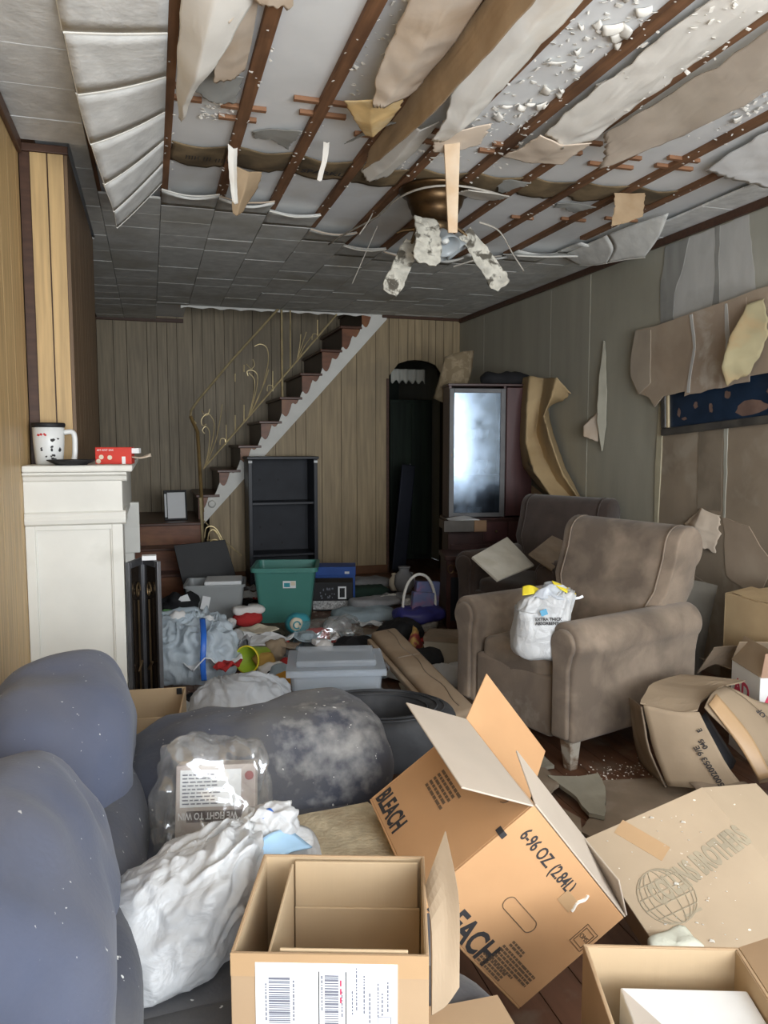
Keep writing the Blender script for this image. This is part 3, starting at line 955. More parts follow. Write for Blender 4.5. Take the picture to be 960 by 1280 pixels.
# long white tongue on the third bay
loft(PF, paper_white, ceil, [[(0.735, 3.33, 2.62), (0.75, 3.33, 2.615), (0.762, 3.33, 2.62)], [(0.735, 3.38, 2.54), (0.745, 3.38, 2.535), (0.757, 3.38, 2.54)],
     [(0.725, 3.42, 2.49), (0.735, 3.42, 2.485), (0.745, 3.42, 2.49)]], 5, 10, 0.004)
# broad tan skin with folded ochre corner
loft(PF, paper_tan, ceil, [[(0.73, 1.8, 2.60), (0.83, 1.8, 2.59), (0.93, 1.8, 2.61)], [(0.735, 2.3, 2.585), (0.84, 2.32, 2.56), (0.945, 2.35, 2.60)],
     [(0.745, 2.55, 2.56), (0.83, 2.60, 2.54), (0.945, 2.64, 2.60)], [(0.79, 2.76, 2.54), (0.82, 2.74, 2.53), (0.93, 2.74, 2.59)]], 14, 18, 0.004, amp=0.008)
loft(PF, M('ochre_paper', (0.58, 0.40, 0.18), 0.85, 0.2, 12, c2=(0.68, 0.55, 0.33), s2=9), ceil, [[(0.70, 2.82, 2.575), (0.78, 2.74, 2.555), (0.90, 2.72, 2.58)],
     [(0.76, 2.90, 2.55), (0.82, 2.88, 2.53), (0.90, 2.80, 2.56)], [(0.84, 3.02, 2.54), (0.86, 3.0, 2.53), (0.90, 2.92, 2.56)]], 9, 9, 0.003)
# long brown board skin standing on edge along the fourth strip
loft(PF, paper_brown, ceil, [[(0.965, 1.7, 2.62), (0.975, 1.7, 2.56), (0.985, 1.7, 2.50)], [(0.960, 2.2, 2.62), (0.972, 2.2, 2.555), (0.985, 2.2, 2.49)],
     [(0.955, 2.7, 2.62), (0.968, 2.7, 2.56), (0.975, 2.75, 2.50)], [(0.952, 3.1, 2.62), (0.96, 3.12, 2.58), (0.955, 3.2, 2.53)], [(0.952, 3.4, 2.62), (0.955, 3.45, 2.60), (0.955, 3.5, 2.58)]], 8, 24, 0.006, amp=0.006)
# wide white skin, rolled at its end
loft(PF, paper_white, ceil, [[(1.005, 1.75, 2.585), (1.10, 1.75, 2.57), (1.215, 1.75, 2.61)], [(1.01, 2.2, 2.575), (1.10, 2.2, 2.55), (1.22, 2.2, 2.605)],
     [(1.03, 2.6, 2.55), (1.12, 2.62, 2.53), (1.23, 2.65, 2.60)], [(1.08, 2.82, 2.53), (1.15, 2.84, 2.525), (1.24, 2.84, 2.60)], [(1.09, 2.98, 2.535), (1.15, 3.0, 2.54), (1.24, 2.94, 2.60)]], 14, 22, 0.004, amp=0.008)
loft(PF, paper_white, ceil, [[(1.00, 3.05, 2.63), (1.06, 3.0, 2.58), (1.12, 2.95, 2.60)], [(1.00, 3.45, 2.63), (1.07, 3.4, 2.59), (1.14, 3.3, 2.61)], [(0.99, 3.7, 2.64), (1.04, 3.75, 2.60), (1.12, 3.7, 2.62)]], 8, 10, 0.003, ragged=0.1)
loft(PF, paper_tan, ceil, [[(1.10, 2.96, 2.54), (1.18, 2.92, 2.56), (1.30, 2.86, 2.58)], [(1.14, 3.08, 2.53), (1.22, 3.06, 2.53), (1.31, 3.0, 2.55)]], 8, 8, 0.004, ragged=0.1)
# tan slat dangling in front of the fan
MB().hexa([(1.155, 3.005, 2.63), (1.222, 2.985, 2.63), (1.222, 2.993, 2.63), (1.155, 3.013, 2.63)][::-1],
          [(1.187, 3.02, 2.20), (1.222, 3.01, 2.20), (1.222, 3.018, 2.20), (1.187, 3.028, 2.20)][::-1]).build('hanging_slat', M('hanging_slat_tan', (0.58, 0.42, 0.27), 0.85, 0.12, 8, c2=(0.66, 0.55, 0.42), s2=6), ceil)
# white flaking bays to the right
loft(PF, paper_white, ceil, [[(1.58, 1.8, 2.62), (1.68, 1.8, 2.60), (1.78, 1.8, 2.62)], [(1.57, 2.3, 2.615), (1.68, 2.32, 2.59), (1.79, 2.4, 2.62)],
     [(1.555, 2.7, 2.60), (1.66, 2.75, 2.57), (1.79, 2.75, 2.61)], [(1.56, 2.95, 2.59), (1.66, 2.98, 2.56), (1.78, 2.95, 2.59)]], 14, 18, 0.004, amp=0.010, ragged=0.04)
loft(PF, paper_tan, ceil, [[(1.54, 2.92, 2.585), (1.64, 2.93, 2.56), (1.78, 2.92, 2.58)], [(1.53, 3.08, 2.585), (1.64, 3.06, 2.555), (1.75, 3.02, 2.56)], [(1.50, 3.20, 2.59), (1.62, 3.15, 2.56), (1.74, 3.10, 2.55)]], 10, 8, 0.004, ragged=0.05)
loft(PF, M('torn_paper_dusk', (0.40, 0.34, 0.28), 0.9, 0.12, 5, c2=(0.46, 0.40, 0.33), s2=3), ceil, [[(1.85, 1.7, 2.61), (1.92, 1.7, 2.55), (1.98, 1.7, 2.50)], [(1.84, 2.2, 2.60), (1.91, 2.2, 2.54), (1.97, 2.2, 2.49)],
     [(1.83, 2.6, 2.60), (1.89, 2.6, 2.55), (1.96, 2.65, 2.51)], [(1.80, 2.88, 2.60), (1.83, 2.92, 2.55), (1.85, 2.98, 2.50)]], 10, 18, 0.006, amp=0.008)
loft(PF, paper_white, ceil, [[(2.02, 2.2, 2.625), (2.12, 2.2, 2.61), (2.2, 2.2, 2.625)], [(1.98, 2.8, 2.625), (2.0, 2.85, 2.60), (2.03, 2.9, 2.625)]], 8, 10, 0.003, amp=0.006, ragged=0.1)
loft(PF, ceil_board, ceil, [[(2.46, 2.2, 2.625), (2.6, 2.2, 2.60), (2.8, 2.2, 2.60)], [(2.46, 2.75, 2.62), (2.6, 2.75, 2.58), (2.8, 2.75, 2.56)], [(2.52, 3.16, 2.61), (2.64, 3.12, 2.57), (2.82, 3.08, 2.54)]], 10, 12, 0.006, amp=0.006, ragged=0.04)
# square of brown board hanging near the right wall
loft(PF, paper_brown, ceil, [[(2.30, 3.55, 2.615), (2.38, 3.52, 2.61), (2.45, 3.50, 2.615)], [(2.31, 3.56, 2.54), (2.38, 3.53, 2.53), (2.45, 3.51, 2.54)], [(2.30, 3.57, 2.45), (2.38, 3.545, 2.47), (2.45, 3.52, 2.50)]], 8, 8, 0.005)
# sheets of ceiling board drooping off the right side
for rws in ([[(2.70, 4.78, 2.605), (2.70, 4.50, 2.606), (2.705, 4.24, 2.608)], [(2.76, 4.74, 2.56), (2.765, 4.50, 2.54), (2.765, 4.26, 2.535)], [(2.795, 4.70, 2.535), (2.80, 4.5, 2.495), (2.80, 4.38, 2.48)]],
            [[(2.705, 4.235, 2.608), (2.73, 4.0, 2.610), (2.785, 3.76, 2.612)], [(2.765, 4.25, 2.535), (2.79, 4.03, 2.53), (2.82, 3.88, 2.525)], [(2.80, 4.37, 2.48), (2.82, 4.2, 2.465), (2.845, 4.05, 2.445)]],
            [[(2.30, 4.86, 2.605), (2.50, 4.80, 2.605), (2.695, 4.72, 2.605)], [(2.34, 4.72, 2.57), (2.50, 4.66, 2.56), (2.72, 4.60, 2.565)]]):
    o = loft('drooping_board', tile_far, ceil, rws, 10, 10, 0.008)
    MB().tube([Vector(q) + Vector((0, 0, -.004)) for q in rws[-1]], 0.003, 5).build('board_edge', tile_edge, o)
# bent rim of tile around the fan
rim_m = M('tile_rim_grey', (0.42, 0.39, 0.34), 0.9, 0.2, 20)
for pts in ([(1.10, 4.85, 2.585), (1.13, 4.5, 2.57), (1.20, 4.1, 2.56), (1.22, 3.80, 2.57), (1.30, 3.62, 2.575), (1.45, 3.55, 2.575), (1.62, 3.56, 2.565), (1.72, 3.62, 2.57)],
            [(1.06, 3.95, 2.42), (1.12, 4.0, 2.50), (1.16, 4.05, 2.56)],
            [(1.06, 4.1, 2.20), (1.12, 4.08, 2.34), (1.19, 4.06, 2.50)],
            [(1.62, 3.7, 2.46), (1.74, 3.72, 2.43), (1.86, 3.8, 2.34), (1.95, 3.85, 2.27)],
            [(1.80, 4.5, 2.42), (1.98, 4.5, 2.48), (2.15, 4.55, 2.52)]):
    MB().grid(lambda u, v, p=[Vector(q) for q in pts]: cat_rom(p, u) + Vector((0.0, 0.0, -0.009 * v)), 22, 3).build('bent_tile_rim', rim_m, ceil, smooth=True, solid=0.004)
loft(PF, M('rim_board', (0.50, 0.47, 0.42), 0.9, 0.1), ceil, [[(1.50, 3.56, 2.56), (1.62, 3.55, 2.555), (1.74, 3.60, 2.56)], [(1.48, 3.68, 2.58), (1.6, 3.72, 2.57), (1.70, 3.72, 2.575)]], 8, 6, 0.006, ragged=0.1)

# flaking paint: countless small curled chips on strips, bays and skins
fl = MB()
r2 = random.Random(5)


def chip(p, s, up=-1):
    a = r2.uniform(0, 6.28)
    c, sn = math.cos(a), math.sin(a)
    h = s * r2.uniform(0.3, 1.0)
    q = [(-s, -s * .5, 0), (s, -s * .4, up * h * .5), (s * .7, s * .6, up * h), (-s * .8, s * .5, up * h * .3)]
    b = [(p[0] + c * i - sn * j, p[1] + sn * i + c * j, p[2] + k) for i, j, k in q]
    fl.add(b + [(i, j, k - 0.0016 * up) for i, j, k in b], [(0, 1, 2, 3), (7, 6, 5, 4), (0, 4, 5, 1), (1, 5, 6, 2), (2, 6, 7, 3), (3, 7, 4, 0)])


for k, sxx in enumerate(SX):
    for j in range(30):
        sd = r2.choice((-1, -1, 1, 1, 0))
        chip((sxx + sd * 0.024 + r2.gauss(0, .004), r2.uniform(2.0, 4.3), ZC - 0.034), r2.uniform(.003, .008))
for (xa, xb, ya, yb, z, n, s) in ((1.28, 1.52, 1.9, 3.0, 2.645, 120, .014), (1.27, 1.40, 2.9, 3.25, 2.64, 40, .011), (1.56, 1.80, 1.9, 2.9, 2.60, 60, .012), (2.05, 2.36, 2.1, 2.9, 2.64, 70, .012), (2.0, 2.1, 2.1, 3.0, 2.62, 60, .014),
                          (0.22, 0.34, 3.05, 3.3, 2.64, 40, .012), (1.0, 1.2, 3.2, 3.6, 2.63, 30, .012), (0.7, 0.78, 2.2, 2.9, 2.64, 30, .012), (1.24, 1.62, 3.0, 3.4, 2.62, 40, .012)):
    for j in range(n):
        chip((r2.uniform(xa, xb), r2.uniform(ya, yb), z), r2.uniform(.3, 1.0) * s)
fl.build('paint_flakes', flake_m, ceil, kind='stuff')
# large curled paint shards
for j in range(46):
    xx, yy = (r2.uniform(1.30, 1.50), r2.uniform(2.0, 3.1)) if j < 24 else ((r2.uniform(1.57, 1.70), r2.uniform(2.0, 2.9)) if j < 36 else (r2.uniform(2.12, 2.34), r2.uniform(2.1, 2.7)))
    z = 2.645
    s = r2.uniform(.012, .034)
    a = r2.uniform(0, 6.28)
    ca, sa = math.cos(a) * s, math.sin(a) * s
    loft('paint_curl', flake_m, ceil, [[(xx, yy, z), (xx + ca, yy + sa, z - .004), (xx + 2 * ca, yy + 2 * sa, z)],
         [(xx - sa * .8, yy + ca * .8, z - .012), (xx + ca - sa * .8, yy + sa + ca * .8, z - .02), (xx + 2 * ca - sa * .6, yy + 2 * sa + ca * .6, z - .012)],
         [(xx - sa * 1.3, yy + ca * 1.3, z - s * .45), (xx + ca - sa * 1.2, yy + sa + ca * 1.2, z - s * .5), (xx + 1.6 * ca - sa * 1.1, yy + 1.6 * sa + ca * 1.1, z - s * .4)]], 5, 5, 0.002, amp=0.004, seed=j)

# ================================================================ STAIRS
LZ = 0.61
stc = thing('staircase', 'red-brown wooden staircase with white scalloped skirting along the paneled wall', 'staircase', (0, 0, 0))
for i, (z, y0, y1) in enumerate(((0.205, 6.86, 7.08), (0.41, 7.06, 7.29), (LZ, 7.27, YF - 0.002))):
    box('tread', tread_wood, stc, XL + 0.001, 0.44, y0 - 0.02, y1, z - 0.028, z, bevel=0.006)
    box('riser', red_wood, stc, XL + 0.001, 0.42, y0, y0 + 0.018, z - 0.205, z - 0.029)
box('landing_side', red_wood, stc, 0.40, 0.42, 7.30, YF - 0.002, 0.0, LZ - 0.03)
X0, RUN, RISE = 0.42, 0.203, 0.235
for k in range(1, 10):
    xk, zk = X0 + RUN * (k - 1), LZ + RISE * k
    box('tread', tread_wood, stc, xk - 0.022, xk + RUN, YB - 0.022, YF - 0.002, zk - 0.028, zk, bevel=0.006)
    box('riser', dark_wood, stc, xk, xk + 0.014, YB + 0.002, YF - 0.002, zk - RISE, zk - 0.029)  # upper risers coloured darker to paint the shade on their left faces
    lo0, lo1 = under(xk + 0.001) + 0.015, under(xk + RUN) + 0.015
    MB().prism([(xk + 0.001, lo0), (xk + RUN - 0.001, lo1), (xk + RUN - 0.001, zk - 0.029), (xk + 0.001, zk - 0.029)], YB - 0.006, YB + 0.011).build('step_end', red_wood, stc)
# scalloped white skirt
sk_lo, sk_hi = [], []
n = 130
for i in range(n + 1):
    t = i / n
    xx = 0.47 + (2.30 - 0.47) * t
    zz = 0.60 + (xx - 0.50) * SKS
    ph = (xx - 0.42) / RUN * 2 * math.pi
    sc_ = 0.165 - 0.052 * abs(math.sin(ph)) - 0.015 * abs(math.sin(ph * .5 + .6))
    sk_lo.append((xx, min(zz, 2.63)))
    sk_hi.append((xx, min(zz + sc_ * 1.45, 2.632)))
mb = MB()
for i in range(n):
    (a, b), (c, d), (e_, f_), (g_, h_) = sk_lo[i], sk_lo[i + 1], sk_hi[i + 1], sk_hi[i]
    if f_ - d > 0.004 and h_ - b > 0.004:
        mb.prism([(a, b), (c, d), (e_, f_), (g_, h_)], YB - 0.020, YB - 0.0065)
mb.build('scalloped_skirt', white_tr, stc)

# ---- wrought railing
rl = thing('stair_railing', 'thin gilt wrought-iron stair railing with scrolls', 'railing', (0, 0, 0))
MB().tube([(0.364, 7.500, 1.589), (0.426, 7.500, 1.440), (0.450, 7.500, 0.819), (0.455, 7.500, 0.681)], 0.017, 8).build('newel_post', gold_dull, rl)
MB().tube([(0.429, 7.260, 0.836), (0.440, 7.260, 0.329)], 0.016, 6).build('newel_post', gold_rail, rl)
MB().tube([(0.413, 7.500, 1.515), (0.363, 7.500, 1.574), (0.372, 7.500, 1.641), (0.440, 7.500, 1.739), (0.759, 7.500, 2.120), (1.222, 7.500, 2.634)], 0.011, 8).build('handrail', gold_rail, rl)
MB().tube([(0.471, 7.500, 1.092), (1.056, 7.500, 1.756), (1.781, 7.500, 2.592)], 0.009, 8).build('lower_rail', gold_rail, rl)
MB().tube([(1.237, 7.500, 2.620), (1.235, 7.500, 1.782)], 0.011, 8).build('post', gold_rail, rl)
MB().tube([(1.322, 7.500, 2.624), (1.316, 7.500, 2.060)], 0.007, 8).build('post', gold_rail, rl)
for pts in ([(0.478, 7.500, 1.100), (0.549, 7.500, 1.304), (0.583, 7.500, 1.516), (0.526, 7.500, 1.613), (0.466, 7.500, 1.560), (0.472, 7.500, 1.500), (0.509, 7.500, 1.515)],
            [(0.486, 7.500, 1.100), (0.527, 7.500, 1.289), (0.537, 7.500, 1.440), (0.501, 7.500, 1.493), (0.471, 7.500, 1.455), (0.492, 7.500, 1.425)],
            [(0.493, 7.500, 1.115), (0.595, 7.500, 1.365), (0.644, 7.500, 1.592), (0.661, 7.500, 1.705)],
            [(0.468, 7.500, 1.643), (0.496, 7.500, 1.598), (0.526, 7.500, 1.606), (0.542, 7.500, 1.658)],
            [(0.908, 7.500, 1.579), (1.027, 7.500, 1.825), (1.099, 7.500, 2.092), (1.094, 7.500, 2.236), (1.033, 7.500, 2.279), (0.972, 7.500, 2.255)],
            [(0.908, 7.500, 1.579), (0.981, 7.500, 1.824), (0.998, 7.500, 1.976), (0.953, 7.500, 2.028), (0.900, 7.500, 2.019), (0.907, 7.500, 1.974)],
            [(0.901, 7.500, 1.579), (0.957, 7.500, 1.785), (0.967, 7.500, 1.937), (0.915, 7.500, 2.004)],
            [(0.916, 7.500, 1.594), (1.058, 7.500, 1.901), (1.106, 7.500, 2.040)],
            [(0.894, 7.500, 2.087), (0.938, 7.500, 2.043), (0.969, 7.500, 2.081), (0.955, 7.500, 2.134)],
            [(1.372, 7.500, 2.116), (1.436, 7.500, 2.294), (1.477, 7.500, 2.410)], [(1.379, 7.500, 2.124), (1.460, 7.500, 2.279), (1.532, 7.500, 2.374)], [(1.379, 7.500, 2.124), (1.413, 7.500, 2.293), (1.421, 7.500, 2.385)],
            [(0.632, 7.500, 1.319), (0.640, 7.500, 1.372), (0.678, 7.500, 1.372), (0.684, 7.500, 1.319)],
            [(1.088, 7.500, 1.833), (1.097, 7.500, 1.887), (1.143, 7.500, 1.880), (1.142, 7.500, 1.834)],
            [(1.531, 7.500, 2.336), (1.540, 7.500, 2.390), (1.579, 7.500, 2.391), (1.587, 7.500, 2.345)]):
    p = [Vector(q) for q in pts]
    MB().tube([cat_rom(p, i / 18) for i in range(19)], 0.0048, 6).build('scroll', gold_rail, rl)
for x_, a, b in ((283, 532, 553), (294, 519, 541), (305, 506, 528), (294, 468, 476), (305, 457, 464), (341, 465, 486), (397, 400, 420), (283, 478, 488)):
    pass
for pts in (((0.695, 7.500, 1.509), (0.692, 7.500, 1.342)), ((0.780, 7.500, 1.601), (0.777, 7.500, 1.433)), ((0.865, 7.500, 1.700), (0.862, 7.500, 1.533)), ((0.786, 7.500, 1.993), (0.785, 7.500, 1.918)),
            ((0.871, 7.500, 2.078), (0.870, 7.500, 2.011)), ((1.145, 7.500, 2.025), (1.142, 7.500, 1.850)), ((1.588, 7.500, 2.530), (1.587, 7.500, 2.376))):
    MB().tube(pts, 0.006, 6).build('baluster', gold_rail, rl)
for pts in ([(0.416, 7.000, 0.668), (0.574, 7.000, 0.498), (0.763, 7.000, 0.315)], [(0.440, 7.000, 0.495), (0.456, 7.000, 0.581), (0.526, 7.000, 0.586), (0.595, 7.000, 0.468), (0.634, 7.000, 0.284), (0.688, 7.000, 0.121)],
            [(0.460, 7.000, 0.422), (0.483, 7.000, 0.544), (0.540, 7.000, 0.549), (0.600, 7.000, 0.395), (0.625, 7.000, 0.212)],
            [(0.453, 7.000, 0.401), (0.496, 7.000, 0.464), (0.545, 7.000, 0.470), (0.551, 7.000, 0.412), (0.516, 7.000, 0.406)], [(0.454, 7.000, 0.473), (0.552, 7.000, 0.469)]):
    p = [Vector(q) for q in pts]
    MB().tube([cat_rom(p, i / 18) for i in range(19)], 0.006, 6).build('scroll', gold_rail, rl)
# white rosette at the foot of the railing
MB().lathe([(0.001, 0), (0.032, 0.0), (0.036, 0.006), (0.022, 0.012), (0.014, 0.010), (0.001, 0.014)], 16, frame((0.546, 7.505, 0.755), (1, 0, 0), (0, 0, 1))).build('rosette', white_tr, rl, smooth=True)

# framed white board on the landing
g = thing('framed_board', 'white board with a black edge leaning on the stair landing', 'frame', ((0.211, 7.500, 0.672)[0], 7.48, LZ + 0.001), (R(-7), 0, R(8)))
box('back_cover', black_pl, g, -0.105, 0.105, -0.006, 0.012, 0.0, 0.285, bevel=0.004)
box('face', white_pp, g, -0.075, 0.088, -0.010, -0.006, 0.018, 0.262, bevel=0.002)
box('spine', white_pp, g, -0.105, -0.085, -0.030, -0.010, 0.03, 0.25, bevel=0.004)

# ================================================================ MANTEL
mt = thing('fireplace_mantel', 'white painted fireplace mantel with moulded shelf on the paneled chimney', 'mantel', (0, 0, 0))
YM = 3.40
box('end_pilaster', white_paint, mt, XL + 0.001, -0.127, YM + 0.012, 3.640, 0, 1.03)
box('panel_stile', white_paint, mt, XL + 0.001, -0.462, YM, YM + 0.012, 0, 1.005, bevel=0.003)
box('panel_stile', white_paint, mt, -0.166, -0.122, YM, YM + 0.012, 0, 1.005, bevel=0.003)
box('panel_moulding', white_paint, mt, -0.172, -0.166, YM + 0.004, YM + 0.012, 0, 1.0, bevel=0.002)
box('panel_moulding', white_paint, mt, -0.462, -0.456, YM + 0.004, YM + 0.012, 0, 1.0, bevel=0.002)
box('panel_rail', white_paint, mt, -0.462, -0.166, YM + 0.002, YM + 0.012, 0.985, 1.005, bevel=0.002)
mb = MB()
prof = [(0.0, 1.005), (-0.012, 1.012), (-0.016, 1.03), (-0.008, 1.045), (-0.010, 1.055), (0.0, 1.062)]
mb.prism([(YM + a, z) for a, z in prof] + [(3.64, 1.062), (3.64, 1.005)], XL + 0.001, -0.108, axis='x')
mb.build('band_moulding', white_paint, mt, bevel=0.002)
box('frieze', white_paint, mt, XL + 0.001, -0.120, YM + 0.003, 3.640, 1.062, 1.19)
box('frieze_front', white_paint, mt, -0.305, -0.122, 3.641, 4.96, 0.985, 1.19)
mb = MB()
mb.prism([(YM + 0.004, 1.185), (YM - 0.004, 1.192), (YM - 0.010, 1.207), (YM - 0.024, 1.215), (YM - 0.024, 1.224), (3.64, 1.224), (3.64, 1.185)], XL + 0.001, -0.100, axis='x')
mb.build('crown_moulding', white_paint, mt, bevel=0.002)
mb = MB()
mb.box(XL + 0.001, -0.076, YM - 0.032, 3.642, 1.225, 1.253)
mb.box(-0.305, -0.076, 3.642, 5.0, 1.225, 1.253)
mb.build('shelf', white_paint, mt, bevel=0.007)
box('far_pilaster', white_paint, mt, -0.305, -0.110, 4.72, 4.95, 0, 0.985)
box('near_front', white_paint, mt, -0.305, -0.128, 3.641, 3.78, 0, 0.985)
MB().prism([(4.70, 0.70), (4.72, 0.70), (4.72, 1.0), (4.66, 1.0), (4.69, 0.85)], -0.30, -0.075, axis='x').build('corbel', white_paint, mt, bevel=0.006)
box('hearth_opening', black_pl, mt, -0.308, -0.30, 3.79, 4.71, 0, 0.98)

# things on the mantel shelf
SHZ = 1.2535
g = thing('travel_mug', 'white insulated mug with black lid and dark blot print on the mantel', 'mug', ((-0.416, 3.570, 1.271)[0], 3.57, SHZ))
MB().lathe([(0.001, 0), (0.052, 0), (0.055, 0.004), (0.062, 0.09), (0.064, 0.155), (0.060, 0.157), (0.001, 0.157)], 28, cap=False).build('body', mug_m, g, smooth=True)
MB().lathe([(0.001, 0.157), (0.066, 0.157), (0.068, 0.162), (0.068, 0.172), (0.064, 0.176), (0.001, 0.176)], 28, cap=False).build('lid', black_pl, g, smooth=True)
p = [Vector(q) for q in ((0.062, -0.01, 0.135), (0.092, -0.012, 0.138), (0.104, -0.012, 0.12), (0.104, -0.012, 0.06), (0.100, -0.012, 0.025), (0.092, -0.012, 0.018))]
MB().tube([cat_rom(p, i / 16) for i in range(17)], 0.011, 8).build('handle', mug_m, g, smooth=True)
rr = random.Random(3)


def on_mug(mat, a, z, s, name):
    mb = MB()
    k = 7
    vs = []
    for i in range(k):
        t = 2 * math.pi * i / k
        q = s * rr.uniform(.4, 1.1)
        aa = a + math.cos(t) * q / 0.06
        zz = z + math.sin(t) * q
        rad = 0.0555 + 0.0065 * min(1, zz / 0.09) + 0.0025 * max(0, (zz - .09) / .065)
        vs.append(((rad + 0.0012) * math.sin(aa), -(rad + 0.0012) * math.cos(aa), zz))
    mb.add(vs, [tuple(range(k))])
    return mb.build(name, mat, g)


for i in range(15):
    on_mug(ink, rr.uniform(-0.8, 0.9), rr.uniform(0.02, 0.11), rr.uniform(.004, .010), 'print')
for i in range(3):
    on_mug(red_ink, -0.55 + i * .22, 0.125, 0.008, 'print')
g = thing('black_plate', 'shallow black plate at the front of the mantel shelf', 'plate', ((-0.317, 3.430, 1.274)[0], 3.43, SHZ))
MB().lathe([(0.001, 0.002), (0.055, 0.002), (0.06, 0.0), (0.065, 0.004), (0.094, 0.018), (0.096, 0.022), (0.089, 0.020), (0.062, 0.010), (0.001, 0.010)], 32, cap=False).build('dish', black_pl, g, smooth=True)
g = thing('tissue_box', 'red printed card box with an open end on the mantel', 'box', ((-0.150, 3.560, 1.270)[0], 3.56, SHZ), R(-8))
box('body', red_m, g, -0.075, 0.075, -0.04, 0.04, 0, 0.072, bevel=0.002)
for i, (a, z) in enumerate(((-0.05, .03), (-0.015, .028), (-0.062, .012))):
    MB().lathe([(0.001, 0), (0.010, 0), (0.010, 0.0008), (0.001, 0.0008)], 12, frame((a, -0.0402, z), (1, 0, 0), (0, 0, 1))).build('print', cream_m, g)
box('print', white_pp, g, 0.035, 0.05, -0.0412, -0.0402, 0.0, 0.032)
text('AM ANT SAK', 0.012, white_pp, g, frame((-0.068, -0.0404, 0.056), (1, 0, 0), (0, 0, 1)))
box('end_flap', white_pp, g, 0.072, 0.105, -0.03, 0.03, 0.045, 0.068, bevel=0.003)
loft('torn_flap', paper_tan, g, [[(0.075, -0.035, 0.03), (0.075, 0.0, 0.032), (0.075, 0.035, 0.03)], [(0.11, -0.03, 0.024), (0.11, 0.0, 0.03), (0.11, 0.03, 0.028)], [(0.15, -0.02, 0.032), (0.15, 0.0, 0.045), (0.15, 0.02, 0.03)]], 8, 8, 0.003)

# folding fireplace screen beside the mantel
g = thing('fireplace_doors', 'dark folding fireplace doors with scrolled metal panels beside the white mantel', 'screen', (0, 0, 0.03))
zt = 0.80
pp = [(-0.113, 3.460, 0.842), (-0.050, 3.620, 0.816), (0.022, 3.460, 0.836)]
for i in range(2):
    a, b = Vector((pp[i][0], pp[i][1], 0)), Vector((pp[i + 1][0], pp[i + 1][1], 0))
    m_ = frame(a, b - a, (0, 0, 1))
    L_ = (b - a).length
    fo = MB()
    for x0, x1 in ((0.004, 0.026), (L_ - 0.026, L_ - 0.004)):
        fo.box(x0, x1, 0, zt, -0.009, 0.009, m_)
    for z0, z1 in ((0, 0.03), (zt - 0.03, zt)):
        fo.box(0.0262, L_ - 0.0262, z0, z1, -0.009, 0.009, m_)
    pn = fo.build('door_panel', steel_m, g, bevel=0.002)
    MB().box(0.026, L_ - 0.026, 0.03, zt - 0.03, -0.003, 0.003, m_).build('glass', screen_blk, pn)
    c = L_ / 2
    sp = [m_ @ Vector((c + 0.022 * math.cos(t) * (1 - t / 9), 0.66 + 0.045 * math.sin(t) * (1 - t / 9), 0.012)) for t in [k * 0.35 for k in range(22)]]
    MB().tube(sp, 0.004, 5).build('scroll', antique, pn)
    MB().tube([m_ @ Vector((c, 0.08, 0.012)), m_ @ Vector((c, 0.62, 0.012))], 0.0045, 6).build('rod', antique, pn)
    MB().tube([m_ @ Vector((c - .02, 0.30, 0.014)), m_ @ Vector((c + .02, 0.34, 0.014))], 0.006, 6).build('knob', antique, pn)
MB().box(-0.10, -0.04, 3.50, 3.55, zt - 0.03 + 0.031, zt + 0.02).build('tray', white_pp, g, loc=(0.05, 0.0, 0.0))

# ================================================================ BACK OF THE ROOM
# black bookcase
g = thing('bookcase', 'tall black bookcase with empty shelves below the stairs', 'bookcase', (1.18, 7.16, 0.0))
W2 = 0.325
box('side', black_m, g, -W2, -W2 + 0.035, 0, 0.34, 0, 1.185, bevel=0.003)
box('side', black_m, g, W2 - 0.035, W2, 0, 0.34, 0, 1.185, bevel=0.003)
box('top', black_m, g, -W2 - 0.012, W2 + 0.012, -0.012, 0.345, 1.185, 1.21, bevel=0.004)
box('backboard', black_in, g, -W2 + 0.035, W2 - 0.035, 0.325, 0.335, 0.03, 1.185)
for z in (0.27, 0.76):
    box('shelf', black_m, g, -W2 + 0.035, W2 - 0.035, 0.02, 0.325, z, z + 0.022, bevel=0.002)
box('plinth', black_m, g, -W2 + 0.035, W2 - 0.035, 0.01, 0.325, 0.0, 0.05)
for x_, z in ((-0.18, .98), (0.0, .98), (-0.18, .52), (0.02, .54), (-0.17, .35), (0.03, .36)):
    MB().lathe([(0.001, 0), (0.012, 0), (0.012, 0.001), (0.001, 0.001)], 10, frame((x_, 0.3245, z), (1, 0, 0), (0, 0, 1))).build('peg_hole', black_pl, g)
for s in (-1, 1):
    box('corner_cap', white_pp, g, s * (W2 - 0.018) - 0.018, s * (W2 - 0.018) + 0.018, -0.006, -0.001, 1.15, 1.172, bevel=0.002)

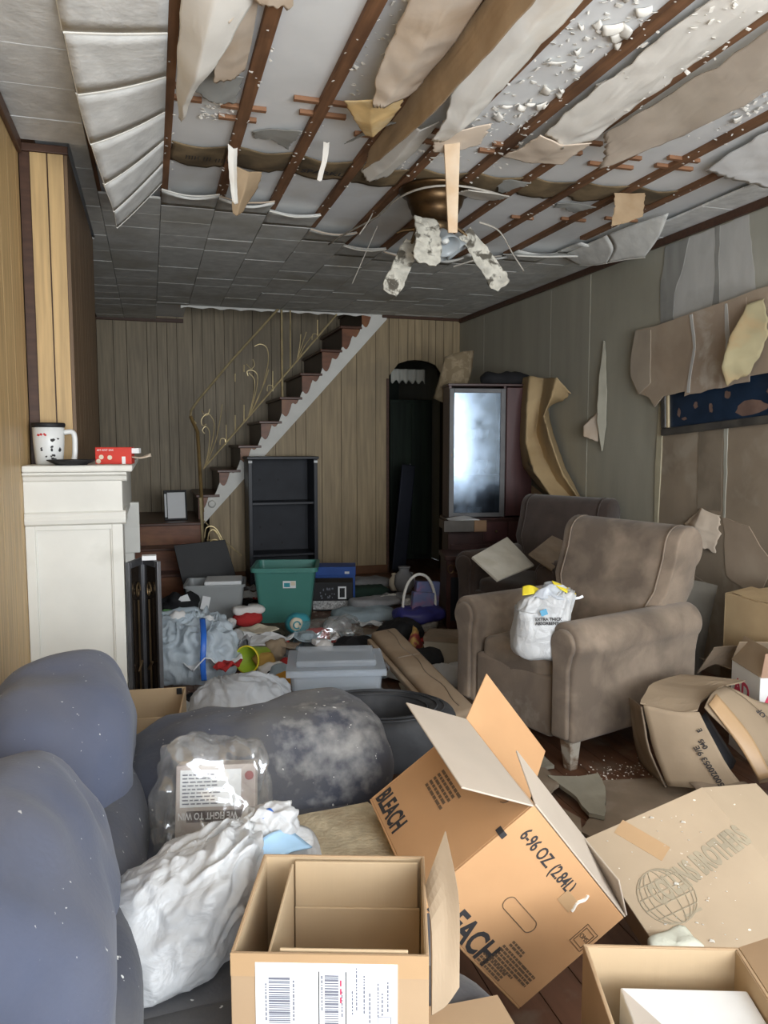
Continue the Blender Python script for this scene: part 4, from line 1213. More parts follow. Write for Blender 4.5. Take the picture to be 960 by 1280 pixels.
# china hutch set at an angle in the corner
TH = R(-10.5)
hu = thing('china_hutch', 'dark maroon china hutch with a reflecting glass door in the corner', 'cabinet', (2.335, 5.90, 0.0), TH)
maroon = M('maroon_wood', (0.075, 0.028, 0.028), 0.35, 0.2, 6, st=(4, 4, 0.4))
pewt = M('door_frame_pewter', (0.13, 0.13, 0.135), 0.45, 0.2)
HW = 0.70
box('base', dark_wood, hu, 0.0, HW + 0.02, 0.0, 0.26, 0.0, 0.70, bevel=0.004)
box('counter', dark_wood, hu, -0.02, HW + 0.035, -0.02, 0.27, 0.70, 0.722, bevel=0.004)
for a, b in ((0.30, 0.50), (0.51, 0.71)):
    d = box('drawer_front', maroon, hu, a, b, -0.012, -0.001, 0.52, 0.685, bevel=0.004)
    c = (a + b) / 2
    MB().lathe([(0.001, 0), (0.006, 0), (0.006, 0.01), (0.012, 0.016), (0.009, 0.024), (0.001, 0.026)], 12, frame((c, -0.012, 0.61), (1, 0, 0), (0, 0, 1))).build('knob', antique, d, smooth=True)
for a, b in ((0.02, 0.36), (0.37, 0.71)):
    box('lower_door', dark_wood, hu, a, b, -0.010, -0.001, 0.06, 0.50, bevel=0.005)
box('upper_side', maroon, hu, 0.0, 0.02, 0.0, 0.26, 0.722, 1.80)
box('upper_side', maroon, hu, HW - 0.02, HW, 0.0, 0.26, 0.722, 1.80)
box('upper_back', dark_wood, hu, 0.02, HW - 0.02, 0.245, 0.26, 0.722, 1.80)
box('upper_top', dark_wood, hu, -0.01, HW + 0.01, -0.012, 0.262, 1.80, 1.82, bevel=0.003)
box('stile', dark_wood, hu, 0.455, 0.475, 0.0, 0.25, 0.722, 1.80)
box('solid_door', maroon, hu, 0.478, HW - 0.004, -0.016, -0.001, 0.735, 1.79, bevel=0.004)
for z in (1.06, 1.36):
    box('inner_shelf', dark_wood, hu, 0.021, 0.454, 0.03, 0.244, z, z + 0.014)
dr = thing('glass_door', None, None)
dr.parent = hu
bpy.data.objects.remove(dr)
df = MB()
for x0, x1, z0, z1 in ((0.0, 0.04, 0.73, 1.78), (0.425, 0.465, 0.73, 1.78), (0.04, 0.425, 0.73, 0.765), (0.04, 0.425, 1.745, 1.78)):
    df.box(x0, x1, -0.026, -0.004, z0, z1)
dd = df.build('glass_door', pewt, hu, bevel=0.003)
MB().box(0.04, 0.425, -0.016, -0.012, 0.765, 1.745).build('pane', glass_pane('hutch_glass', (0.30, 0.37, 0.46), 0.42, 0.06), dd)
MB().lathe([(0.001, 0), (0.006, 0), (0.006, 0.004), (0.001, 0.004)], 10, frame((0.02, -0.027, 1.24), (1, 0, 0), (0, 0, 1))).build('keyhole', antique, dd)
# pulled-out drawer
pd = box('pulled_drawer', dark_wood, hu, -0.08, 0.22, -0.33, -0.022, 0.655, 0.67)
box('drawer_side', dark_wood, pd, -0.08, -0.065, -0.33, -0.022, 0.67, 0.725)
box('drawer_side', dark_wood, pd, 0.205, 0.22, -0.33, -0.022, 0.67, 0.725)
box('drawer_face', M('drawer_face_dark', (0.07, 0.06, 0.05), 0.5, 0.3), pd, -0.10, 0.14, -0.345, -0.331, 0.645, 0.735, bevel=0.003)
box('drawer_face', M('drawer_face_tan', (0.20, 0.11, 0.05), 0.5, 0.2), pd, 0.1405, 0.24, -0.345, -0.331, 0.645, 0.735, bevel=0.003)
mh = Matrix.Translation((2.335, 5.90, 0)) @ Matrix.Rotation(TH, 4, 'Z')
tag(loft('loose_papers', white_pp, None, [[mh @ Vector((-0.02, -0.28, 0.728)), mh @ Vector((0.1, -0.28, 0.735)), mh @ Vector((0.2, -0.28, 0.728))], [mh @ Vector((-0.05, -0.12, 0.73)), mh @ Vector((0.1, -0.12, 0.745)), mh @ Vector((0.2, -0.1, 0.73))]], 10, 8, 0.006, amp=0.01),
    'crumpled white papers lying in the pulled-out hutch drawer', 'paper')
# crockery behind the glass
for i, (x_, z) in enumerate(((0.23, 1.3745), (0.33, 1.3745), (0.30, 1.0745), (0.22, 0.7225), (0.28, 0.7225))):
    q = mh @ Vector((x_, 0.12, z))
    cu_ = MB().lathe([(0.001, 0), (0.022, 0), (0.026, 0.01), (0.034, 0.075), (0.031, 0.075), (0.023, 0.012), (0.001, 0.012)] if i != 2 else
                     [(0.001, 0), (0.04, 0), (0.02, 0.03), (0.05, 0.08), (0.055, 0.12), (0.05, 0.12), (0.015, 0.05), (0.001, 0.05)], 20, cap=False).build('cup' if i != 2 else 'goblet', mug_m, None, smooth=True, loc=q)
    tag(cu_, ('pale cup on the upper shelf behind the hutch glass', 'pale cup on the upper shelf behind the hutch glass', 'pale footed bowl on the lower shelf behind the hutch glass', 'pale glass at the bottom of the hutch', 'pale glass at the bottom of the hutch')[i],
        'cup', ('cups on the upper hutch shelf', 'cups on the upper hutch shelf', None, 'glasses at the bottom of the hutch', 'glasses at the bottom of the hutch')[i])
tag(blob('black_cloth', black_soft, None, mh @ Vector((0.50, 0.10, 1.86)), (0.22, 0.11, 0.055), (0.7, 0.9), 0.03, 9, floor=1.822, nu=30, nv=16), 'black cloth heaped on top of the china hutch', 'cloth')
# floral board leaning above the hutch
g = loft('floral_board', M('floral_tan', (0.30, 0.235, 0.15), 0.9, 0.12, 30, c2=(0.23, 0.175, 0.105), mix=(0.48, 0.55), s2=16), None,
         [[(2.443, 6.280, 2.076), (2.558, 6.220, 2.114), (2.702, 6.260, 2.137)], [(2.393, 6.300, 1.859), (2.516, 6.200, 1.881), (2.666, 6.240, 1.915)], [(2.350, 6.300, 1.721), (2.436, 6.180, 1.682), (2.599, 6.220, 1.789)]], 10, 10, 0.012)
tag(g, 'tan floral-patterned board leaning beside the doorway above the hutch', 'board')
# carved dark chest in front of the hutch
g = thing('carved_chest', 'small dark carved chest in front of the maroon hutch', 'chest', (2.19, 5.22, 0), R(-13))
box('body', dark_wood, g, -0.15, 0.17, -0.16, 0.16, 0.0, 0.50, bevel=0.006)
box('lid', dark_wood, g, -0.165, 0.185, -0.175, 0.17, 0.50, 0.535, bevel=0.006)
for i in range(7):
    a = -0.12 + i * 0.043
    MB().tube([(a + 0.02 * math.cos(t * .5), -0.166, 0.44 + 0.03 * math.sin(t * .5)) for t in range(13)], 0.004, 5).build('carving', antique, g)
box('front_panel', black_m, g, -0.12, 0.14, -0.166, -0.161, 0.06, 0.38, bevel=0.004)

# big tan sheet peeled off the wall and draped beside the hutch
sh = loft('peeled_wall_sheet', M('peeled_sheet_tan', (0.47, 0.345, 0.19), 0.85, 0.1, 4, c2=(0.40, 0.28, 0.14), mix=(0.5, 0.8), s2=3, bump=0.06, bs=20), wr,
          [[(2.990, 6.017, 1.878), (2.920, 5.636, 1.873), (2.980, 5.508, 1.846), (2.930, 5.219, 1.828), (3.060, 5.228, 1.712)],
           [(2.990, 6.039, 1.623), (2.870, 5.572, 1.647), (2.970, 5.536, 1.691), (2.920, 5.268, 1.700), (3.060, 5.344, 1.670)],
           [(2.990, 6.045, 1.377), (2.840, 5.516, 1.324), (2.970, 5.606, 1.427), (2.900, 5.349, 1.546), (3.040, 5.558, 1.630)],
           [(2.970, 5.878, 1.162), (2.820, 5.337, 1.117), (2.960, 5.447, 1.224), (2.900, 5.217, 1.326), (3.050, 5.478, 1.425)],
           [(2.980, 5.582, 1.002), (2.840, 5.093, 0.936), (2.960, 5.240, 1.046), (2.930, 5.094, 1.101), (3.050, 5.281, 1.153)],
           [(3.020, 5.123, 0.857), (2.950, 4.892, 0.837), (3.020, 4.988, 0.874), (3.000, 4.889, 0.865), (3.060, 4.931, 0.813)]], 40, 46, 0.004)
tag(sh, 'tan wall sheet peeled off and twisting down')
loft('peeled_wall_sheet', paper_brown, wr, [[(3.030, 5.918, 1.024), (3.020, 5.655, 0.959), (3.030, 5.433, 0.870)], [(3.030, 5.835, 0.759), (2.990, 5.485, 0.758), (3.030, 5.303, 0.755)], [(3.040, 5.778, 0.629), (3.000, 5.434, 0.667), (3.040, 5.198, 0.722)]], 8, 8, 0.004)

# ================================================================ ARMCHAIRS


def arc(cx, cz, r, a0, a1, n):
    return [(cx + r * math.cos(R(a0 + (a1 - a0) * i / n)), cz + r * math.sin(R(a0 + (a1 - a0) * i / n))) for i in range(n + 1)]


def armchair(name, label, loc, rz, mat, legm, frontm):
    g = thing(name, label, 'armchair', loc, rz)
    for s in (-1, 1):
        prof = [(0.375, 0.13)] + [(0.375, 0.40), (0.380, 0.44)] + arc(0.318, 0.535, 0.088, -38, 200, 20) + [(0.245, 0.44), (0.245, 0.13)]
        prof = [(s * a, b) for a, b in prof]
        arm = MB().prism(prof, -0.39, 0.40).build('arm', mat, g, bevel=0.018, seg=3, smooth=True)
        pad = [(0.355, 0.145), (0.352, 0.43)] + arc(0.318, 0.533, 0.064, -40, 205, 18) + [(0.268, 0.44), (0.268, 0.145)]
        MB().prism([(s * a, b) for a, b in pad], -0.408, -0.385).build('arm_front', mat, arm, bevel=0.010, seg=3, smooth=True)
        MB().tube([(s * 0.3765, -0.36 + 0.74 * i / 12, 0.455 + 0.004 * math.sin(i)) for i in range(13)], 0.004, 6).build('welt', mat, arm, smooth=True)
    box('front_panel', frontm, g, -0.244, 0.244, -0.385, -0.33, 0.115, 0.375, bevel=0.02, seg=3, smooth=True)
    se = blob('seat', mat, g, (0, -0.085, 0.385), (0.243, 0.295, 0.075), (0.35, 0.25), 0.01, 6, nu=48, nv=20)
    box('body', mat, g, -0.243, 0.243, -0.32, 0.36, 0.12, 0.33)
    bp = [(0.13, 0.34), (0.165, 0.50), (0.215, 0.68), (0.265, 0.82)] + arc(0.375, 0.872, 0.098, 165, -60, 18) + [(0.40, 0.70), (0.385, 0.5), (0.375, 0.20), (0.20, 0.20)]
    n = len(bp)
    mb = MB()
    xs = [-0.345, -0.33, -0.20, 0.0, 0.20, 0.33, 0.345]

    def half(z):
        return 0.72 if z < 0.58 else min(1.0, 0.72 + (z - 0.58) * 3)
    vs = []
    for i, x_ in enumerate(xs):
        k = 0.93 if i in (0, 6) else 1.0
        puff = (0.0, 0.0, 0.012, 0.02, 0.012, 0.0, 0.0)[i]
        for (y_, z_) in bp:
            yy = 0.30 + (y_ - 0.30) * k - (puff if y_ < 0.27 else 0)
            vs.append((x_ * half(z_), yy, 0.55 + (z_ - 0.55) * (0.985 if i in (0, 6) else 1)))
    fs = []
    for i in range(len(xs) - 1):
        for j in range(n):
            a, b = i * n + j, i * n + (j + 1) % n
            fs.append((a, b, b + n, a + n))
    fs += [tuple(range(n)), tuple(range((len(xs) - 1) * n, len(xs) * n))]
    mb.add(vs, fs)
    bk = mb.build('backrest', mat, g, bevel=0.012, seg=2, smooth=True)
    for s in (-1, 1):
        pts = [(s * 0.285 * (half(z_)), y_ - 0.012, z_) for y_, z_ in bp[1:14]]
        MB().tube(pts, 0.004, 6).build('seam', mat, bk, smooth=True)
    for sx_ in (-1, 1):
        for sy, yy in ((-1, -0.335), (1, 0.33)):
            MB().hexa([(sx_ * 0.315 + a * .020, yy + b * .020, 0) for a, b in ((-1, -1), (1, -1), (1, 1), (-1, 1))],
                      [(sx_ * 0.310 + a * .032, yy + b * .032, 0.135) for a, b in ((-1, -1), (1, -1), (1, 1), (-1, 1))]).build('leg', legm, g, bevel=0.004)
    return g


armchair('armchair', 'taupe suede armchair with rolled arms, clear of cushions and holding a white bag', (1.865, 3.12, 0), R(-74), suede, leg_wood, suede_scuffed)['label'] = 'taupe suede armchair with rolled arms holding a white plastic bag'
armchair('armchair', 'dark brown suede armchair with broken ceiling tiles on it', (2.47, 4.60, 0), R(-62), suede_dk, dark_wood, suede_dk)

# ---- ceiling fan
fan = thing('ceiling_fan', 'brass ceiling fan with drooping mouldy blades and frosted shades', 'fan', (1.42, 3.80, 2.624))
MB().lathe([(0.001, 0.0), (0.185, 0.0), (0.188, -0.008), (0.175, -0.022), (0.150, -0.035), (0.143, -0.060), (0.135, -0.085), (0.128, -0.090), (0.122, -0.115), (0.105, -0.150), (0.085, -0.165), (0.001, -0.166)], 40, cap=False).build('canopy', brass, fan, smooth=True)
MB().lathe([(0.001, -0.166), (0.075, -0.166), (0.080, -0.18), (0.080, -0.20), (0.055, -0.225), (0.001, -0.23)], 28, cap=False).build('motor_housing', antique, fan, smooth=True)
for i, (p0, p1, w0, w1) in enumerate((((-0.105, -0.15, -0.19), (-0.135, -0.25, -0.43), .058, .072), ((-0.13, -0.03, -0.27), (-0.27, -0.08, -0.545), .040, .050), ((0.14, -0.06, -0.215), (0.355, -0.06, -0.47), .036, .056))):
    p0, p1 = Vector(p0), Vector(p1)
    hd = (p1 - p0).normalized()
    wv = hd.cross(Vector((0.35, 1.0, 0.1)) if i != 0 else Vector((0, 1, 0))).normalized()
    nrm = hd.cross(wv)

    def fn(u, v, p0=p0, p1=p1, wv=wv, nrm=nrm, w0=w0, w1=w1, i=i):
        wid = (w0 + (w1 - w0) * v) * (1 - 0.35 * max(0, (v - 0.9) * 10) * abs(2 * u - 1) ** 3)
        q = p0 + (p1 - p0) * v + wv * (2 * u - 1) * wid + nrm * 0.02 * math.sin(v * 3)
        return q + nvec(q * 34 + Vector((i, 0, 0))) * 0.010
    bl = MB().grid(fn, 16, 40).build('blade', mold_m, fan, smooth=True, solid=0.014)
    d = Vector((p0.x, p0.y, 0)).normalized()
    MB().tube([d * 0.05 + Vector((0, 0, -0.185)), d * 0.10 + Vector((0, 0, -0.18)), p0 + hd * 0.02, p0 + hd * 0.07], [0.012, 0.011, 0.010, 0.007], 8).build('blade_iron', antique, bl)
for a in (150, 70):
    d = Vector((math.cos(R(a)), math.sin(R(a)), 0))
    MB().tube([d * 0.05 + Vector((0, 0, -0.185)), d * 0.17 + Vector((0, 0, -0.19)), d * 0.20 + Vector((0, 0, -0.20))], [0.012, 0.010, 0.006], 8).build('blade_iron', antique, fan)
for i, a in enumerate((-75, -15, 60, 150)):
    d = Vector((math.cos(R(a)), math.sin(R(a)), 0))
    ax = (d * 0.62 + Vector((0, 0, -0.78))).normalized()
    m_ = frame(d * 0.045 + Vector((0, 0, -0.215)), ax.orthogonal(), ax.cross(ax.orthogonal()))
    s_ = MB().lathe([(0.016, 0.0), (0.030, 0.012), (0.042, 0.045), (0.050, 0.085), (0.064, 0.115), (0.061, 0.115), (0.047, 0.085), (0.039, 0.045), (0.027, 0.014), (0.012, 0.006)], 22, m_, cap=False).build('light_shade', shade_m, fan, smooth=True)
    MB().lathe([(0.001, 0.03), (0.012, 0.03), (0.02, 0.055), (0.018, 0.08), (0.001, 0.09)], 12, m_, cap=False).build('bulb', white_tr, s_, smooth=True)

# ---- picture behind the slipped wall sheet
ang = math.atan2(1.441 - 1.385, 4.145 - 3.293)
pic = thing('framed_picture', 'dark framed picture half covered by a tan sheet on the right wall', 'picture', (XR - 0.013, 4.15, 1.385), (0, 0, 0))
mp_ = Matrix.Rotation(-ang, 4, 'X')


def pbox(name, mat, par, u0, u1, v0, v1, d0, d1, bevel=0.004):
    return box(name, mat, par, -d1, -d0, -u1, -u0, v0, v1, bevel=bevel, m=mp_)


PW, PH = 1.25, 0.50
fb = pbox('frame', frame_m, pic, 0.0, PW, 0.0, 0.045, 0.0, 0.020, 0.008)
pbox('frame', frame_m, pic, 0.0, 0.045, 0.0451, PH, 0.0, 0.020, 0.008)
pbox('frame', frame_m, pic, 0.0451, PW, PH - 0.045, PH, -0.02, 0.0, 0.006)
pbox('frame', frame_m, pic, PW - 0.045, PW, 0.0451, PH - 0.046, -0.02, 0.004, 0.006)
pbox('frame_edge', frame_l, pic, 0.0455, 0.062, 0.048, PH - 0.05, -0.006, 0.010, 0.002)
pt = pbox('print', pic_m, pic, 0.062, PW - 0.05, 0.046, PH - 0.05, -0.012, -0.004, 0)
for u, v_, a, b in ((0.15, 0.13, .022, .03), (0.30, 0.16, .025, .022), (0.43, 0.13, .018, .032), (0.56, 0.19, .03, .026), (0.75, 0.10, .14, .045), (0.88, 0.17, .03, .03), (0.2, 0.09, .03, .012)):
    k = 12
    vs = [mp_ @ Vector((-(-0.003), -(u + a * math.cos(6.283 * i / k) * rng.uniform(.6, 1.1)), v_ + b * math.sin(6.283 * i / k) * rng.uniform(.6, 1.1))) for i in range(k)]
    MB().add(vs, [tuple(range(k))]).build('painted_form', skin_pt, pt)

# ================================================================ BLUE SOFA (along the left wall, far arm across the picture)


dust_patch(blue_arm, (0.45, 1.88, 0.56), (0.16, 0.2, 0.10), (0.55, 0.54, 0.51))
sofa = thing('sofa', 'overstuffed dusty blue suede sofa with rolled arm against the left wall', 'sofa', (0, 0, 0))
box('base', blue_arm, sofa, -0.47, 0.52, 0.25, 2.2, 0.05, 0.28, bevel=0.03, seg=3, smooth=True)
blob('seat_cushion', blue_arm, sofa, (0.06, 0.78, 0.33), (0.50, 0.50, 0.10), (0.35, 0.3), 0.012, 4, nu=48, nv=20)
blob('seat_cushion', blue_arm, sofa, (0.06, 1.56, 0.33), (0.49, 0.36, 0.10), (0.35, 0.3), 0.012, 4, nu=48, nv=20, seed=3)
blob('back_cushion', blue_sofa, sofa, (-0.262, 2.00, 0.455), (0.210, 0.42, 0.340), (0.88, 0.8), 0.05, 3.2, ridge=0.016, rs=3.2, nu=96, nv=64, seed=1, xmin=-0.485)
blob('back_cushion', blue_sofa, sofa, (-0.285, 1.19, 0.480), (0.205, 0.47, 0.345), (0.85, 0.78), 0.05, 3.2, ridge=0.016, rs=3.2, nu=96, nv=64, seed=6, xmin=-0.485)
blob('back_cushion', blue_sofa, sofa, (-0.290, 0.35, 0.53), (0.20, 0.42, 0.34), (0.62, 0.7), 0.05, 3.2, nu=48, nv=30, seed=9, xmin=-0.485)
blob('back_bolster', blue_arm, sofa, (-0.13, 1.62, 0.42), (0.10, 0.62, 0.16), (0.7, 0.5), 0.02, 4, nu=48, nv=28, seed=2)
arm = blob('arm', blue_arm, sofa, (0.245, 2.045, 0.445), (0.37, 0.20, 0.185), (0.75, 0.55), 0.03, 4.5, ridge=0.008, rs=5, nu=110, nv=64, seed=4, rot=(0, R(-8), 0))
blob('arm_body', blue_arm, sofa, (0.26, 2.10, 0.22), (0.32, 0.16, 0.20), (0.3, 0.3), 0.01, 4, nu=40, nv=20)
for i, xx in enumerate((0.02, 0.07)):
    pts = []
    for k in range(14):
        a = R(150 - 12 * k)
        pts.append((xx + 0.012 * math.sin(k * .8) + i * .01, 2.045 - 0.202 * math.sin(R(12 * k + 18)) * 0.98, 0.415 + 0.186 * math.cos(R(12 * k + 18))))
    MB().tube(pts, 0.004, 6).build('seam', seam_m, arm)

# ================================================================ CARTONS


def flap_box(name, mat, g, hinge0, hinge1, up, out, ang, ln, t=0.005, taper=0.0):
    """one carton flap: hinge line, angle from upright (0) through level (90) to hanging (180)"""
    a, b = Vector(hinge0), Vector(hinge1)
    d = Vector(up) * math.cos(R(ang)) + Vector(out) * math.sin(R(ang))
    nrm = (b - a).normalized().cross(d) * t
    e = (b - a) * taper
    return MB().hexa([a, b, b + d * ln - e, a + d * ln + e], [a + nrm, b + nrm, b + d * ln - e + nrm, a + d * ln + e + nrm]).build(name, mat, g, bevel=0.0012, seg=1)


def carton(name, label, loc, rot, w, d, h, mat, matin, flaps, group=None, t=0.005, cat='box'):
    """open carton standing at loc (centre of its foot); walls each a panel lined inside, flaps given by side"""
    g = thing(name, label, cat, loc, rot, group)
    W, D = w / 2, d / 2
    box('bottom', mat, g, -W, W, -D, D, 0, t)
    for (nm, x0, x1, y0, y1, ix, iy) in (('front', -W, W, -D, -D + t, 0, 1), ('back', -W, W, D - t, D, 0, -1), ('left', -W, -W + t, -D + t, D - t, 1, 0), ('right', W - t, W, -D + t, D - t, -1, 0)):
        pn = box('wall', mat, g, x0, x1, y0, y1, t, h, bevel=0.001, seg=1)
        k = 0.0012
        if ix:
            xx = x1 if ix > 0 else x0 - k
            box('lining', matin, pn, xx, xx + k, y0 + .001, y1 - .001, t, h - 0.002)
        else:
            yy = y1 if iy > 0 else y0 - k
            box('lining', matin, pn, x0 + t + .001, x1 - t - .001, yy, yy + k, t, h - 0.002)
    hs = {'front': ((-W, -D, h), (W, -D, h), (0, -1, 0)), 'back': ((W, D, h), (-W, D, h), (0, 1, 0)), 'left': ((-W, D, h), (-W, -D, h), (-1, 0, 0)), 'right': ((W, -D, h), (W, D, h), (1, 0, 0))}
    for s, ang, ln in flaps:
        a, b, o_ = hs[s]
        flap_box('flap', matin if ang > -45 and ang < 0 else mat, g, a, b, (0, 0, 1), o_, ang, ln, t * .8, 0.01)
    return g


# ---- carton with shipping label on the sofa seat
LBW, LBD, LBH, LBZ = 0.286, 0.268, 0.185, 0.432
lb = carton('shipping_carton', 'open brown carton with a white shipping label on the blue sofa', (0.268, 1.147, LBZ), R(-18.3), LBW, LBD, LBH, card_a, card_in, [])
W, D = LBW / 2, LBD / 2
# folded inner tray
box('inner_panel', card_in, lb, -W + 0.052, -W + 0.056, -D + 0.006, D - 0.02, 0.006, LBH - 0.006, bevel=0.001, seg=1)
box('inner_panel', card_in, lb, -W + 0.058, W - 0.012, D - 0.018, D - 0.012, 0.09, LBH - 0.004, bevel=0.001, seg=1)
box('inner_panel', card_in, lb, -W + 0.058, W - 0.008, D - 0.024, D - 0.019, 0.006, 0.10, bevel=0.001, seg=1)
box('inner_panel', card_in, lb, -W + 0.07, W - 0.03, -D + 0.008, -D + 0.012, 0.006, LBH + 0.002, bevel=0.001, seg=1)
loft('flap', card_g, lb, [[(W - 0.001, D * 0.3, LBH - 0.004), (W + 0.006, -D * .3, LBH - 0.02), (W + 0.004, -D, LBH - 0.09)], [(W + 0.018, D * .55, LBH + 0.03), (W + 0.03, 0.0, LBH - 0.01), (W + 0.026, -D * 0.9, LBH - 0.085)],
     [(W + 0.036, D * 0.8, LBH + 0.06), (W + 0.052, D * .05, LBH + 0.0), (W + 0.046, -D * 0.72, LBH - 0.075)]], 10, 10, 0.004, smooth=False)
lab = box('label', white_pp, lb, -W + 0.036, W - 0.045, -D - 0.0012, -D - 0.0004, 0.058, 0.172)
bars = MB()
rb = random.Random(8)


def barcode(mb, x0, x1, z0, z1):
    z = z0
    while z < z1:
        q = rb.choice((0.0014, 0.002, 0.0034))
        mb.box(x0, x1, -D - 0.0016, -D - 0.0012, z, z + q)
        z += q + rb.choice((0.0010, 0.0014, 0.002))


barcode(bars, -W + 0.055, -W + 0.086, 0.080, 0.150)
bars.build('barcode', grey_bl, lab)
bars = MB()
barcode(bars, -W + 0.136, -W + 0.156, 0.066, 0.156)
bars.build('barcode', grey_bl, lab)
fp = MB()
for x0, x1 in ((-W + 0.127, -W + 0.1285), (-W + 0.166, -W + 0.1675)):
    fp.box(x0, x1, -D - 0.0016, -D - 0.0012, 0.06, 0.160)
fp.build('ruled_line', ink, lab)
fp = MB()
for cx in (-W + 0.050, -W + 0.090, -W + 0.131, -W + 0.160, -W + 0.175, -W + 0.181, -W + 0.192, -W + 0.200, -W + 0.212, -W + 0.218, -W + 0.226):
    z = 0.075 + rb.uniform(0, .03)
    ze = z + rb.uniform(.03, .07)
    while z < min(ze, .165):
        L_ = rb.uniform(.002, .006)
        fp.box(cx, cx + 0.0022, -D - 0.0016, -D - 0.0012, z, z + L_)
        z += L_ + .0018
fp.build('fine_print', grey_bl, lab, kind='stuff')
fp = MB()
for a in ((-W + 0.213, -W + 0.232, 0.064, 0.065), (-W + 0.213, -W + 0.232, 0.091, 0.092), (-W + 0.213, -W + 0.214, 0.065, 0.091), (-W + 0.231, -W + 0.232, 0.065, 0.091)):
    fp.box(a[0], a[1], -D - 0.0016, -D - 0.0012, a[2], a[3])
fp.build('stamp_box', grey_bl, lab)
fp = MB()
for k in range(3):
    fp.box(-W + 0.158, -W + 0.1605, -D - 0.0017, -D - 0.0012, .112 + k * .013, .121 + k * .013)
fp.build('red_print', pink_ink, lab)
box('tape', tape_m, lb, -W, W, -D - 0.0004, -D + 0.0002, 0.150, LBH)

# flattened cardboard under it
tag(loft('cardboard_sheet', card_a, None, [[(0.06, 0.98, .428), (0.25, .86, .429), (0.46, .76, .428)], [(0.10, 1.15, .428), (0.30, 1.0, .4285), (0.52, .95, .428)], [(0.12, 1.24, .428), (0.36, 1.12, .428), (0.53, 1.10, .428)]], 8, 8, 0.004, smooth=False),
    'flattened brown cardboard under the shipping-label carton', 'cardboard')

# ---- tipped bleach carton leaning off the sofa edge
bx = thing('bleach_carton', 'orange-brown BLEACH carton tipped on its edge with flaps open', 'box')
RM = Euler((0.263, 0.887, 0.208), 'XYZ')
bx.rotation_euler = RM
bx.location = (0.716, 1.331, 0.624)
A_, B_, C_ = 0.411, 0.349, 0.302
t = 0.005
for nm, x0, x1, y0, y1, li in (('n', 0, A_, 0, t, (t, A_ - t, t, t + .001)), ('f', 0, A_, B_ - t, B_, (t, A_ - t, B_ - t - .001, B_ - t)), ('l', 0, t, t, B_ - t, (t, t + .001, t, B_ - t)), ('r', A_ - t, A_, t, B_ - t, (A_ - t - .001, A_ - t, t, B_ - t))):
    pn = box('wall', card_o, bx, x0, x1, y0, y1, -C_ + t, 0, bevel=0.0015, seg=1)
    box('lining', card_oin, pn, li[0], li[1], li[2], li[3], -C_ + t, -0.002)
box('bottom', card_o, bx, 0, A_, 0, B_, -C_, -C_ + t, bevel=0.0015, seg=1)
flap_box('flap', card_oin, bx, (0, B_, 0), (0, 0, 0), (0, 0, 1), (-1, 0, 0), 120, 0.172, 0.004, 0.01)
flap_box('flap', card_o, bx, (A_ * .78, B_, 0), (0, B_, 0), (0, 0, 1), (0, 1, 0), 40, 0.145, 0.004, 0.01)
flap_box('flap', card_oin, bx, (0, 0, 0.001), (A_, 0, 0.001), (0, 0, 1), (0, -1, 0), -76, 0.165, 0.004, 0.01)  # outer face takes the pale inside colour to paint its sky sheen
flap_box('flap', card_oin, bx, (A_, 0, 0.006), (A_, B_, 0.006), (0, 0, 1), (1, 0, 0), -70, 0.10, 0.004, 0.01)


def onN(x, z):
    return frame((x, -0.0006, z), (1, 0, 0), (0, 0, 1))


def onL(y, z):
    return frame((-0.0006, y, z), (0, -1, 0), (0, 0, 1))


text('BLEACH', 0.074, ink, bx, onN(0.022, -0.292), sx=0.82, weight=0.0022)
text('6-96 OZ. (2.84L)', 0.041, ink, bx, onN(0.035, -0.062), sx=0.74, weight=0.0006)
text('BLEACH', 0.060, ink, bx, onL(B_ - 0.012, -0.285), sx=0.62, weight=0.0018)
box('print_bar', ink, bx, -0.001, 0.012, -0.0012, 0.016, -0.092, -0.078)
hp = MB()
pts = []
for i in range(29):
    a = 2 * math.pi * i / 28
    pts.append((0.20 + (0.042 if math.cos(a) > 0 else -0.042) + 0.016 * math.cos(a), -0.0005, -0.165 + 0.016 * math.sin(a)))
hp.tube(pts, 0.0012, 4)
hp.build('hand_hole', ink_b, bx)
sq = MB()
for (c0, c1, s_) in ((0.375, -0.095, .026), (0.375, -0.095, .019)):
    for k in range(4):
        a0, a1 = [(-1, -1), (1, -1), (1, 1), (-1, 1)][k], [(1, -1), (1, 1), (-1, 1), (-1, -1)][k]
        sq.tube([(c0 + a0[0] * s_ * .9, -0.0006, c1 + a0[1] * s_), (c0 + a1[0] * s_ * .9, -0.0006, c1 + a1[1] * s_)], 0.0009, 4)
sq.build('stamp', ink_b, bx)
text('OMS', 0.016, ink_b, bx, onN(0.360, -0.100), sx=0.9)
ln = MB()
rb = random.Random(4)
for (xx, zz, n_, wd) in ((0.245, -0.215, 2, .05), (0.235, -0.235, 5, .09), (0.215, -0.275, 3, .09), (0.325, -0.235, 4, .045)):
    for k in range(n_):
        x_ = xx
        while x_ < xx + wd:
            L_ = rb.uniform(.006, .014)
            ln.box(x_, min(x_ + L_, xx + wd), -0.0010, -0.0003, zz - k * 0.0085, zz - k * 0.0085 + 0.0058)
            x_ += L_ + .0025
ln.build('fine_print', ink_b, bx, kind='stuff')
ln = MB()
for k in range(5):
    y_ = 0.26
    while y_ > 0.17:
        L_ = rb.uniform(.008, .018)
        ln.box(-0.0010, -0.0003, y_ - L_, y_, -0.12 - k * .012, -0.12 - k * .012 + .007)
        y_ -= L_ + .003
ln.build('faded_print', ink_b, bx, kind='stuff')
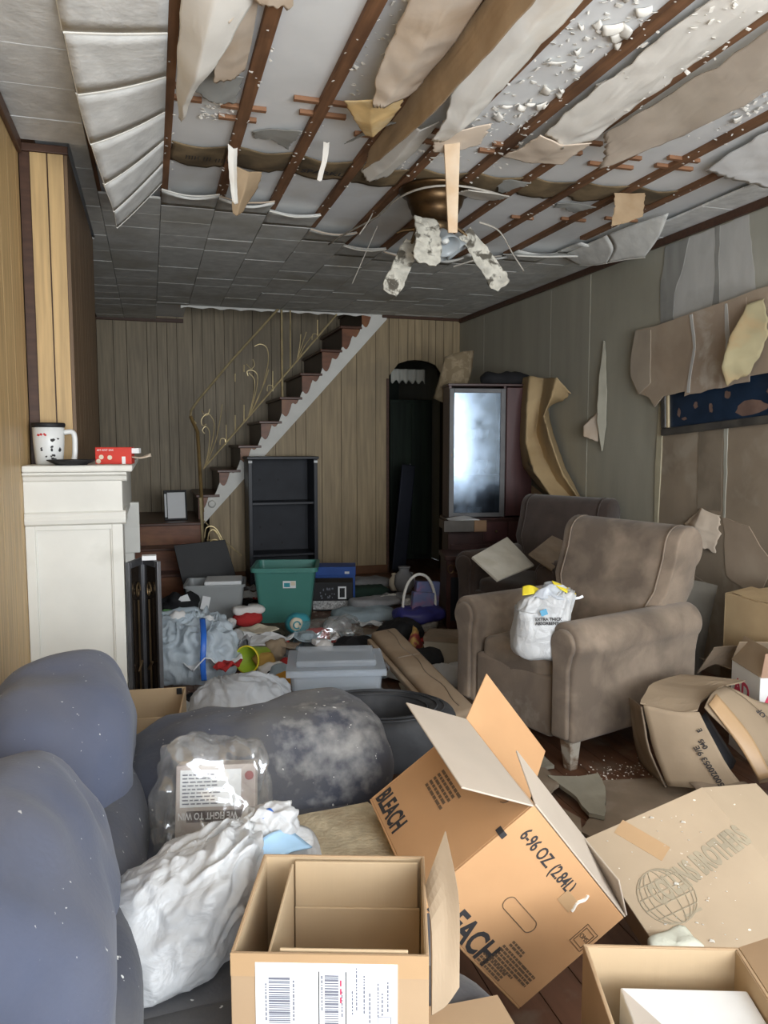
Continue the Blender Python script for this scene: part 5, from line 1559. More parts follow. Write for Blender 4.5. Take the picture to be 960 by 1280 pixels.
MB().tube([(-0.0006, 0.07 + 0.016 * math.cos(a * .5), -0.035 + 0.016 * math.sin(a * .5)) for a in range(10)], 0.0012, 4).build('symbol', ink_b, bx)
box('tape_tear', tape_m, bx, 0.235, 0.285, -0.0012, -0.0002, -0.085, -0.055)
MB().tube([(0.285 + 0.004 * math.sin(i), -0.0012, -0.03 - 0.006 * i) for i in range(9)], 0.0035, 5).build('torn_fibre', paper_white, bx)

# ---- wide flat carton with a printed globe mark
gA, gB = Vector((1.08, 1.72, 0.30)), Vector((1.44, 1.708, 0.40))
gv = Vector((0.03, -0.41, -0.19))
ex_ = (gB - gA)
gl = thing('wide_carton', 'wide flat tan carton with a faded globe print in front of the armchair', 'box', gA + gv * .5 + ex_ * .5)
mw = frame(Vector(), ex_, -gv)
Lx, Ly = ex_.length, gv.length
nz = mw.to_3x3() @ Vector((0, 0, 1))
gm = mw


def gbox(name, mat, par, x0, x1, y0, y1, z0, z1, **k):
    return box(name, mat, par, x0, x1, y0, y1, z0, z1, m=gm, **k)


top_ = gbox('top_panel', card_b, gl, -Lx / 2, Lx / 2, -Ly / 2, Ly / 2, -0.005, 0.0, bevel=0.001, seg=1)
for a in ((-Lx / 2, Lx / 2, -Ly / 2, -Ly / 2 + .005), (-Lx / 2, Lx / 2, Ly / 2 - .005, Ly / 2), (-Lx / 2, -Lx / 2 + .005, -Ly / 2 + .005, Ly / 2 - .005), (Lx / 2 - .005, Lx / 2, -Ly / 2 + .005, Ly / 2 - .005)):
    gbox('wall', card_g, gl, *a, -0.075, -0.005)
gbox('bottom', card_g, gl, -Lx / 2, Lx / 2, -Ly / 2, Ly / 2, -0.080, -0.075)
MB().box(-0.024, 0.024, -0.115, 0.018, 0.0002, 0.0008, gm @ Matrix.Translation((-0.078, Ly / 2 - 0.022, 0)) @ Matrix.Rotation(R(28), 4, 'Z')).build('tape', tape_m, top_)
hB, hC = mw @ Vector((Lx / 2, Ly / 2, -0.002)), mw @ Vector((Lx / 2, -Ly / 2, -0.002))
flap_box('flap', card_b, gl, hC, hB, nz, ex_.normalized(), 116, 0.22, 0.004, 0.0)
# globe mark and faded lettering
gc = Vector((-0.090, 0.012, 0.0006))
gb = MB()
gr_ = 0.070
for k in (1.0, 0.62, 0.25, 0.85):
    gb.tube([gm @ (gc + Vector((gr_ * k * math.cos(a * .2618), gr_ * math.sin(a * .2618), 0))) for a in range(25)], 0.0017, 4)
for k in (-0.6, -0.2, 0.2, 0.6):
    hw = gr_ * math.sqrt(1 - k * k)
    gb.tube([gm @ (gc + Vector((-hw, gr_ * k, 0))), gm @ (gc + Vector((hw, gr_ * k, 0)))], 0.0017, 4)
gb.build('globe_mark', ink_g, top_)
mt_ = gm @ frame(gc + Vector((-0.028, -0.016, 0.0006)), (math.cos(R(9)), math.sin(R(9)), 0), (-math.sin(R(9)), math.cos(R(9)), 0))
text('COLLINS BROTHERS', 0.078, ink_g, top_, mt_, sx=0.44, weight=0.0036)
gbox('print_bar', ink_g, top_, -0.085, -0.035, -0.050, -0.044, 0.0003, 0.0008)
# plaster lump and crumbs lying on it
P_ = gA + gv * 0.72 + ex_ * 0.10 - nz * 0.018
tag(blob('plaster_chunk', M('pale_green_plaster', (0.56, 0.56, 0.47), 0.9, 0.1, 12, bump=0.3, bs=40), None, P_ + nz * 0.030, (0.06, 0.045, 0.014), (0.8, 0.8), 0.02, 14, nu=24, nv=12, rot=(R(15), 0, R(10))),
    'pale plaster chunk on the wide globe-print carton', 'plaster')
cr = MB()
rb = random.Random(14)
for i in range(46):
    q = gA + gv * rb.uniform(.05, .97) + ex_ * rb.uniform(.05, .95) + nz * 0.001
    s_ = rb.choice((.002, .0025, .003, .004, .008))
    cr.hexa([q + Vector((s_ * math.cos(a + .4), s_ * math.sin(a) * rb.uniform(.5, 1), 0)) for a in (0, 1.57, 3.14, 4.7)], [q + nz * s_ * .4 + Vector((s_ * .7 * math.cos(a), s_ * .7 * math.sin(a), 0)) for a in (0, 1.57, 3.14, 4.7)])
tag(cr.build('plaster_crumbs', flake_m, None, kind='stuff'), 'white plaster crumbs scattered over the wide carton', 'debris')

# ---- carton with a white box inside, right foreground
rc = carton('open_carton', 'open tan carton holding a white box beside the tipped bleach carton', (0.807, 0.975, 0.0), R(-18.8), 0.275, 0.275, 0.45, card_a, card_in, [('right', 68, .12)], t=0.006)
g = thing('white_carton', 'white box with a red mark packed inside the open tan carton', 'box', (0.815, 0.945, 0.1), R(-19))
box('body', white_box, g, -0.105, 0.11, -0.10, 0.10, 0, 0.315, bevel=0.003)
MB().prism([(-0.10, 0.314), (0.0, 0.314), (-0.06, 0.19), (-0.10, 0.15)], -0.1012, -0.1002).build('beige_patch', M('grey_beige', (0.52, 0.46, 0.40), 0.7), g)
MB().prism([(-0.09, 0.24), (-0.07, 0.26), (-0.06, 0.235), (-0.08, 0.215)], -0.1020, -0.1013).build('red_mark', red_ink, g)
mb = MB().add([(-0.103, -0.098, 0.3153), (0.0, -0.098, 0.3153), (-0.103, 0.098, 0.3153)], [(0, 1, 2)])  # grey-beige triangle on the top stands for the box's left side
mb.build('beige_patch', M('grey_beige_side', (0.55, 0.49, 0.43), 0.7), g)
MB().prism([(-0.098, -0.02), (-0.082, 0.004), (-0.070, -0.012), (-0.088, -0.034)], 0.3155, 0.3160, axis='z').build('red_mark', red_ink, g)

# ---- crushed grey-brown carton by the armchair
cc = thing('crushed_carton', 'crushed grey-brown carton with stamped codes lying beside the armchair', 'box', (1.98, 2.3, 0.0))


def rel(*ps):
    return [[(x - 1.98, y - 2.3, z) for x, y, z in r] for r in ps]


loft('wall', card_g, cc, rel([(1.77, 2.44, 0.35), (1.86, 2.36, 0.345), (1.93, 2.33, 0.35)], [(1.79, 2.42, 0.22), (1.90, 2.32, 0.22), (1.985, 2.27, 0.20)], [(1.83, 2.36, 0.06), (1.93, 2.28, 0.07), (2.05, 2.22, 0.08)]), 10, 10, 0.006, amp=0.008)
loft('wall', card_d, cc, rel([(1.77, 2.45, 0.34), (1.80, 2.52, 0.33), (1.86, 2.66, 0.30)], [(1.785, 2.43, 0.2), (1.82, 2.52, 0.18), (1.88, 2.66, 0.16)], [(1.83, 2.37, 0.05), (1.86, 2.5, 0.04), (1.90, 2.64, 0.03)]), 8, 8, 0.006, amp=0.006)
loft('flap', card_g, cc, rel([(1.765, 2.45, 0.352), (1.86, 2.37, 0.335), (1.93, 2.34, 0.355)], [(1.90, 2.58, 0.375), (1.98, 2.50, 0.37), (2.10, 2.46, 0.372)], [(2.12, 2.68, 0.37), (2.24, 2.62, 0.365), (2.36, 2.57, 0.355)]), 12, 10, 0.006, amp=0.012, smooth=False)
loft('wall', card_g, cc, rel([(1.965, 2.34, 0.36), (2.02, 2.36, 0.40), (2.10, 2.40, 0.405)], [(2.04, 2.24, 0.23), (2.12, 2.24, 0.28), (2.22, 2.26, 0.30)], [(2.07, 2.17, 0.12), (2.14, 2.13, 0.15), (2.26, 2.10, 0.18)]), 10, 10, 0.006, amp=0.008)
loft('wall', card_g, cc, rel([(2.10, 2.40, 0.405), (2.20, 2.34, 0.36), (2.36, 2.30, 0.32)], [(2.22, 2.26, 0.30), (2.30, 2.22, 0.26), (2.42, 2.18, 0.22)], [(2.26, 2.10, 0.18), (2.34, 2.06, 0.15), (2.45, 2.04, 0.12)]), 10, 10, 0.006, amp=0.008)
loft('tape', tape_m, cc, rel([(1.972, 2.330, 0.372), (1.995, 2.338, 0.385), (2.02, 2.348, 0.402)], [(2.03, 2.235, 0.245), (2.055, 2.23, 0.26), (2.08, 2.232, 0.275)], [(2.065, 2.165, 0.135), (2.08, 2.155, 0.145), (2.10, 2.145, 0.155)]), 6, 10, 0.002)
loft('bottom', black_pl, cc, rel([(1.92, 2.36, 0.30), (1.96, 2.36, 0.31), (2.0, 2.38, 0.32)], [(1.99, 2.29, 0.12), (2.04, 2.28, 0.13), (2.08, 2.3, 0.15)]), 6, 6, 0.004)
loft('flap', card_d, cc, rel([(1.88, 2.31, 0.09), (1.96, 2.27, 0.10), (2.05, 2.22, 0.11)], [(1.92, 2.25, 0.04), (2.0, 2.2, 0.05), (2.10, 2.14, 0.06)]), 6, 6, 0.005)


def stamp(s_, size, o, xd, yd):
    text(s_, size, ink, cc, frame(Vector(o) - Vector((1.98, 2.3, 0)), xd, yd), weight=0.0006)


stamp('050020053 9/E', 0.030, (1.985, 2.232, 0.085), (-0.44, 0.36, 0.82), (-0.5, 0.4, -0.4))
stamp('045', 0.026, (1.940, 2.285, 0.225), (-0.44, 0.36, 0.82), (-0.5, 0.4, -0.4))
stamp('E', 0.026, (1.925, 2.300, 0.285), (-0.44, 0.36, 0.82), (-0.5, 0.4, -0.4))
stamp('Po1200150', 0.032, (2.245, 2.160, 0.225), (-0.3, 0.45, 0.55), (-0.6, 0.3, -0.5))
stamp('OF', 0.026, (2.185, 2.272, 0.325), (-0.3, 0.45, 0.55), (-0.6, 0.3, -0.5))
stamp('E', 0.030, (2.20, 2.108, 0.182), (-0.3, 0.45, 0.55), (-0.6, 0.3, -0.5))

# ---- cartons stacked along the right wall
g = carton('standing_carton', 'tan carton lying against the right wall behind the white AD box', (2.85, 2.89, 0.285), (R(2), R(-2), R(3)), 0.42, 0.30, 0.34, M('cardboard_ochre', (0.48, 0.35, 0.20), 0.88, 0.08, 5, c2=(0.42, 0.30, 0.17), s2=3), card_g, [('left', -84, .16), ('right', -84, .16), ('front', -87, .26), ('back', -87, .26)])
g = carton('support_carton', 'damp brown carton under the tan carton at the right wall', (2.85, 2.89, 0.0), R(3), 0.43, 0.32, 0.27, card_d, card_d, [('left', 70, .14), ('front', -88, .24), ('back', -88, .24)])
g = carton('lettered_carton', 'white carton with red AD lettering and pinkish flaps by the right wall', (2.545, 2.585, 0.0), R(-17), 0.29, 0.26, 0.385, white_box, card_g, [('front', 12, .11), ('left', -25, .12), ('back', -30, .11), ('right', -30, .11)])
for ch in list(g.children):
    if ch.name.startswith('flap'):
        ch.data.materials[0] = M('pinkish_card', (0.42, 0.27, 0.19), 0.85, 0.08)
        break
text('AD', 0.10, pink_ink, g, frame((-0.1455, 0.10, 0.25), (0, -1, 0), (0, 0, 1)), weight=0.003)
text('AD', 0.10, pink_ink, g, frame((-0.125, -0.1305, 0.27), (1, 0, 0), (0, 0, 1)), weight=0.003)
tag(loft('cardboard_sheet', card_d, None, [[(2.40, 2.92, .28), (2.48, 2.88, .33), (2.58, 2.82, .28)], [(2.42, 2.84, .42), (2.52, 2.80, .43), (2.58, 2.76, .40)]], 8, 8, 0.005, smooth=False), 'bent damp cardboard wedged behind the crushed carton', 'cardboard')
tag(loft('cardboard_sheet', M('cardboard_dark_grey', (0.16, 0.145, 0.12), 0.9, 0.15), None, [[(2.52, 3.54, 0.02), (2.64, 3.44, 0.02), (2.76, 3.34, 0.02)], [(2.54, 3.52, .32), (2.66, 3.42, .33), (2.78, 3.32, .32)], [(2.60, 3.48, .60), (2.72, 3.38, .62), (2.82, 3.30, .60)]], 8, 8, 0.006),
    'dark grey board standing between the taupe armchair and the right wall', 'board')
g = carton('small_carton', 'small plain carton corner beside the wide globe-print carton', (2.02, 1.78, 0.0), R(24), 0.26, 0.24, 0.25, card_g, card_g, [('front', -86, .12), ('back', -86, .12), ('left', 100, .1), ('right', 60, .1)])
tag(loft('blue_wrapper', M('blue_print_film', (0.06, 0.12, 0.24), 0.35, 0.5, 14, c2=(0.55, 0.58, 0.62), mix=(0.5, 0.55), s2=12), None, [[(2.12, 2.06, .10), (2.22, 2.06, .16), (2.32, 2.02, .12)], [(2.08, 1.98, .16), (2.18, 1.96, .22), (2.30, 1.92, .18)]], 10, 10, 0.004, amp=0.02), 'blue printed wrapper between crushed and plain cartons', 'wrapper')
# floor pieces between armchair and cartons
def slab(name, label, cat, mat, pts, z, th, tilt=(0, 0), edge=None, seed=0):
    """broken flat piece with a ragged outline; pts (X, Y)"""
    cx = sum(p[0] for p in pts) / len(pts)
    cy = sum(p[1] for p in pts) / len(pts)
    out = []
    for i, (a, b) in enumerate(pts):
        c, d = pts[(i + 1) % len(pts)]
        k = max(1, int(math.hypot(c - a, d - b) / 0.025))
        for j in range(k):
            q = Vector((a + (c - a) * j / k - cx, b + (d - b) * j / k - cy, seed))
            nn = nvec(q * 25)
            out.append((q.x + nn.x * .006, q.y + nn.y * .006))
    m_ = Euler((R(tilt[0]), R(tilt[1]), 0)).to_matrix().to_4x4()
    o = MB().prism(out, 0.0, th, axis='z', m=m_).build(name, mat, None, loc=(cx, cy, z))
    return tag(o, label, cat)


slab('tile_fragment', 'greenish broken ceiling tile beside the armchair leg', 'tile', tile_frag2, [(1.455, 2.60), (1.56, 2.545), (1.645, 2.54), (1.60, 2.42), (1.50, 2.27), (1.46, 2.31), (1.475, 2.44)], 0.03, 0.016, (3, -4), seed=1)
slab('cardboard_piece', 'large damp brown cardboard on the floor before the armchair', 'cardboard', card_d, [(1.60, 2.55), (1.70, 2.56), (2.0, 2.50), (2.02, 2.30), (1.70, 2.10), (1.42, 2.08), (1.38, 2.24), (1.55, 2.38)], 0.006, 0.008, (0, 0), seed=2)
slab('tile_fragment', 'grey tile piece poking out under the armchair front', 'tile', tile_frag2, [(1.44, 2.95), (1.56, 2.93), (1.55, 2.72), (1.40, 2.70), (1.38, 2.8)], 0.02, 0.014, (2, 3), seed=3)
slab('tile_fragment', 'brown broken tile piece on the floor behind the bleach carton', 'tile', card_d, [(1.36, 2.78), (1.50, 2.70), (1.46, 2.52), (1.32, 2.40), (1.28, 2.58)], 0.035, 0.012, (-4, 4), seed=4)
slab('tile_fragment', 'long damp tile strip beside the bleach carton', 'tile', card_d, [(1.22, 2.62), (1.36, 2.56), (1.42, 2.30), (1.28, 2.05), (1.20, 2.2)], 0.012, 0.012, (0, 0), seed=5)
cr = MB()
for i in range(150):
    q = Vector((rb.gauss(1.80, .12), rb.gauss(2.62, .06), 0.0005))
    s_ = rb.choice((.0015, .002, .003, .004))
    cr.hexa([q + Vector((s_ * math.cos(a), s_ * math.sin(a) * 1.6, 0)) for a in (0, 1.57, 3.14, 4.7)], [q + Vector((s_ * .7 * math.cos(a), s_ * .7 * math.sin(a), s_ * .6)) for a in (0, 1.57, 3.14, 4.7)])
tag(cr.build('floor_crumbs', flake_m, None, kind='stuff'), 'white plaster crumbs on the floor by the armchair leg', 'debris')
MB().tube([(1.50, 2.98, 0.045), (1.57, 2.94, 0.05)], 0.010, 8).build('paper_roll', cream_m, None)
tag(bpy.data.objects['paper_roll'], 'small cream paper roll on tile scraps under the armchair', 'paper')

# ---- things on the sofa seat
g = thing('bagged_book', 'clear plastic bag holding a printed box reading WE FIGHT TO', 'bag', (0.115, 1.70, 0.432), (R(-14), 0, R(-12)))
box('printed_box', M('book_cover', (0.50, 0.44, 0.40), 0.6, 0.12, 10, c2=(0.38, 0.31, 0.29), s2=8), g, -0.085, 0.092, -0.03, 0.03, 0.0, 0.19, bevel=0.003)
bk_ = box('printed_band', M('book_band_brown', (0.10, 0.075, 0.07), 0.5), g, -0.060, 0.090, -0.0315, -0.0305, 0.068, 0.092)
text('WE FIGHT TO WIN', 0.021, white_pp, bk_, frame((0.052, -0.0318, 0.088), (-1, 0, 0), (0, 0, -1)), weight=0.0004, sx=0.72)
box('printed_band', cream_m, g, -0.083, 0.089, -0.0315, -0.0305, 0.004, 0.035)
box('text_block', white_pp, g, -0.075, 0.06, -0.0313, -0.0305, 0.10, 0.18)
fp = MB()
for k in range(9):
    z_ = 0.106 + k * .0078
    x_ = -0.070
    while x_ < 0.0:
        L_ = rb.uniform(.006, .016)
        fp.box(x_, x_ + L_, -0.0322, -0.0314, z_, z_ + .0028)
        x_ += L_ + .003
fp.build('fine_print', grey_bl, g, kind='stuff')
MB().lathe([(0.001, 0), (0.010, 0), (0.010, 0.001), (0.001, 0.001)], 12, frame((0.078, -0.0312, 0.165), (1, 0, 0), (0, 0, 1))).build('badge', M('badge_maroon', (0.25, 0.05, 0.05), 0.5), g)
MB().prism([(0.068, 0.071), (0.086, 0.071), (0.077, 0.089)], -0.0322, -0.0316).build('arrow', white_pp, g)
blob('bag_film', bag_c, g, (-0.005, -0.005, 0.11), (0.122, 0.062, 0.132), (0.55, 0.5), 0.018, 11, ridge=0.018, rs=13, nu=120, nv=80, seed=2)

g = thing('white_trash_bag', 'full white plastic bag with blue ties slumped on the blue sofa', 'bag', (0.040, 1.40, 0.432))
blob('bag_body', bag_w, g, (0.0, -0.02, 0.062), (0.130, 0.120, 0.108), (0.8, 0.85), 0.028, 6, ridge=0.022, rs=11, nu=170, nv=110, floor=0.0, seed=5,
     shape=pleats((0.75, 0.4, 0.6), 17, 0.22, base=lambda a, b, c, p: (p.x + 0.03 * c, p.y + 0.03 * c, p.z + 0.02 * a)))
blob('bag_neck', bag_w, g, (0.135, 0.070, 0.130), (0.085, 0.042, 0.042), (0.8, 0.9), 0.02, 12, ridge=0.020, rs=18, nu=100, nv=60, rot=(0.2, -0.35, 0.3), seed=7, shape=pleats((1, 0, 0), 9, 0.22, -0.9))
loft('tie', blue_pl, g, [[(0.145, 0.05, 0.176), (0.165, 0.055, 0.186), (0.185, 0.06, 0.180)], [(0.145, 0.07, 0.179), (0.165, 0.075, 0.190), (0.188, 0.075, 0.180)]], 6, 5, 0.006)
loft('tie', M('pale_blue_film', (0.40, 0.62, 0.85), 0.35), g, [[(0.12, 0.0, 0.150), (0.16, 0.02, 0.168), (0.20, 0.05, 0.160)], [(0.15, -0.03, 0.120), (0.19, -0.005, 0.140), (0.24, 0.02, 0.13)]], 8, 6, 0.003, amp=0.006)
loft('bag_end', bag_w, g, [[(0.18, 0.03, 0.16), (0.21, 0.06, 0.15), (0.22, 0.10, 0.13)], [(0.20, 0.01, 0.12), (0.235, 0.04, 0.125), (0.25, 0.09, 0.10)], [(0.225, 0.02, 0.06), (0.26, 0.05, 0.07), (0.28, 0.09, 0.05)]], 14, 14, 0.002, amp=0.025, fs=22)

slab('carpet_offcut', 'beige carpet offcut on the sofa seat behind the label carton', 'carpet', mat_bg, [(0.24, 1.62), (0.30, 1.78), (0.50, 1.80), (0.535, 1.70), (0.535, 1.42), (0.30, 1.46)], 0.430, 0.014, (0, 0), seed=9)
tag(blob('crumpled_tissue', white_cl, None, (-0.01, 1.60, 0.447), (0.024, 0.02, 0.016), (1, 1), 0.012, 40, nu=18, nv=12), 'small crumpled white tissue beside the bagged book', 'tissue')
tag(blob('black_pouch', black_soft, None, (0.06, 1.585, 0.445), (0.06, 0.03, 0.016), (.7, .7), 0.008, 20, nu=24, nv=12), 'black pouch under the clear bagged book', 'pouch')

# ================================================================ CLUTTER ON THE FLOOR


def tub(name, label, loc, rz, w, d, h, taper, mat, t=0.006, rim=0.018, cat='storage bin'):
    g = thing(name, label, cat, loc, rz)

    def ring(f, z, inset=0.0):
        W, D = w / 2 * f - inset, d / 2 * f - inset
        c = min(W, D) * 0.18
        out = []
        for sx, sy, a0 in ((1, 1, 0), (-1, 1, 90), (-1, -1, 180), (1, -1, 270)):
            for k in range(5):
                a = R(a0 + 90 * k / 4)
                out.append((sx * (W - c) + c * math.cos(a), sy * (D - c) + c * math.sin(a), z))
        return out
    rs = [ring(taper, 0), ring(taper, 0.001), ring(1.0, h), ring(1.0, h, t), ring(taper, t, t)]
    n = len(rs[0])
    vs = [p for r_ in rs for p in r_]
    fs = [(i * n + j, i * n + (j + 1) % n, (i + 1) * n + (j + 1) % n, (i + 1) * n + j) for i in range(len(rs) - 1) for j in range(n)]
    fs += [tuple(reversed(range(n))), tuple(range((len(rs) - 1) * n, len(rs) * n))]
    MB().add(vs, fs).build('body', mat, g, smooth=False)
    ro, ri = ring(1.0, 0, -rim * .6), ring(1.0, 0, -0.0005)
    vs = [(a, b, h - rim) for a, b, _ in ro] + [(a, b, h + .002) for a, b, _ in ro] + [(a, b, h + .002) for a, b, _ in ri] + [(a, b, h - rim) for a, b, _ in ri]
    fs = [(i * n + j, i * n + (j + 1) % n, ((i + 1) % 4) * n + (j + 1) % n, ((i + 1) % 4) * n + j) for i in range(4) for j in range(n)]
    MB().add(vs, fs).build('rim', mat, g)
    return g


# teal tub
g = tub('storage_tub', 'large empty teal plastic storage tub in front of the black bookcase', (0.965, 5.78, 0.0), R(-14), 0.46, 0.40, 0.42, 0.80, teal_m, rim=0.03)
for s in (-1, 1):
    box('grip', teal_m, g, -0.09, 0.09, s * 0.212 - 0.008, s * 0.212 + 0.008, 0.385, 0.40, bevel=0.004)
lb_ = MB().box(0.0, 0.095, -0.0012, 0, 0.0, 0.055, Matrix.Translation((-0.01, -0.195, 0.27)) @ Matrix.Rotation(R(5.5), 4, 'X')).build('sticker', white_pp, g)
MB().box(0.008, 0.052, -0.002, -0.0012, 0.008, 0.04, Matrix.Translation((-0.01, -0.195, 0.27)) @ Matrix.Rotation(R(5.5), 4, 'X')).build('print', teal_toy, lb_)
MB().box(0.058, 0.09, -0.002, -0.0012, 0.02, 0.05, Matrix.Translation((-0.01, -0.195, 0.27)) @ Matrix.Rotation(R(5.5), 4, 'X')).build('print', cream_m, lb_)

# frosted bin with white things inside
g = tub('frosted_bin', 'grey frosted plastic bin with white trays inside near the stairs', (0.455, 6.02, 0.0), R(-8), 0.44, 0.34, 0.27, 0.86, bin_g)
box('white_tray', white_pp, g, -0.08, 0.20, -0.12, 0.14, 0.235, 0.29, bevel=0.01)
tag(MB().box(-0.03, 0.03, -0.002, 0.002, 0, 0.10).build('white_card', white_pp, None, loc=(0.348, 5.800, 0.101), rot=(R(-20), R(15), 0)), 'white card leaning on the frosted bin', 'card')

# black board leaning by the stairs
m_ = frame((0.241, 6.450, 0.064), (1, 0.05, 0.0), (0.05, 0.18, 1))
tag(MB().hexa([m_ @ Vector(p) for p in ((0, 0.02, 0), (0.46, 0.0, 0), (0.46, 0.0, .012), (0, 0.02, .012))], [m_ @ Vector(p) for p in ((-0.08, 0.44, 0), (0.34, 0.47, 0), (0.34, 0.47, .012), (-0.08, 0.44, .012))]).build('black_placard', black_pl, None, bevel=0.003),
    'black flat placard leaning behind the frosted bin', 'placard')
tag(blob('black_bag', black_soft, None, (0.153, 5.600, 0.168), (0.12, 0.10, 0.09), (.8, .8), 0.05, 9, ridge=0.02, rs=12, floor=0.0, nu=40, nv=24), 'crumpled black bag at the foot of the stairs', 'bag')
tag(MB().add([(-0.04, 0, 0), (0.05, 0.01, 0.0), (0.03, 0.01, 0.05), (-0.02, 0, 0.035)], [(0, 1, 2, 3)]).build('white_card', white_pp, None, solid=0.003, loc=(0.189, 5.500, 0.232)), 'bent white card on the crumpled black bag', 'card')

# clear bag of rubbish with a blue drawstring
g = thing('rubbish_bag', 'blue-white plastic bag of rubbish with a bright blue drawstring beside the fireplace doors', 'bag', (0.19, 4.52, 0.0))
blob('bag_body', bag_bl, g, (0, 0, 0.14), (0.27, 0.25, 0.19), (0.85, 0.9), 0.06, 6, ridge=0.035, rs=10, floor=0.0, nu=170, nv=100, seed=3, shape=pleats((0.2, 0.2, 1), 19, 0.2))
loft('drawstring', blue_pl, g, [[(0.04, -0.31, 0.05), (0.055, -0.31, 0.05), (0.07, -0.31, 0.05)], [(0.035, -0.31, 0.15), (0.05, -0.312, 0.15), (0.065, -0.31, 0.15)], [(0.045, -0.27, 0.28), (0.06, -0.27, 0.285), (0.075, -0.27, 0.28)], [(0.05, -0.10, 0.345), (0.065, -0.10, 0.35), (0.08, -0.10, 0.345)]], 5, 18, 0.006)
loft('bag_mouth', bag_bl, g, [[(-0.2, 0.0, 0.30), (-0.05, -0.02, 0.33), (0.10, 0.0, 0.31)], [(-0.18, 0.10, 0.36), (-0.03, 0.08, 0.38), (0.14, 0.10, 0.35)]], 18, 12, 0.002, amp=0.04, fs=14)
for i, (x, y, z, mt_, r_) in enumerate(((0.12, 4.55, .335, white_cl, .045), (0.20, 4.62, .335, bluegrey_cl, .04), (0.03, 4.6, .33, teal_toy, .03), (0.30, 4.55, .30, white_pp, .04), (0.07, 4.66, .34, M('green_wrap', (0.12, 0.30, 0.10), .5), .035))):
    tag(blob('wad', mt_, None, (x, y, z), (r_, r_ * .8, r_ * .8), (1, 1), r_ * .4, 22, nu=20, nv=12, seed=i), ('white rag wad on the blue-white rubbish bag', 'pale blue rag wad on the rubbish bag', 'teal wad of wrapping on the rubbish bag', 'crumpled white paper wad by the blue drawstring', 'green wrapper wad on the rubbish bag')[i], 'litter')

# white bag with blue trim
g = thing('white_bag', 'bulging translucent white bag with blue trim behind the sofa arm', 'bag', (0.355, 3.32, 0.0))
blob('bag_body', bag_h, g, (0, 0, 0.13), (0.225, 0.19, 0.20), (0.8, 0.85), 0.03, 5, ridge=0.022, rs=9, floor=0.0, nu=170, nv=100, seed=8, shape=pleats((-0.3, 0.3, 0.9), 15, 0.14))
blob('contents', white_cl, g, (-0.02, 0.02, 0.10), (0.16, 0.13, 0.11), (0.8, 0.8), 0.06, 8, floor=0.004, nu=40, nv=24)
for s, a in ((0.05, .1), (0.12, -.2)):
    MB().tube([(s, -0.13, 0.06), (s + .012, -0.135, 0.14), (s + .02, -0.115, 0.20), (s + .05, -0.11, 0.21)], 0.010, 8).build('bottle_neck', white_pp, g, smooth=True)
loft('blue_trim', blue_pl, g, [[(0.10, -0.19, 0.075), (0.18, -0.15, 0.095), (0.24, -0.08, 0.12)], [(0.115, -0.21, 0.035), (0.20, -0.17, 0.055), (0.26, -0.09, 0.085)]], 10, 5, 0.005)
loft('bag_skirt', bag_h, g, [[(-0.22, -0.16, 0.12), (-0.1, -0.2, 0.10), (0.0, -0.21, 0.10)], [(-0.24, -0.2, 0.03), (-0.12, -0.24, 0.03), (0.02, -0.25, 0.02)]], 14, 8, 0.002, amp=0.02, fs=16)

# small tan carton behind the sofa
g = carton('low_carton', 'open tan carton between the blue sofa and the fireplace mantel', (-0.045, 2.87, 0.0), R(-6), 0.27, 0.33, 0.40, card_a, card_in, [])
box('tape_end', black_pl, g, 0.10, 0.12, 0.153, 0.158, 0.375, 0.398)
for ch in g.children:
    if ch.name.startswith('wall'):
        ch.data.materials[0] = card_in

# santa hat
g = thing('santa_hat', 'red cloth hat with white fluffy band and bobble before the teal tub', 'hat', (0.617, 5.422, 0.060))
blob('crown', red_cl, g, (0.01, 0, 0.035), (0.10, 0.07, 0.045), (.8, .8), 0.02, 12, floor=-0.01, nu=30, nv=18)
blob('band', white_cl, g, (0.02, 0.02, 0.095), (0.115, 0.05, 0.03), (.6, .6), 0.012, 16, nu=36, nv=16)
blob('bobble', white_cl, g, (-0.11, -0.05, 0.03), (0.035, 0.035, 0.033), (1, 1), 0.008, 40, nu=20, nv=14)

# lime beaker on its side
g = thing('lime_beaker', 'lime green plastic beaker lying on its side in the litter', 'cup', (0.508, 4.420, 0.085), (R(82), 0, R(-40)))
g.location = Vector((0.547, 4.360, 0.112))
MB().lathe([(0.001, -0.09), (0.052, -0.09), (0.055, -0.085), (0.075, 0.09), (0.078, 0.095), (0.072, 0.092), (0.051, -0.08), (0.001, -0.08)], 28, cap=False).build('body', lime_m, g, smooth=True)
MB().lathe([(0.073, 0.086), (0.080, 0.088), (0.080, 0.098), (0.073, 0.098)], 28, cap=False).build('lip', yellow_m, g, smooth=True)

# teal toy ball
g = thing('toy_ball', 'teal toy ball with a pale face panel before the teal tub', 'toy', (0.915, 5.046, 0.060))
blob('ball', teal_toy, g, (0, 0, 0.07), (0.085, 0.08, 0.075), (1, 1), 0.012, 10, nu=28, nv=18)
blob('panel', cream_m, g, (-0.02, -0.06, 0.08), (0.045, 0.028, 0.045), (1, 1), 0.008, 14, nu=20, nv=12)
MB().tube([(-0.02 + 0.022 * math.cos(a * .5), -0.09, 0.08 + 0.024 * math.sin(a * .5)) for a in range(12)], 0.005, 6).build('ring', teal_toy, g)

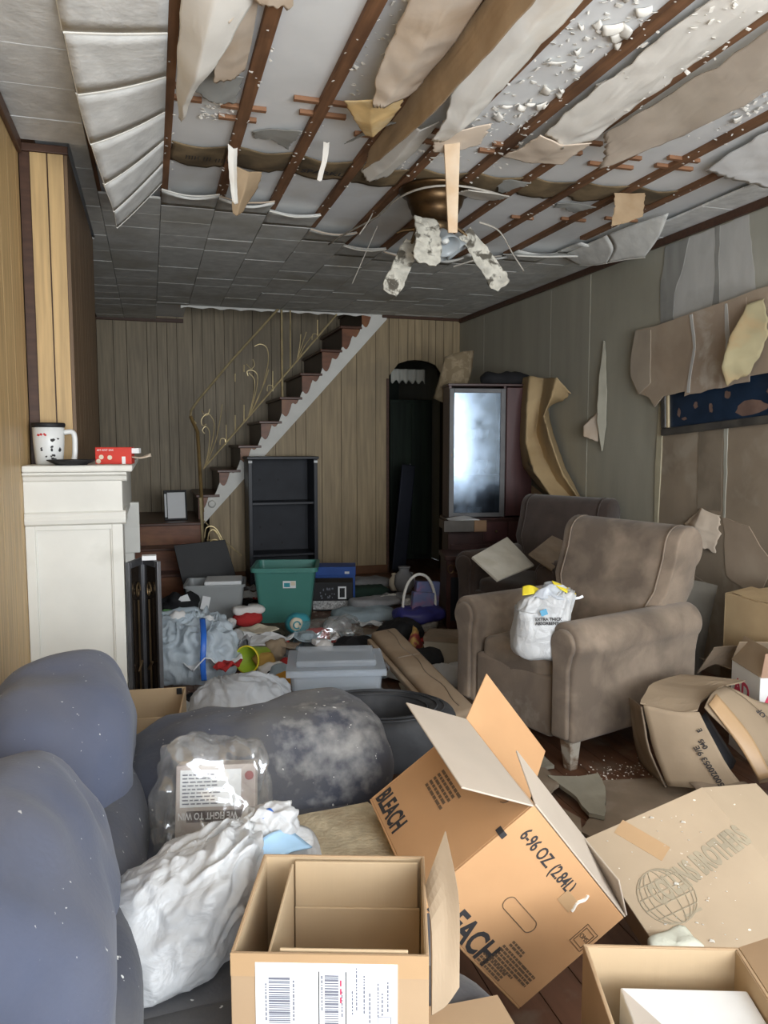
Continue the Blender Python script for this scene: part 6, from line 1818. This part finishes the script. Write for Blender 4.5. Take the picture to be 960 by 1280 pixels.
# patterned cloth
for i, (px, mt_, r_, lb_) in enumerate((((0.613, 4.250, 0.063), white_cl, (.07, .05, .045), 'white cloth with black dot beside the lime beaker'), ((0.668, 4.200, 0.055), bluegrey_cl, (.08, .05, .05), 'pale blue cloth lump beside the lime beaker'),
                                     ((0.705, 4.150, 0.039), M('orange_cloth', (0.55, 0.27, 0.04), .85), (.09, .05, .035), 'orange cloth under the blue cloth lump'), ((0.703, 4.300, 0.069), red_cl, (.06, .05, .03), 'dark red cloth behind the orange cloth'),
                                     ((0.585, 4.300, 0.107), M('ochre_cloth', (0.40, 0.24, 0.06), .85), (.06, .05, .04), 'ochre cloth under the lime beaker'))):
    o = tag(blob('cloth_lump', mt_, None, px, r_, (.8, .8), 0.02, 14, nu=26, nv=16, seed=i * 3), lb_, 'cloth')
    if i == 0:
        MB().lathe([(0.001, 0), (0.016, 0), (0.016, 0.004), (0.001, 0.006)], 14, frame(Vector(px) + Vector((-0.012, -0.058, 0.0)), (1, 0, 0), (0, 0, 1))).build('black_dot', black_pl, o)

# clear storage bin, lid on
g = tub('clear_bin', 'clear blue-tinted plastic bin with lid behind the tyre', (0.84, 3.60, 0.02), R(-12), 0.44, 0.34, 0.26, 0.90, bin_c, t=0.004)
mb = MB()
mb.box(-0.235, 0.235, -0.185, 0.185, 0.262, 0.268)
for a in ((-0.235, 0.235, -0.185, -0.179), (-0.235, 0.235, 0.179, 0.185), (-0.235, -0.229, -0.179, 0.179), (0.229, 0.235, -0.179, 0.179)):
    mb.box(a[0], a[1], a[2], a[3], 0.235, 0.262)
mb.build('lid', bin_c, g, bevel=0.002)
mb = MB()
mb.box(-0.19, 0.19, -0.14, 0.14, 0.268, 0.30)
mb.build('lid_rise', bin_c, g, bevel=0.01)
blob('contents', M('bin_contents', (0.34, 0.40, 0.44), 0.8, 0.2, 9), g, (0, 0, 0.07), (0.17, 0.12, 0.06), (.6, .6), 0.02, 9, floor=0.008, nu=30, nv=16)

# stereo unit and blue box
g = thing('stereo_unit', 'black stereo unit with a white-edged window right of the teal tub', 'stereo', (1.370, 5.908, 0.000), R(-14))
box('case', black_pl, g, -0.17, 0.15, 0, 0.20, 0.0, 0.235, bevel=0.006)
box('base_strip', M('silver_speckle', (0.42, 0.42, 0.42), .4, .6, 90), g, -0.17, 0.15, -0.006, -0.0005, 0.015, 0.085, bevel=0.002)
fo = MB()
for a in ((0.03, 0.095, .10, .112), (0.03, 0.095, .188, .20), (0.03, 0.042, .112, .188), (0.083, 0.095, .112, .188)):
    fo.box(a[0], a[1], -0.008, -0.0005, a[2], a[3])
fo.build('window_edge', white_pp, g)
rb = random.Random(3)
fo = MB()
for i in range(16):
    a, b = rb.uniform(-0.15, 0.0), rb.uniform(.10, .18)
    fo.box(a, a + rb.uniform(.004, .014), -0.004, -0.0005, b, b + rb.uniform(.003, .02))
fo.build('buttons', grey_bl, g, kind='stuff')
g = thing('blue_carton', 'blue card box with a small white mark behind the stereo unit', 'box', (1.484, 6.400, 0.000), R(-14))
box('body', blue_box, g, -0.18, 0.18, 0, 0.22, 0.0, 0.27, bevel=0.004)
box('lid', blue_box, g, -0.185, 0.185, -0.005, 0.225, 0.20, 0.275, bevel=0.004)
box('mark', white_pp, g, 0.09, 0.13, -0.0065, -0.0052, 0.215, 0.235)

# basket with handle
g = thing('gift_basket', 'wicker basket with indigo wrap and a tall white hoop handle', 'basket', (1.825, 5.164, 0.000))
MB().lathe([(0.001, 0.0), (0.12, 0.0), (0.13, 0.01), (0.15, 0.10), (0.145, 0.10), (0.12, 0.015), (0.001, 0.012)], 28, Matrix.Diagonal((1.05, .8, 1, 1)), cap=False).build('bowl', wicker_m, g, smooth=True)
blob('wrap', purple_m, g, (0, 0, 0.11), (0.185, 0.13, 0.05), (.7, .9), 0.02, 10, ridge=0.012, rs=14, nu=50, nv=22)
MB().tube([(-0.125 * math.cos(R(a)), 0.0, 0.13 + 0.27 * math.sin(R(a)) ** .8 if a not in (0, 180) else 0.10) for a in range(0, 181, 10)], 0.011, 8).build('handle', white_tr, g, smooth=True)
box('card_box', lilac_m, g, -0.08, 0.08, -0.03, 0.02, 0.12, 0.27, bevel=0.004, m=Matrix.Rotation(R(6), 4, 'Y'))
box('card_box', lilac_m, g, -0.03, 0.15, 0.03, 0.08, 0.10, 0.34, bevel=0.004, m=Matrix.Rotation(R(4), 4, 'Y'))

# upholstered slab lying across the litter
a, b = Vector((1.258, 4.199, 0.240)), Vector((1.320, 3.142, 0.100))
m_ = frame(a, b - a, (1, 0.35, 0.15))
L_ = (b - a).length
cush = M('slab_tan', (0.34, 0.255, 0.175), .9, .12, 5, c2=(.28, .2, .13), s2=4, bump=.1, bs=30)
g = thing('padded_slab', 'long tan padded board lying aslant between clear bin and armchair', 'board', a)
g.matrix_world = m_
box('pad', cush, g, 0.0, L_, -0.075, 0.085, -0.03, 0.03, bevel=0.025, seg=3, smooth=True)
box('flange', cush, g, 0.01, L_ - 0.02, -0.10, -0.070, -0.045, -0.01, bevel=0.008)
MB().tube([(0.04 + (L_ - .1) * i / 20, 0.02 + 0.01 * math.sin(i * .9), 0.032) for i in range(21)], 0.003, 5).build('crease', card_d, g)
MB().tube([(L_ * .38, -0.06 + 0.13 * i / 8, 0.032) for i in range(9)], 0.003, 5).build('crease', card_d, g)
box('staple_tag', white_pp, g, L_ * .30, L_ * .36, -0.101, -0.096, -0.04, -0.02)

# tyre
g = thing('tyre', 'worn black car tyre lying behind the blue sofa arm', 'tyre', (0.88, 3.00, 0.155), (R(-5), R(2), 0))


def tyre(u, v):
    a, b = 2 * math.pi * u, 2 * math.pi * v
    cx, cz = math.cos(b), math.sin(b)
    rr_ = 0.075 * math.copysign(abs(cx) ** .55, cx)
    zz_ = 0.10 * math.copysign(abs(cz) ** .7, cz)
    return ((0.255 + rr_) * math.cos(a), (0.255 + rr_) * math.sin(a), zz_)


MB().grid(tyre, 64, 33, wrap=True).build('carcass', rubber, g, smooth=True)
for r_, z in ((0.205, .094), (0.275, .100), (0.245, .103)):
    MB().tube([(r_ * math.cos(2 * math.pi * k / 48), r_ * math.sin(2 * math.pi * k / 48), z) for k in range(49)], 0.0035, 6).build('sidewall_ring', rubber, g, smooth=True)
MB().lathe([(0.001, -0.09), (0.165, -0.09), (0.165, -0.085), (0.001, -0.085)], 32, cap=False).build('dark_hole_disc', black_pl, g)  # black disc added to paint the shade inside the tyre's hole

# snack packet, small boxes, dark bags
g = loft('snack_packet', foil_m, None, [[(1.496, 4.550, 0.034), (1.528, 4.520, 0.101), (1.588, 4.600, 0.176)], [(1.527, 4.500, 0.034), (1.542, 4.450, 0.092), (1.598, 4.550, 0.151)], [(1.623, 4.500, 0.022), (1.623, 4.500, 0.037), (1.630, 4.550, 0.055)]], 12, 12, 0.004, amp=0.008, fs=20)
tag(g, 'crumpled colourful snack packet beside the padded board', 'packet')
blob('emblem', white_pp, g, (1.507, 4.440, 0.077), (.022, .004, .022), (1, 1), nu=16, nv=10)
g = thing('lidded_box', 'cream box with a brown lid beside the taupe armchair', 'box', (1.668, 4.252, -0.000), R(-30))
box('body', M('cream_grey_card', (0.36, 0.32, 0.26), .85, .1), g, -0.11, 0.11, -0.10, 0.10, 0.0, 0.17, bevel=0.003)
box('lid', card_d, g, -0.115, 0.115, -0.105, 0.105, 0.17, 0.20, bevel=0.004)
for i, (px, r_, mt_, lb_) in enumerate((((1.466, 4.200, 0.032), (.15, .12, .07), black_soft, 'black bag lying under the snack packet'), ((1.593, 4.900, 0.029), (.16, .12, .08), black_soft, 'black cloth heap in front of the hooped basket'),
                                     ((1.204, 4.600, 0.044), (.16, .10, .06), black_soft, 'black garment on the floor behind the clear bin'))):
    tag(blob('dark_heap', mt_, None, (px[0], px[1], .05), r_, (.8, .85), 0.035, 8, ridge=0.02, rs=11, floor=0.0, nu=44, nv=24, seed=i), lb_, 'cloth')
tag(blob('white_sack', bag_w, None, Vector((1.531, 3.900, 0.030)) + Vector((0, 0, .02)), (.11, .09, .06), (.8, .85), 0.03, 9, ridge=0.02, rs=13, floor=0.0, nu=40, nv=24), 'small limp white bag by the armchair front', 'bag')
tag(blob('clear_wrap', bag_c, None, (1.12, 4.95, .07), (.20, .13, .08), (.8, .85), 0.05, 8, ridge=0.03, rs=12, floor=0.0, nu=50, nv=26), 'crumpled clear wrap behind the clear bin', 'wrap')
g = thing('jar_top', 'round white plastic jar top in the litter behind the clear bin', 'lid', (1.03, 4.35, 0.055), (R(72), 0, R(-14)))
MB().lathe([(0.001, 0), (0.05, 0), (0.053, .004), (0.053, .014), (0.05, .017), (0.001, .017)], 24, cap=False).build('disc', white_tr, g, smooth=True)
# folded linens before the back wall
for i, (px, r_, mt_, lb_) in enumerate((((1.531, 5.602, 0.030), (.24, .16, .05), bluegrey_cl, 'pale blue linen heap on the floor before the back wall'), ((1.659, 5.711, 0.100), (.20, .10, .03), grey_cl, 'grey cloth on the pale blue linen heap'),
                                     ((1.941, 6.900, 0.012), (.20, .12, .06), grey_cl, 'grey garment against the back wall'), ((1.883, 5.400, 0.026), (.14, .1, .04), M('wine_cloth', (.10, .02, .035), .9), 'wine red cloth before the hooped basket'),
                                     ((1.777, 6.500, 0.021), (.22, .12, .05), M('forest_cloth', (.03, .06, .045), .9), 'dark green cloth behind the pale blue linen'))):
    tag(blob('linen_heap', mt_, None, px, r_, (.6, .7), 0.02, 8, ridge=0.012, rs=10, floor=0.0 if i != 1 else None, nu=44, nv=20, seed=i * 2), lb_, 'cloth')
tag(MB().box(-.19, .17, -.02, .02, -.006, .006).build('white_rod', white_tr, None, loc=(1.670, 5.750, 0.124), rot=(0, R(-4), R(10)), bevel=0.003), 'white flat strip on the pale blue linen', 'strip')
# bottles and pale things by the doorway
for i, px in enumerate(((2.099, 6.600, 0.020), (2.151, 6.500, -0.015), (2.272, 6.700, -0.015))):
    g = thing('small_pot', ('small pale pot beside the dark doorway', 'round grey vase beside the dark doorway', 'small white jar beside the dark doorway')[i], 'pot', (px[0], px[1], 0.0))
    k = (1.0, 1.5, .9)[i]
    MB().lathe([(0.001, 0), (0.04 * k, 0), (0.06 * k, .05 * k), (0.055 * k, .10 * k), (0.03 * k, .13 * k), (0.034 * k, .15 * k), (0.028 * k, .15 * k), (0.025 * k, .12 * k), (0.001, .11 * k)], 22, cap=False).build('body', (cream_m, grey_cl, white_pp)[i], g, smooth=True)
    MB().lathe([(0.026 * k, .146 * k), (0.036 * k, .146 * k), (0.036 * k, .154 * k), (0.026 * k, .154 * k)], 22, cap=False).build('lip', (cream_m, grey_cl, white_pp)[i], g, smooth=True)
g = thing('folded_board', 'dark navy ironing board leaning in the arched doorway', 'ironing board', (2.42, 7.46, 0), (R(-4), R(7), 0))
box('board', navy_m, g, -0.09, 0.06, -0.012, 0.012, 0.02, 1.12, bevel=0.03, seg=3)
MB().tube([(-0.05, 0.02, 0.0), (0.02, 0.03, 0.55), (-0.03, 0.02, 1.0)], 0.010, 8).build('leg', navy_m, g)
MB().tube([(0.03, 0.02, 0.0), (-0.03, 0.035, 0.5), (0.03, 0.02, 0.95)], 0.010, 8).build('leg', navy_m, g)
# broken tiles lying on the dark armchair


def quad_slab(name, label, cat, mat, c, th):
    c = [Vector(p) for p in c]
    n_ = (c[1] - c[0]).cross(c[3] - c[0]).normalized() * th
    if n_.z > 0:
        n_ = -n_
    o = MB().hexa(c, [p + n_ for p in c]).build(name, mat, None, bevel=0.002)
    return tag(o, label, cat)


quad_slab('broken_tile', 'pale square ceiling tile lying on the dark brown armchair', 'tile', tile_frag, [(1.782, 4.120, 0.679), (2.152, 4.420, 0.748), (2.230, 4.200, 0.598), (1.843, 3.900, 0.576)], 0.014)
quad_slab('broken_tile', 'brown board piece propped beside the pale tile on the dark armchair', 'board', card_d, [(2.191, 4.200, 0.669), (2.487, 4.450, 0.742), (2.617, 4.350, 0.672), (2.268, 4.050, 0.591)], 0.012)
tag(blob('dark_cushion', suede_dk, None, (2.380, 4.150, 0.505), (.10, .12, .12), (.7, .7), .02, 8, nu=26, nv=16), 'dark cushion slumped beside the brown board piece', 'cushion')

# white bag standing in the taupe armchair
g = thing('product_bag', 'white plastic bag with yellow inside and blue emblem on the taupe armchair', 'bag', (1.553, 2.854, 0.455), R(-22))


def shp(a, b, c, p):
    return (p.x * (1 + 0.06 * c) + 0.025 * c, p.y * (1 - 0.15 * c), p.z + (0.022 * a if c > 0.5 else 0))


bd = blob('bag_body', bag_w, g, (0, 0, 0.13), (0.11, 0.085, 0.135), (0.45, 0.55), 0.012, 9, ridge=0.010, rs=14, nu=110, nv=70, seed=4, shape=pleats((0.2, 0, 1), 14, 0.12, 0.0, shp))
loft('yellow_rim', yellow_m, g, [[(-0.085, -0.045, 0.262), (-0.05, -0.05, 0.268), (-0.01, -0.02, 0.268)], [(-0.08, 0.0, 0.288), (-0.05, 0.0, 0.296), (-0.015, 0.0, 0.282)]], 10, 8, 0.003, amp=0.006)
loft('yellow_rim', yellow_m, g, [[(0.045, -0.02, 0.30), (0.08, -0.04, 0.278), (0.13, -0.03, 0.25)], [(0.04, 0.0, 0.315), (0.085, 0.0, 0.292), (0.135, 0.0, 0.262)]], 10, 8, 0.003, amp=0.006)
loft('crumpled_top', bag_h, g, [[(-0.05, -0.06, 0.25), (0.02, -0.075, 0.255), (0.12, -0.05, 0.235)], [(-0.02, -0.02, 0.285), (0.03, -0.03, 0.30), (0.14, -0.01, 0.26)], [(0.0, 0.03, 0.29), (0.04, 0.03, 0.30), (0.12, 0.03, 0.265)]], 18, 14, 0.002, amp=0.02, fs=26)
MB().tube([(0.125, -0.02, 0.245), (0.15, -0.025, 0.25), (0.165, -0.02, 0.256)], 0.006, 6).build('twist', white_pp, g)
mq = frame((-0.035, -0.0935, 0.165), (1, 0.05, 0.02), (0, 0.06, 1))
text('EXTRA THICK', 0.018, ink, g, mq, weight=0.0004, sx=.95, ext=.0012)
text('ABSORBENT', 0.018, ink, g, mq @ Matrix.Translation((0, -0.017, 0)), weight=0.0004, sx=.95, ext=.0012)
MB().box(-0.014, 0.014, -0.012, 0.012, -0.001, 0.0015, mq @ Matrix.Translation((0.035, 0.034, 0)) @ Matrix.Rotation(R(20), 4, 'Z')).build('emblem', M('emblem_blue', (0.10, 0.35, 0.55), .5), g)

# ---- scattered litter: individually placed scraps of a few kinds


def sheet_scrap(name, mat, c, s, seed, th=0.003, crumple=0.03, asp=0.7):
    rz = random.Random(seed).uniform(0, 6.28)
    cs, sn = math.cos(rz), math.sin(rz)

    def fn(u, v):
        x_, y_ = (u - .5) * s, (v - .5) * s * asp
        p = Vector((x_ * cs - y_ * sn, x_ * sn + y_ * cs, 0))
        q = nvec(p * (2.2 / s) + Vector((seed, seed * .3, 0)))
        p += Vector((q.x, q.y, 0)) * crumple * .6
        p.z = abs(q.z) * crumple * 1.6 + 0.004
        return p
    return MB().grid(fn, 9, 8).build(name, mat, None, solid=th, loc=c)


kinds = [('paper_scrap', white_pp, 'crumpled white paper scrap in the floor litter', 'paper', .035), ('cloth_scrap', grey_cl, 'crumpled grey rag in the floor litter', 'cloth', .05),
         ('cardboard_scrap', card_d, 'torn brown cardboard scrap in the floor litter', 'cardboard', .012), ('film_scrap', bag_h, 'crumpled plastic film in the floor litter', 'plastic', .05),
         ('dark_scrap', black_soft, 'black rag scrap in the floor litter', 'cloth', .04), ('cream_scrap', cream_m, 'cream paper scrap in the floor litter', 'paper', .02), ('red_scrap', red_cl, 'dark red rag scrap in the floor litter', 'cloth', .03),
         ('blue_scrap', bluegrey_cl, 'pale blue rag scrap in the floor litter', 'cloth', .04)]
rs_ = random.Random(21)
weights = [5, 4, 6, 4, 6, 3, 2, 3]
pool = [k for k, w_ in zip(range(8), weights) for _ in range(w_)]
marks = [('by the hooped basket', 1.84, 5.2), ('behind the clear bin', .95, 4.15), ('before the teal tub', .95, 5.3), ('beside the rubbish bag with blue drawstring', .35, 4.7), ('before the frosted bin', .45, 5.55), ('beside the stereo unit', 1.35, 5.5),
         ('before the back wall', 1.85, 6.7), ('beside the padded board', 1.35, 4.4), ('near the lime beaker', .62, 4.45), ('beside the pale blue linen', 1.65, 6.0), ('beside the bulging blue-trimmed bag', .5, 3.6)]
busy = [(.19, 4.52, .30), (.355, 3.32, .24), (.84, 3.60, .30), (.965, 5.78, .32), (.455, 6.02, .28), (1.3, 5.85, .22), (1.65, 6.55, .25), (1.84, 5.2, .22), (1.68, 4.25, .18), (2.19, 5.22, .28), (.88, 3.0, .36), (.57, 4.45, .12), (.62, 4.3, .12), (1.18, 7.3, .4), (1.0, 5.3, .12), (2.3, 4.5, .5), (.70, 5.5, .14)]
placed = []
same = {}
tries = 0
while len(placed) < 85 and tries < 6000:
    tries += 1
    y = rs_.uniform(3.4, 7.0)
    x = rs_.uniform(0.08, 2.05)
    if (x > 1.35 and y < 4.4) or (y > 6.3 and x < 0.55):
        continue
    s = rs_.uniform(.12, .26)
    if any((x - a) ** 2 + (y - b) ** 2 < (c + s * .4) ** 2 for a, b, c in busy):
        continue
    if any((x - a) ** 2 + (y - b) ** 2 < (s * .5 + c * .5) ** 2 * .8 for a, b, c in placed):
        continue
    placed.append((x, y, s))
    nm, mt_, lb_, ct, crm = kinds[rs_.choice(pool)]
    where = min(marks, key=lambda k: (k[1] - x) ** 2 + (k[2] - y) ** 2)[0]
    lb_ = lb_.replace('in the floor litter', where)
    o = sheet_scrap(nm, mt_, (x, y, 0.001), s, tries, crumple=crm * rs_.uniform(.7, 1.5))
    tag(o, lb_, ct, nm.replace('_', ' ') + 's ' + where)
    same.setdefault(lb_, []).append((s, o))
for lb_, lst in same.items():
    lst.sort(key=lambda k: k[0])
    if len(lst) == 1:
        del lst[0][1]['group']
        continue
    names = ['smallest'] + ['mid-sized'] * (len(lst) - 2) + ['largest'] if len(lst) > 2 else ['smaller', 'larger']
    for nm_, (_, o) in zip(names, lst):
        o['label'] = nm_ + ' ' + lb_
# distinct pieces at the middle of the heap
for i, (px, s, k, lb_) in enumerate((((0.591, 5.020, 0.090), .30, 5, 'cream folded papers between red hat and white towel'), ((0.607, 4.743, 0.100), .36, 0, 'white towel crumpled behind the lime beaker'), ((0.424, 4.492, 0.120), .22, 1, 'grey film-wrapped bundle beside the blue drawstring bag'),
                                     ((0.296, 4.314, 0.100), .30, 0, 'white cloth on the floor behind the blue-trimmed bag'), ((0.373, 4.192, 0.110), .14, 6, 'dark red printed wrapper behind the blue-trimmed bag'), ((0.924, 4.867, 0.060), .28, 7, 'pale blue cloth behind the clear bin'),
                                     ((0.735, 4.605, 0.100), .20, 2, 'brown paper bag wad beside the lime beaker'))):
    nm, mt_, _, ct, crm = kinds[k]
    o = sheet_scrap(nm, mt_, px, s, 300 + i, crumple=crm * 1.8, th=.006)
    tag(o, lb_, ct)
for i, (px, mt_, lb_) in enumerate((((0.993, 4.644, 0.080), white_pp, 'white squeezed tube behind the clear bin'), ((0.744, 5.982, 0.050), white_pp, 'small white carton beside the red hat'), ((0.498, 6.191, 0.100), white_pp, 'white slip in front of the frosted bin'))):
    tag(MB().box(-.06, .05, -.03, .03, 0, .035).build('small_pack', mt_, None, loc=px, rot=(0, R(8), R(20 + 40 * i)), bevel=0.006), lb_, 'packet')
for i, (px, r_, mt_, lb_) in enumerate((((0.428, 4.778, 0.120), (.09, .06, .05), bag_w, 'white film bundle beside the cream papers'),
                                     ((0.297, 4.509, 0.140), (.07, .06, .05), cream_m, 'cream crumpled filter beside the blue drawstring bag'), ((0.696, 4.579, 0.090), (.06, .05, .06), card_g, 'brown paper wad beside the lime beaker rim'),
                                     ((1.028, 4.985, 0.050), (.08, .05, .04), red_cl, 'dark red rag wad behind the clear bin'), ((0.999, 4.602, 0.060), (.06, .05, .04), white_cl, 'white and grey wad behind the clear bin lid'),
                                     ((1.235, 5.229, 0.050), (.09, .06, .045), bag_h, 'hazy film wad before the stereo unit'))):
    tag(blob('litter_wad', mt_, None, px, r_, (.8, .8), .02, 14, ridge=.016, rs=16, nu=50, nv=30, seed=i * 2.3), lb_, 'litter')
for i, (px, an, lb_) in enumerate((((0.784, 4.910, 0.060), 20, 'small white bottle lying beside the toy ball'), ((0.477, 5.304, 0.080), -40, 'small white bottle lying beside the red hat'))):
    g = thing('bottle', lb_, 'bottle', px, (R(90), 0, R(an)))
    MB().lathe([(0.001, -0.06), (0.022, -0.06), (0.025, -0.055), (0.025, 0.03), (0.012, 0.05), (0.012, 0.06), (0.001, 0.06)], 18, cap=False).build('body', white_pp, g, smooth=True)
    MB().lathe([(0.001, 0.058), (0.015, 0.058), (0.015, 0.078), (0.001, 0.078)], 16, cap=False).build('cap', blue_pl if i else red_m, g, smooth=True)
lt = MB()
rs_ = random.Random(33)
for i in range(1500):
    x, y = rs_.uniform(0.0, 2.1), rs_.uniform(3.2, 7.3)
    if y > 6.8 and x < .5:
        continue
    s_ = rs_.choice((.005, .008, .012, .02))
    a0 = rs_.uniform(0, 6.28)
    z = .0008
    lt.hexa([(x + s_ * math.cos(a0 + a), y + s_ * math.sin(a0 + a) * .6, z) for a in (0, 1.57, 3.14, 4.7)], [(x + s_ * .8 * math.cos(a0 + a), y + s_ * .8 * math.sin(a0 + a) * .6, z + s_ * rs_.uniform(.1, .6)) for a in (0, 1.57, 3.14, 4.7)])
tag(lt.build('fine_litter', M('fine_litter_mix', (0.25, 0.21, 0.17), .9, .8, 14), None, kind='stuff'), 'fine crumbs and bits of litter over the floor', 'debris')
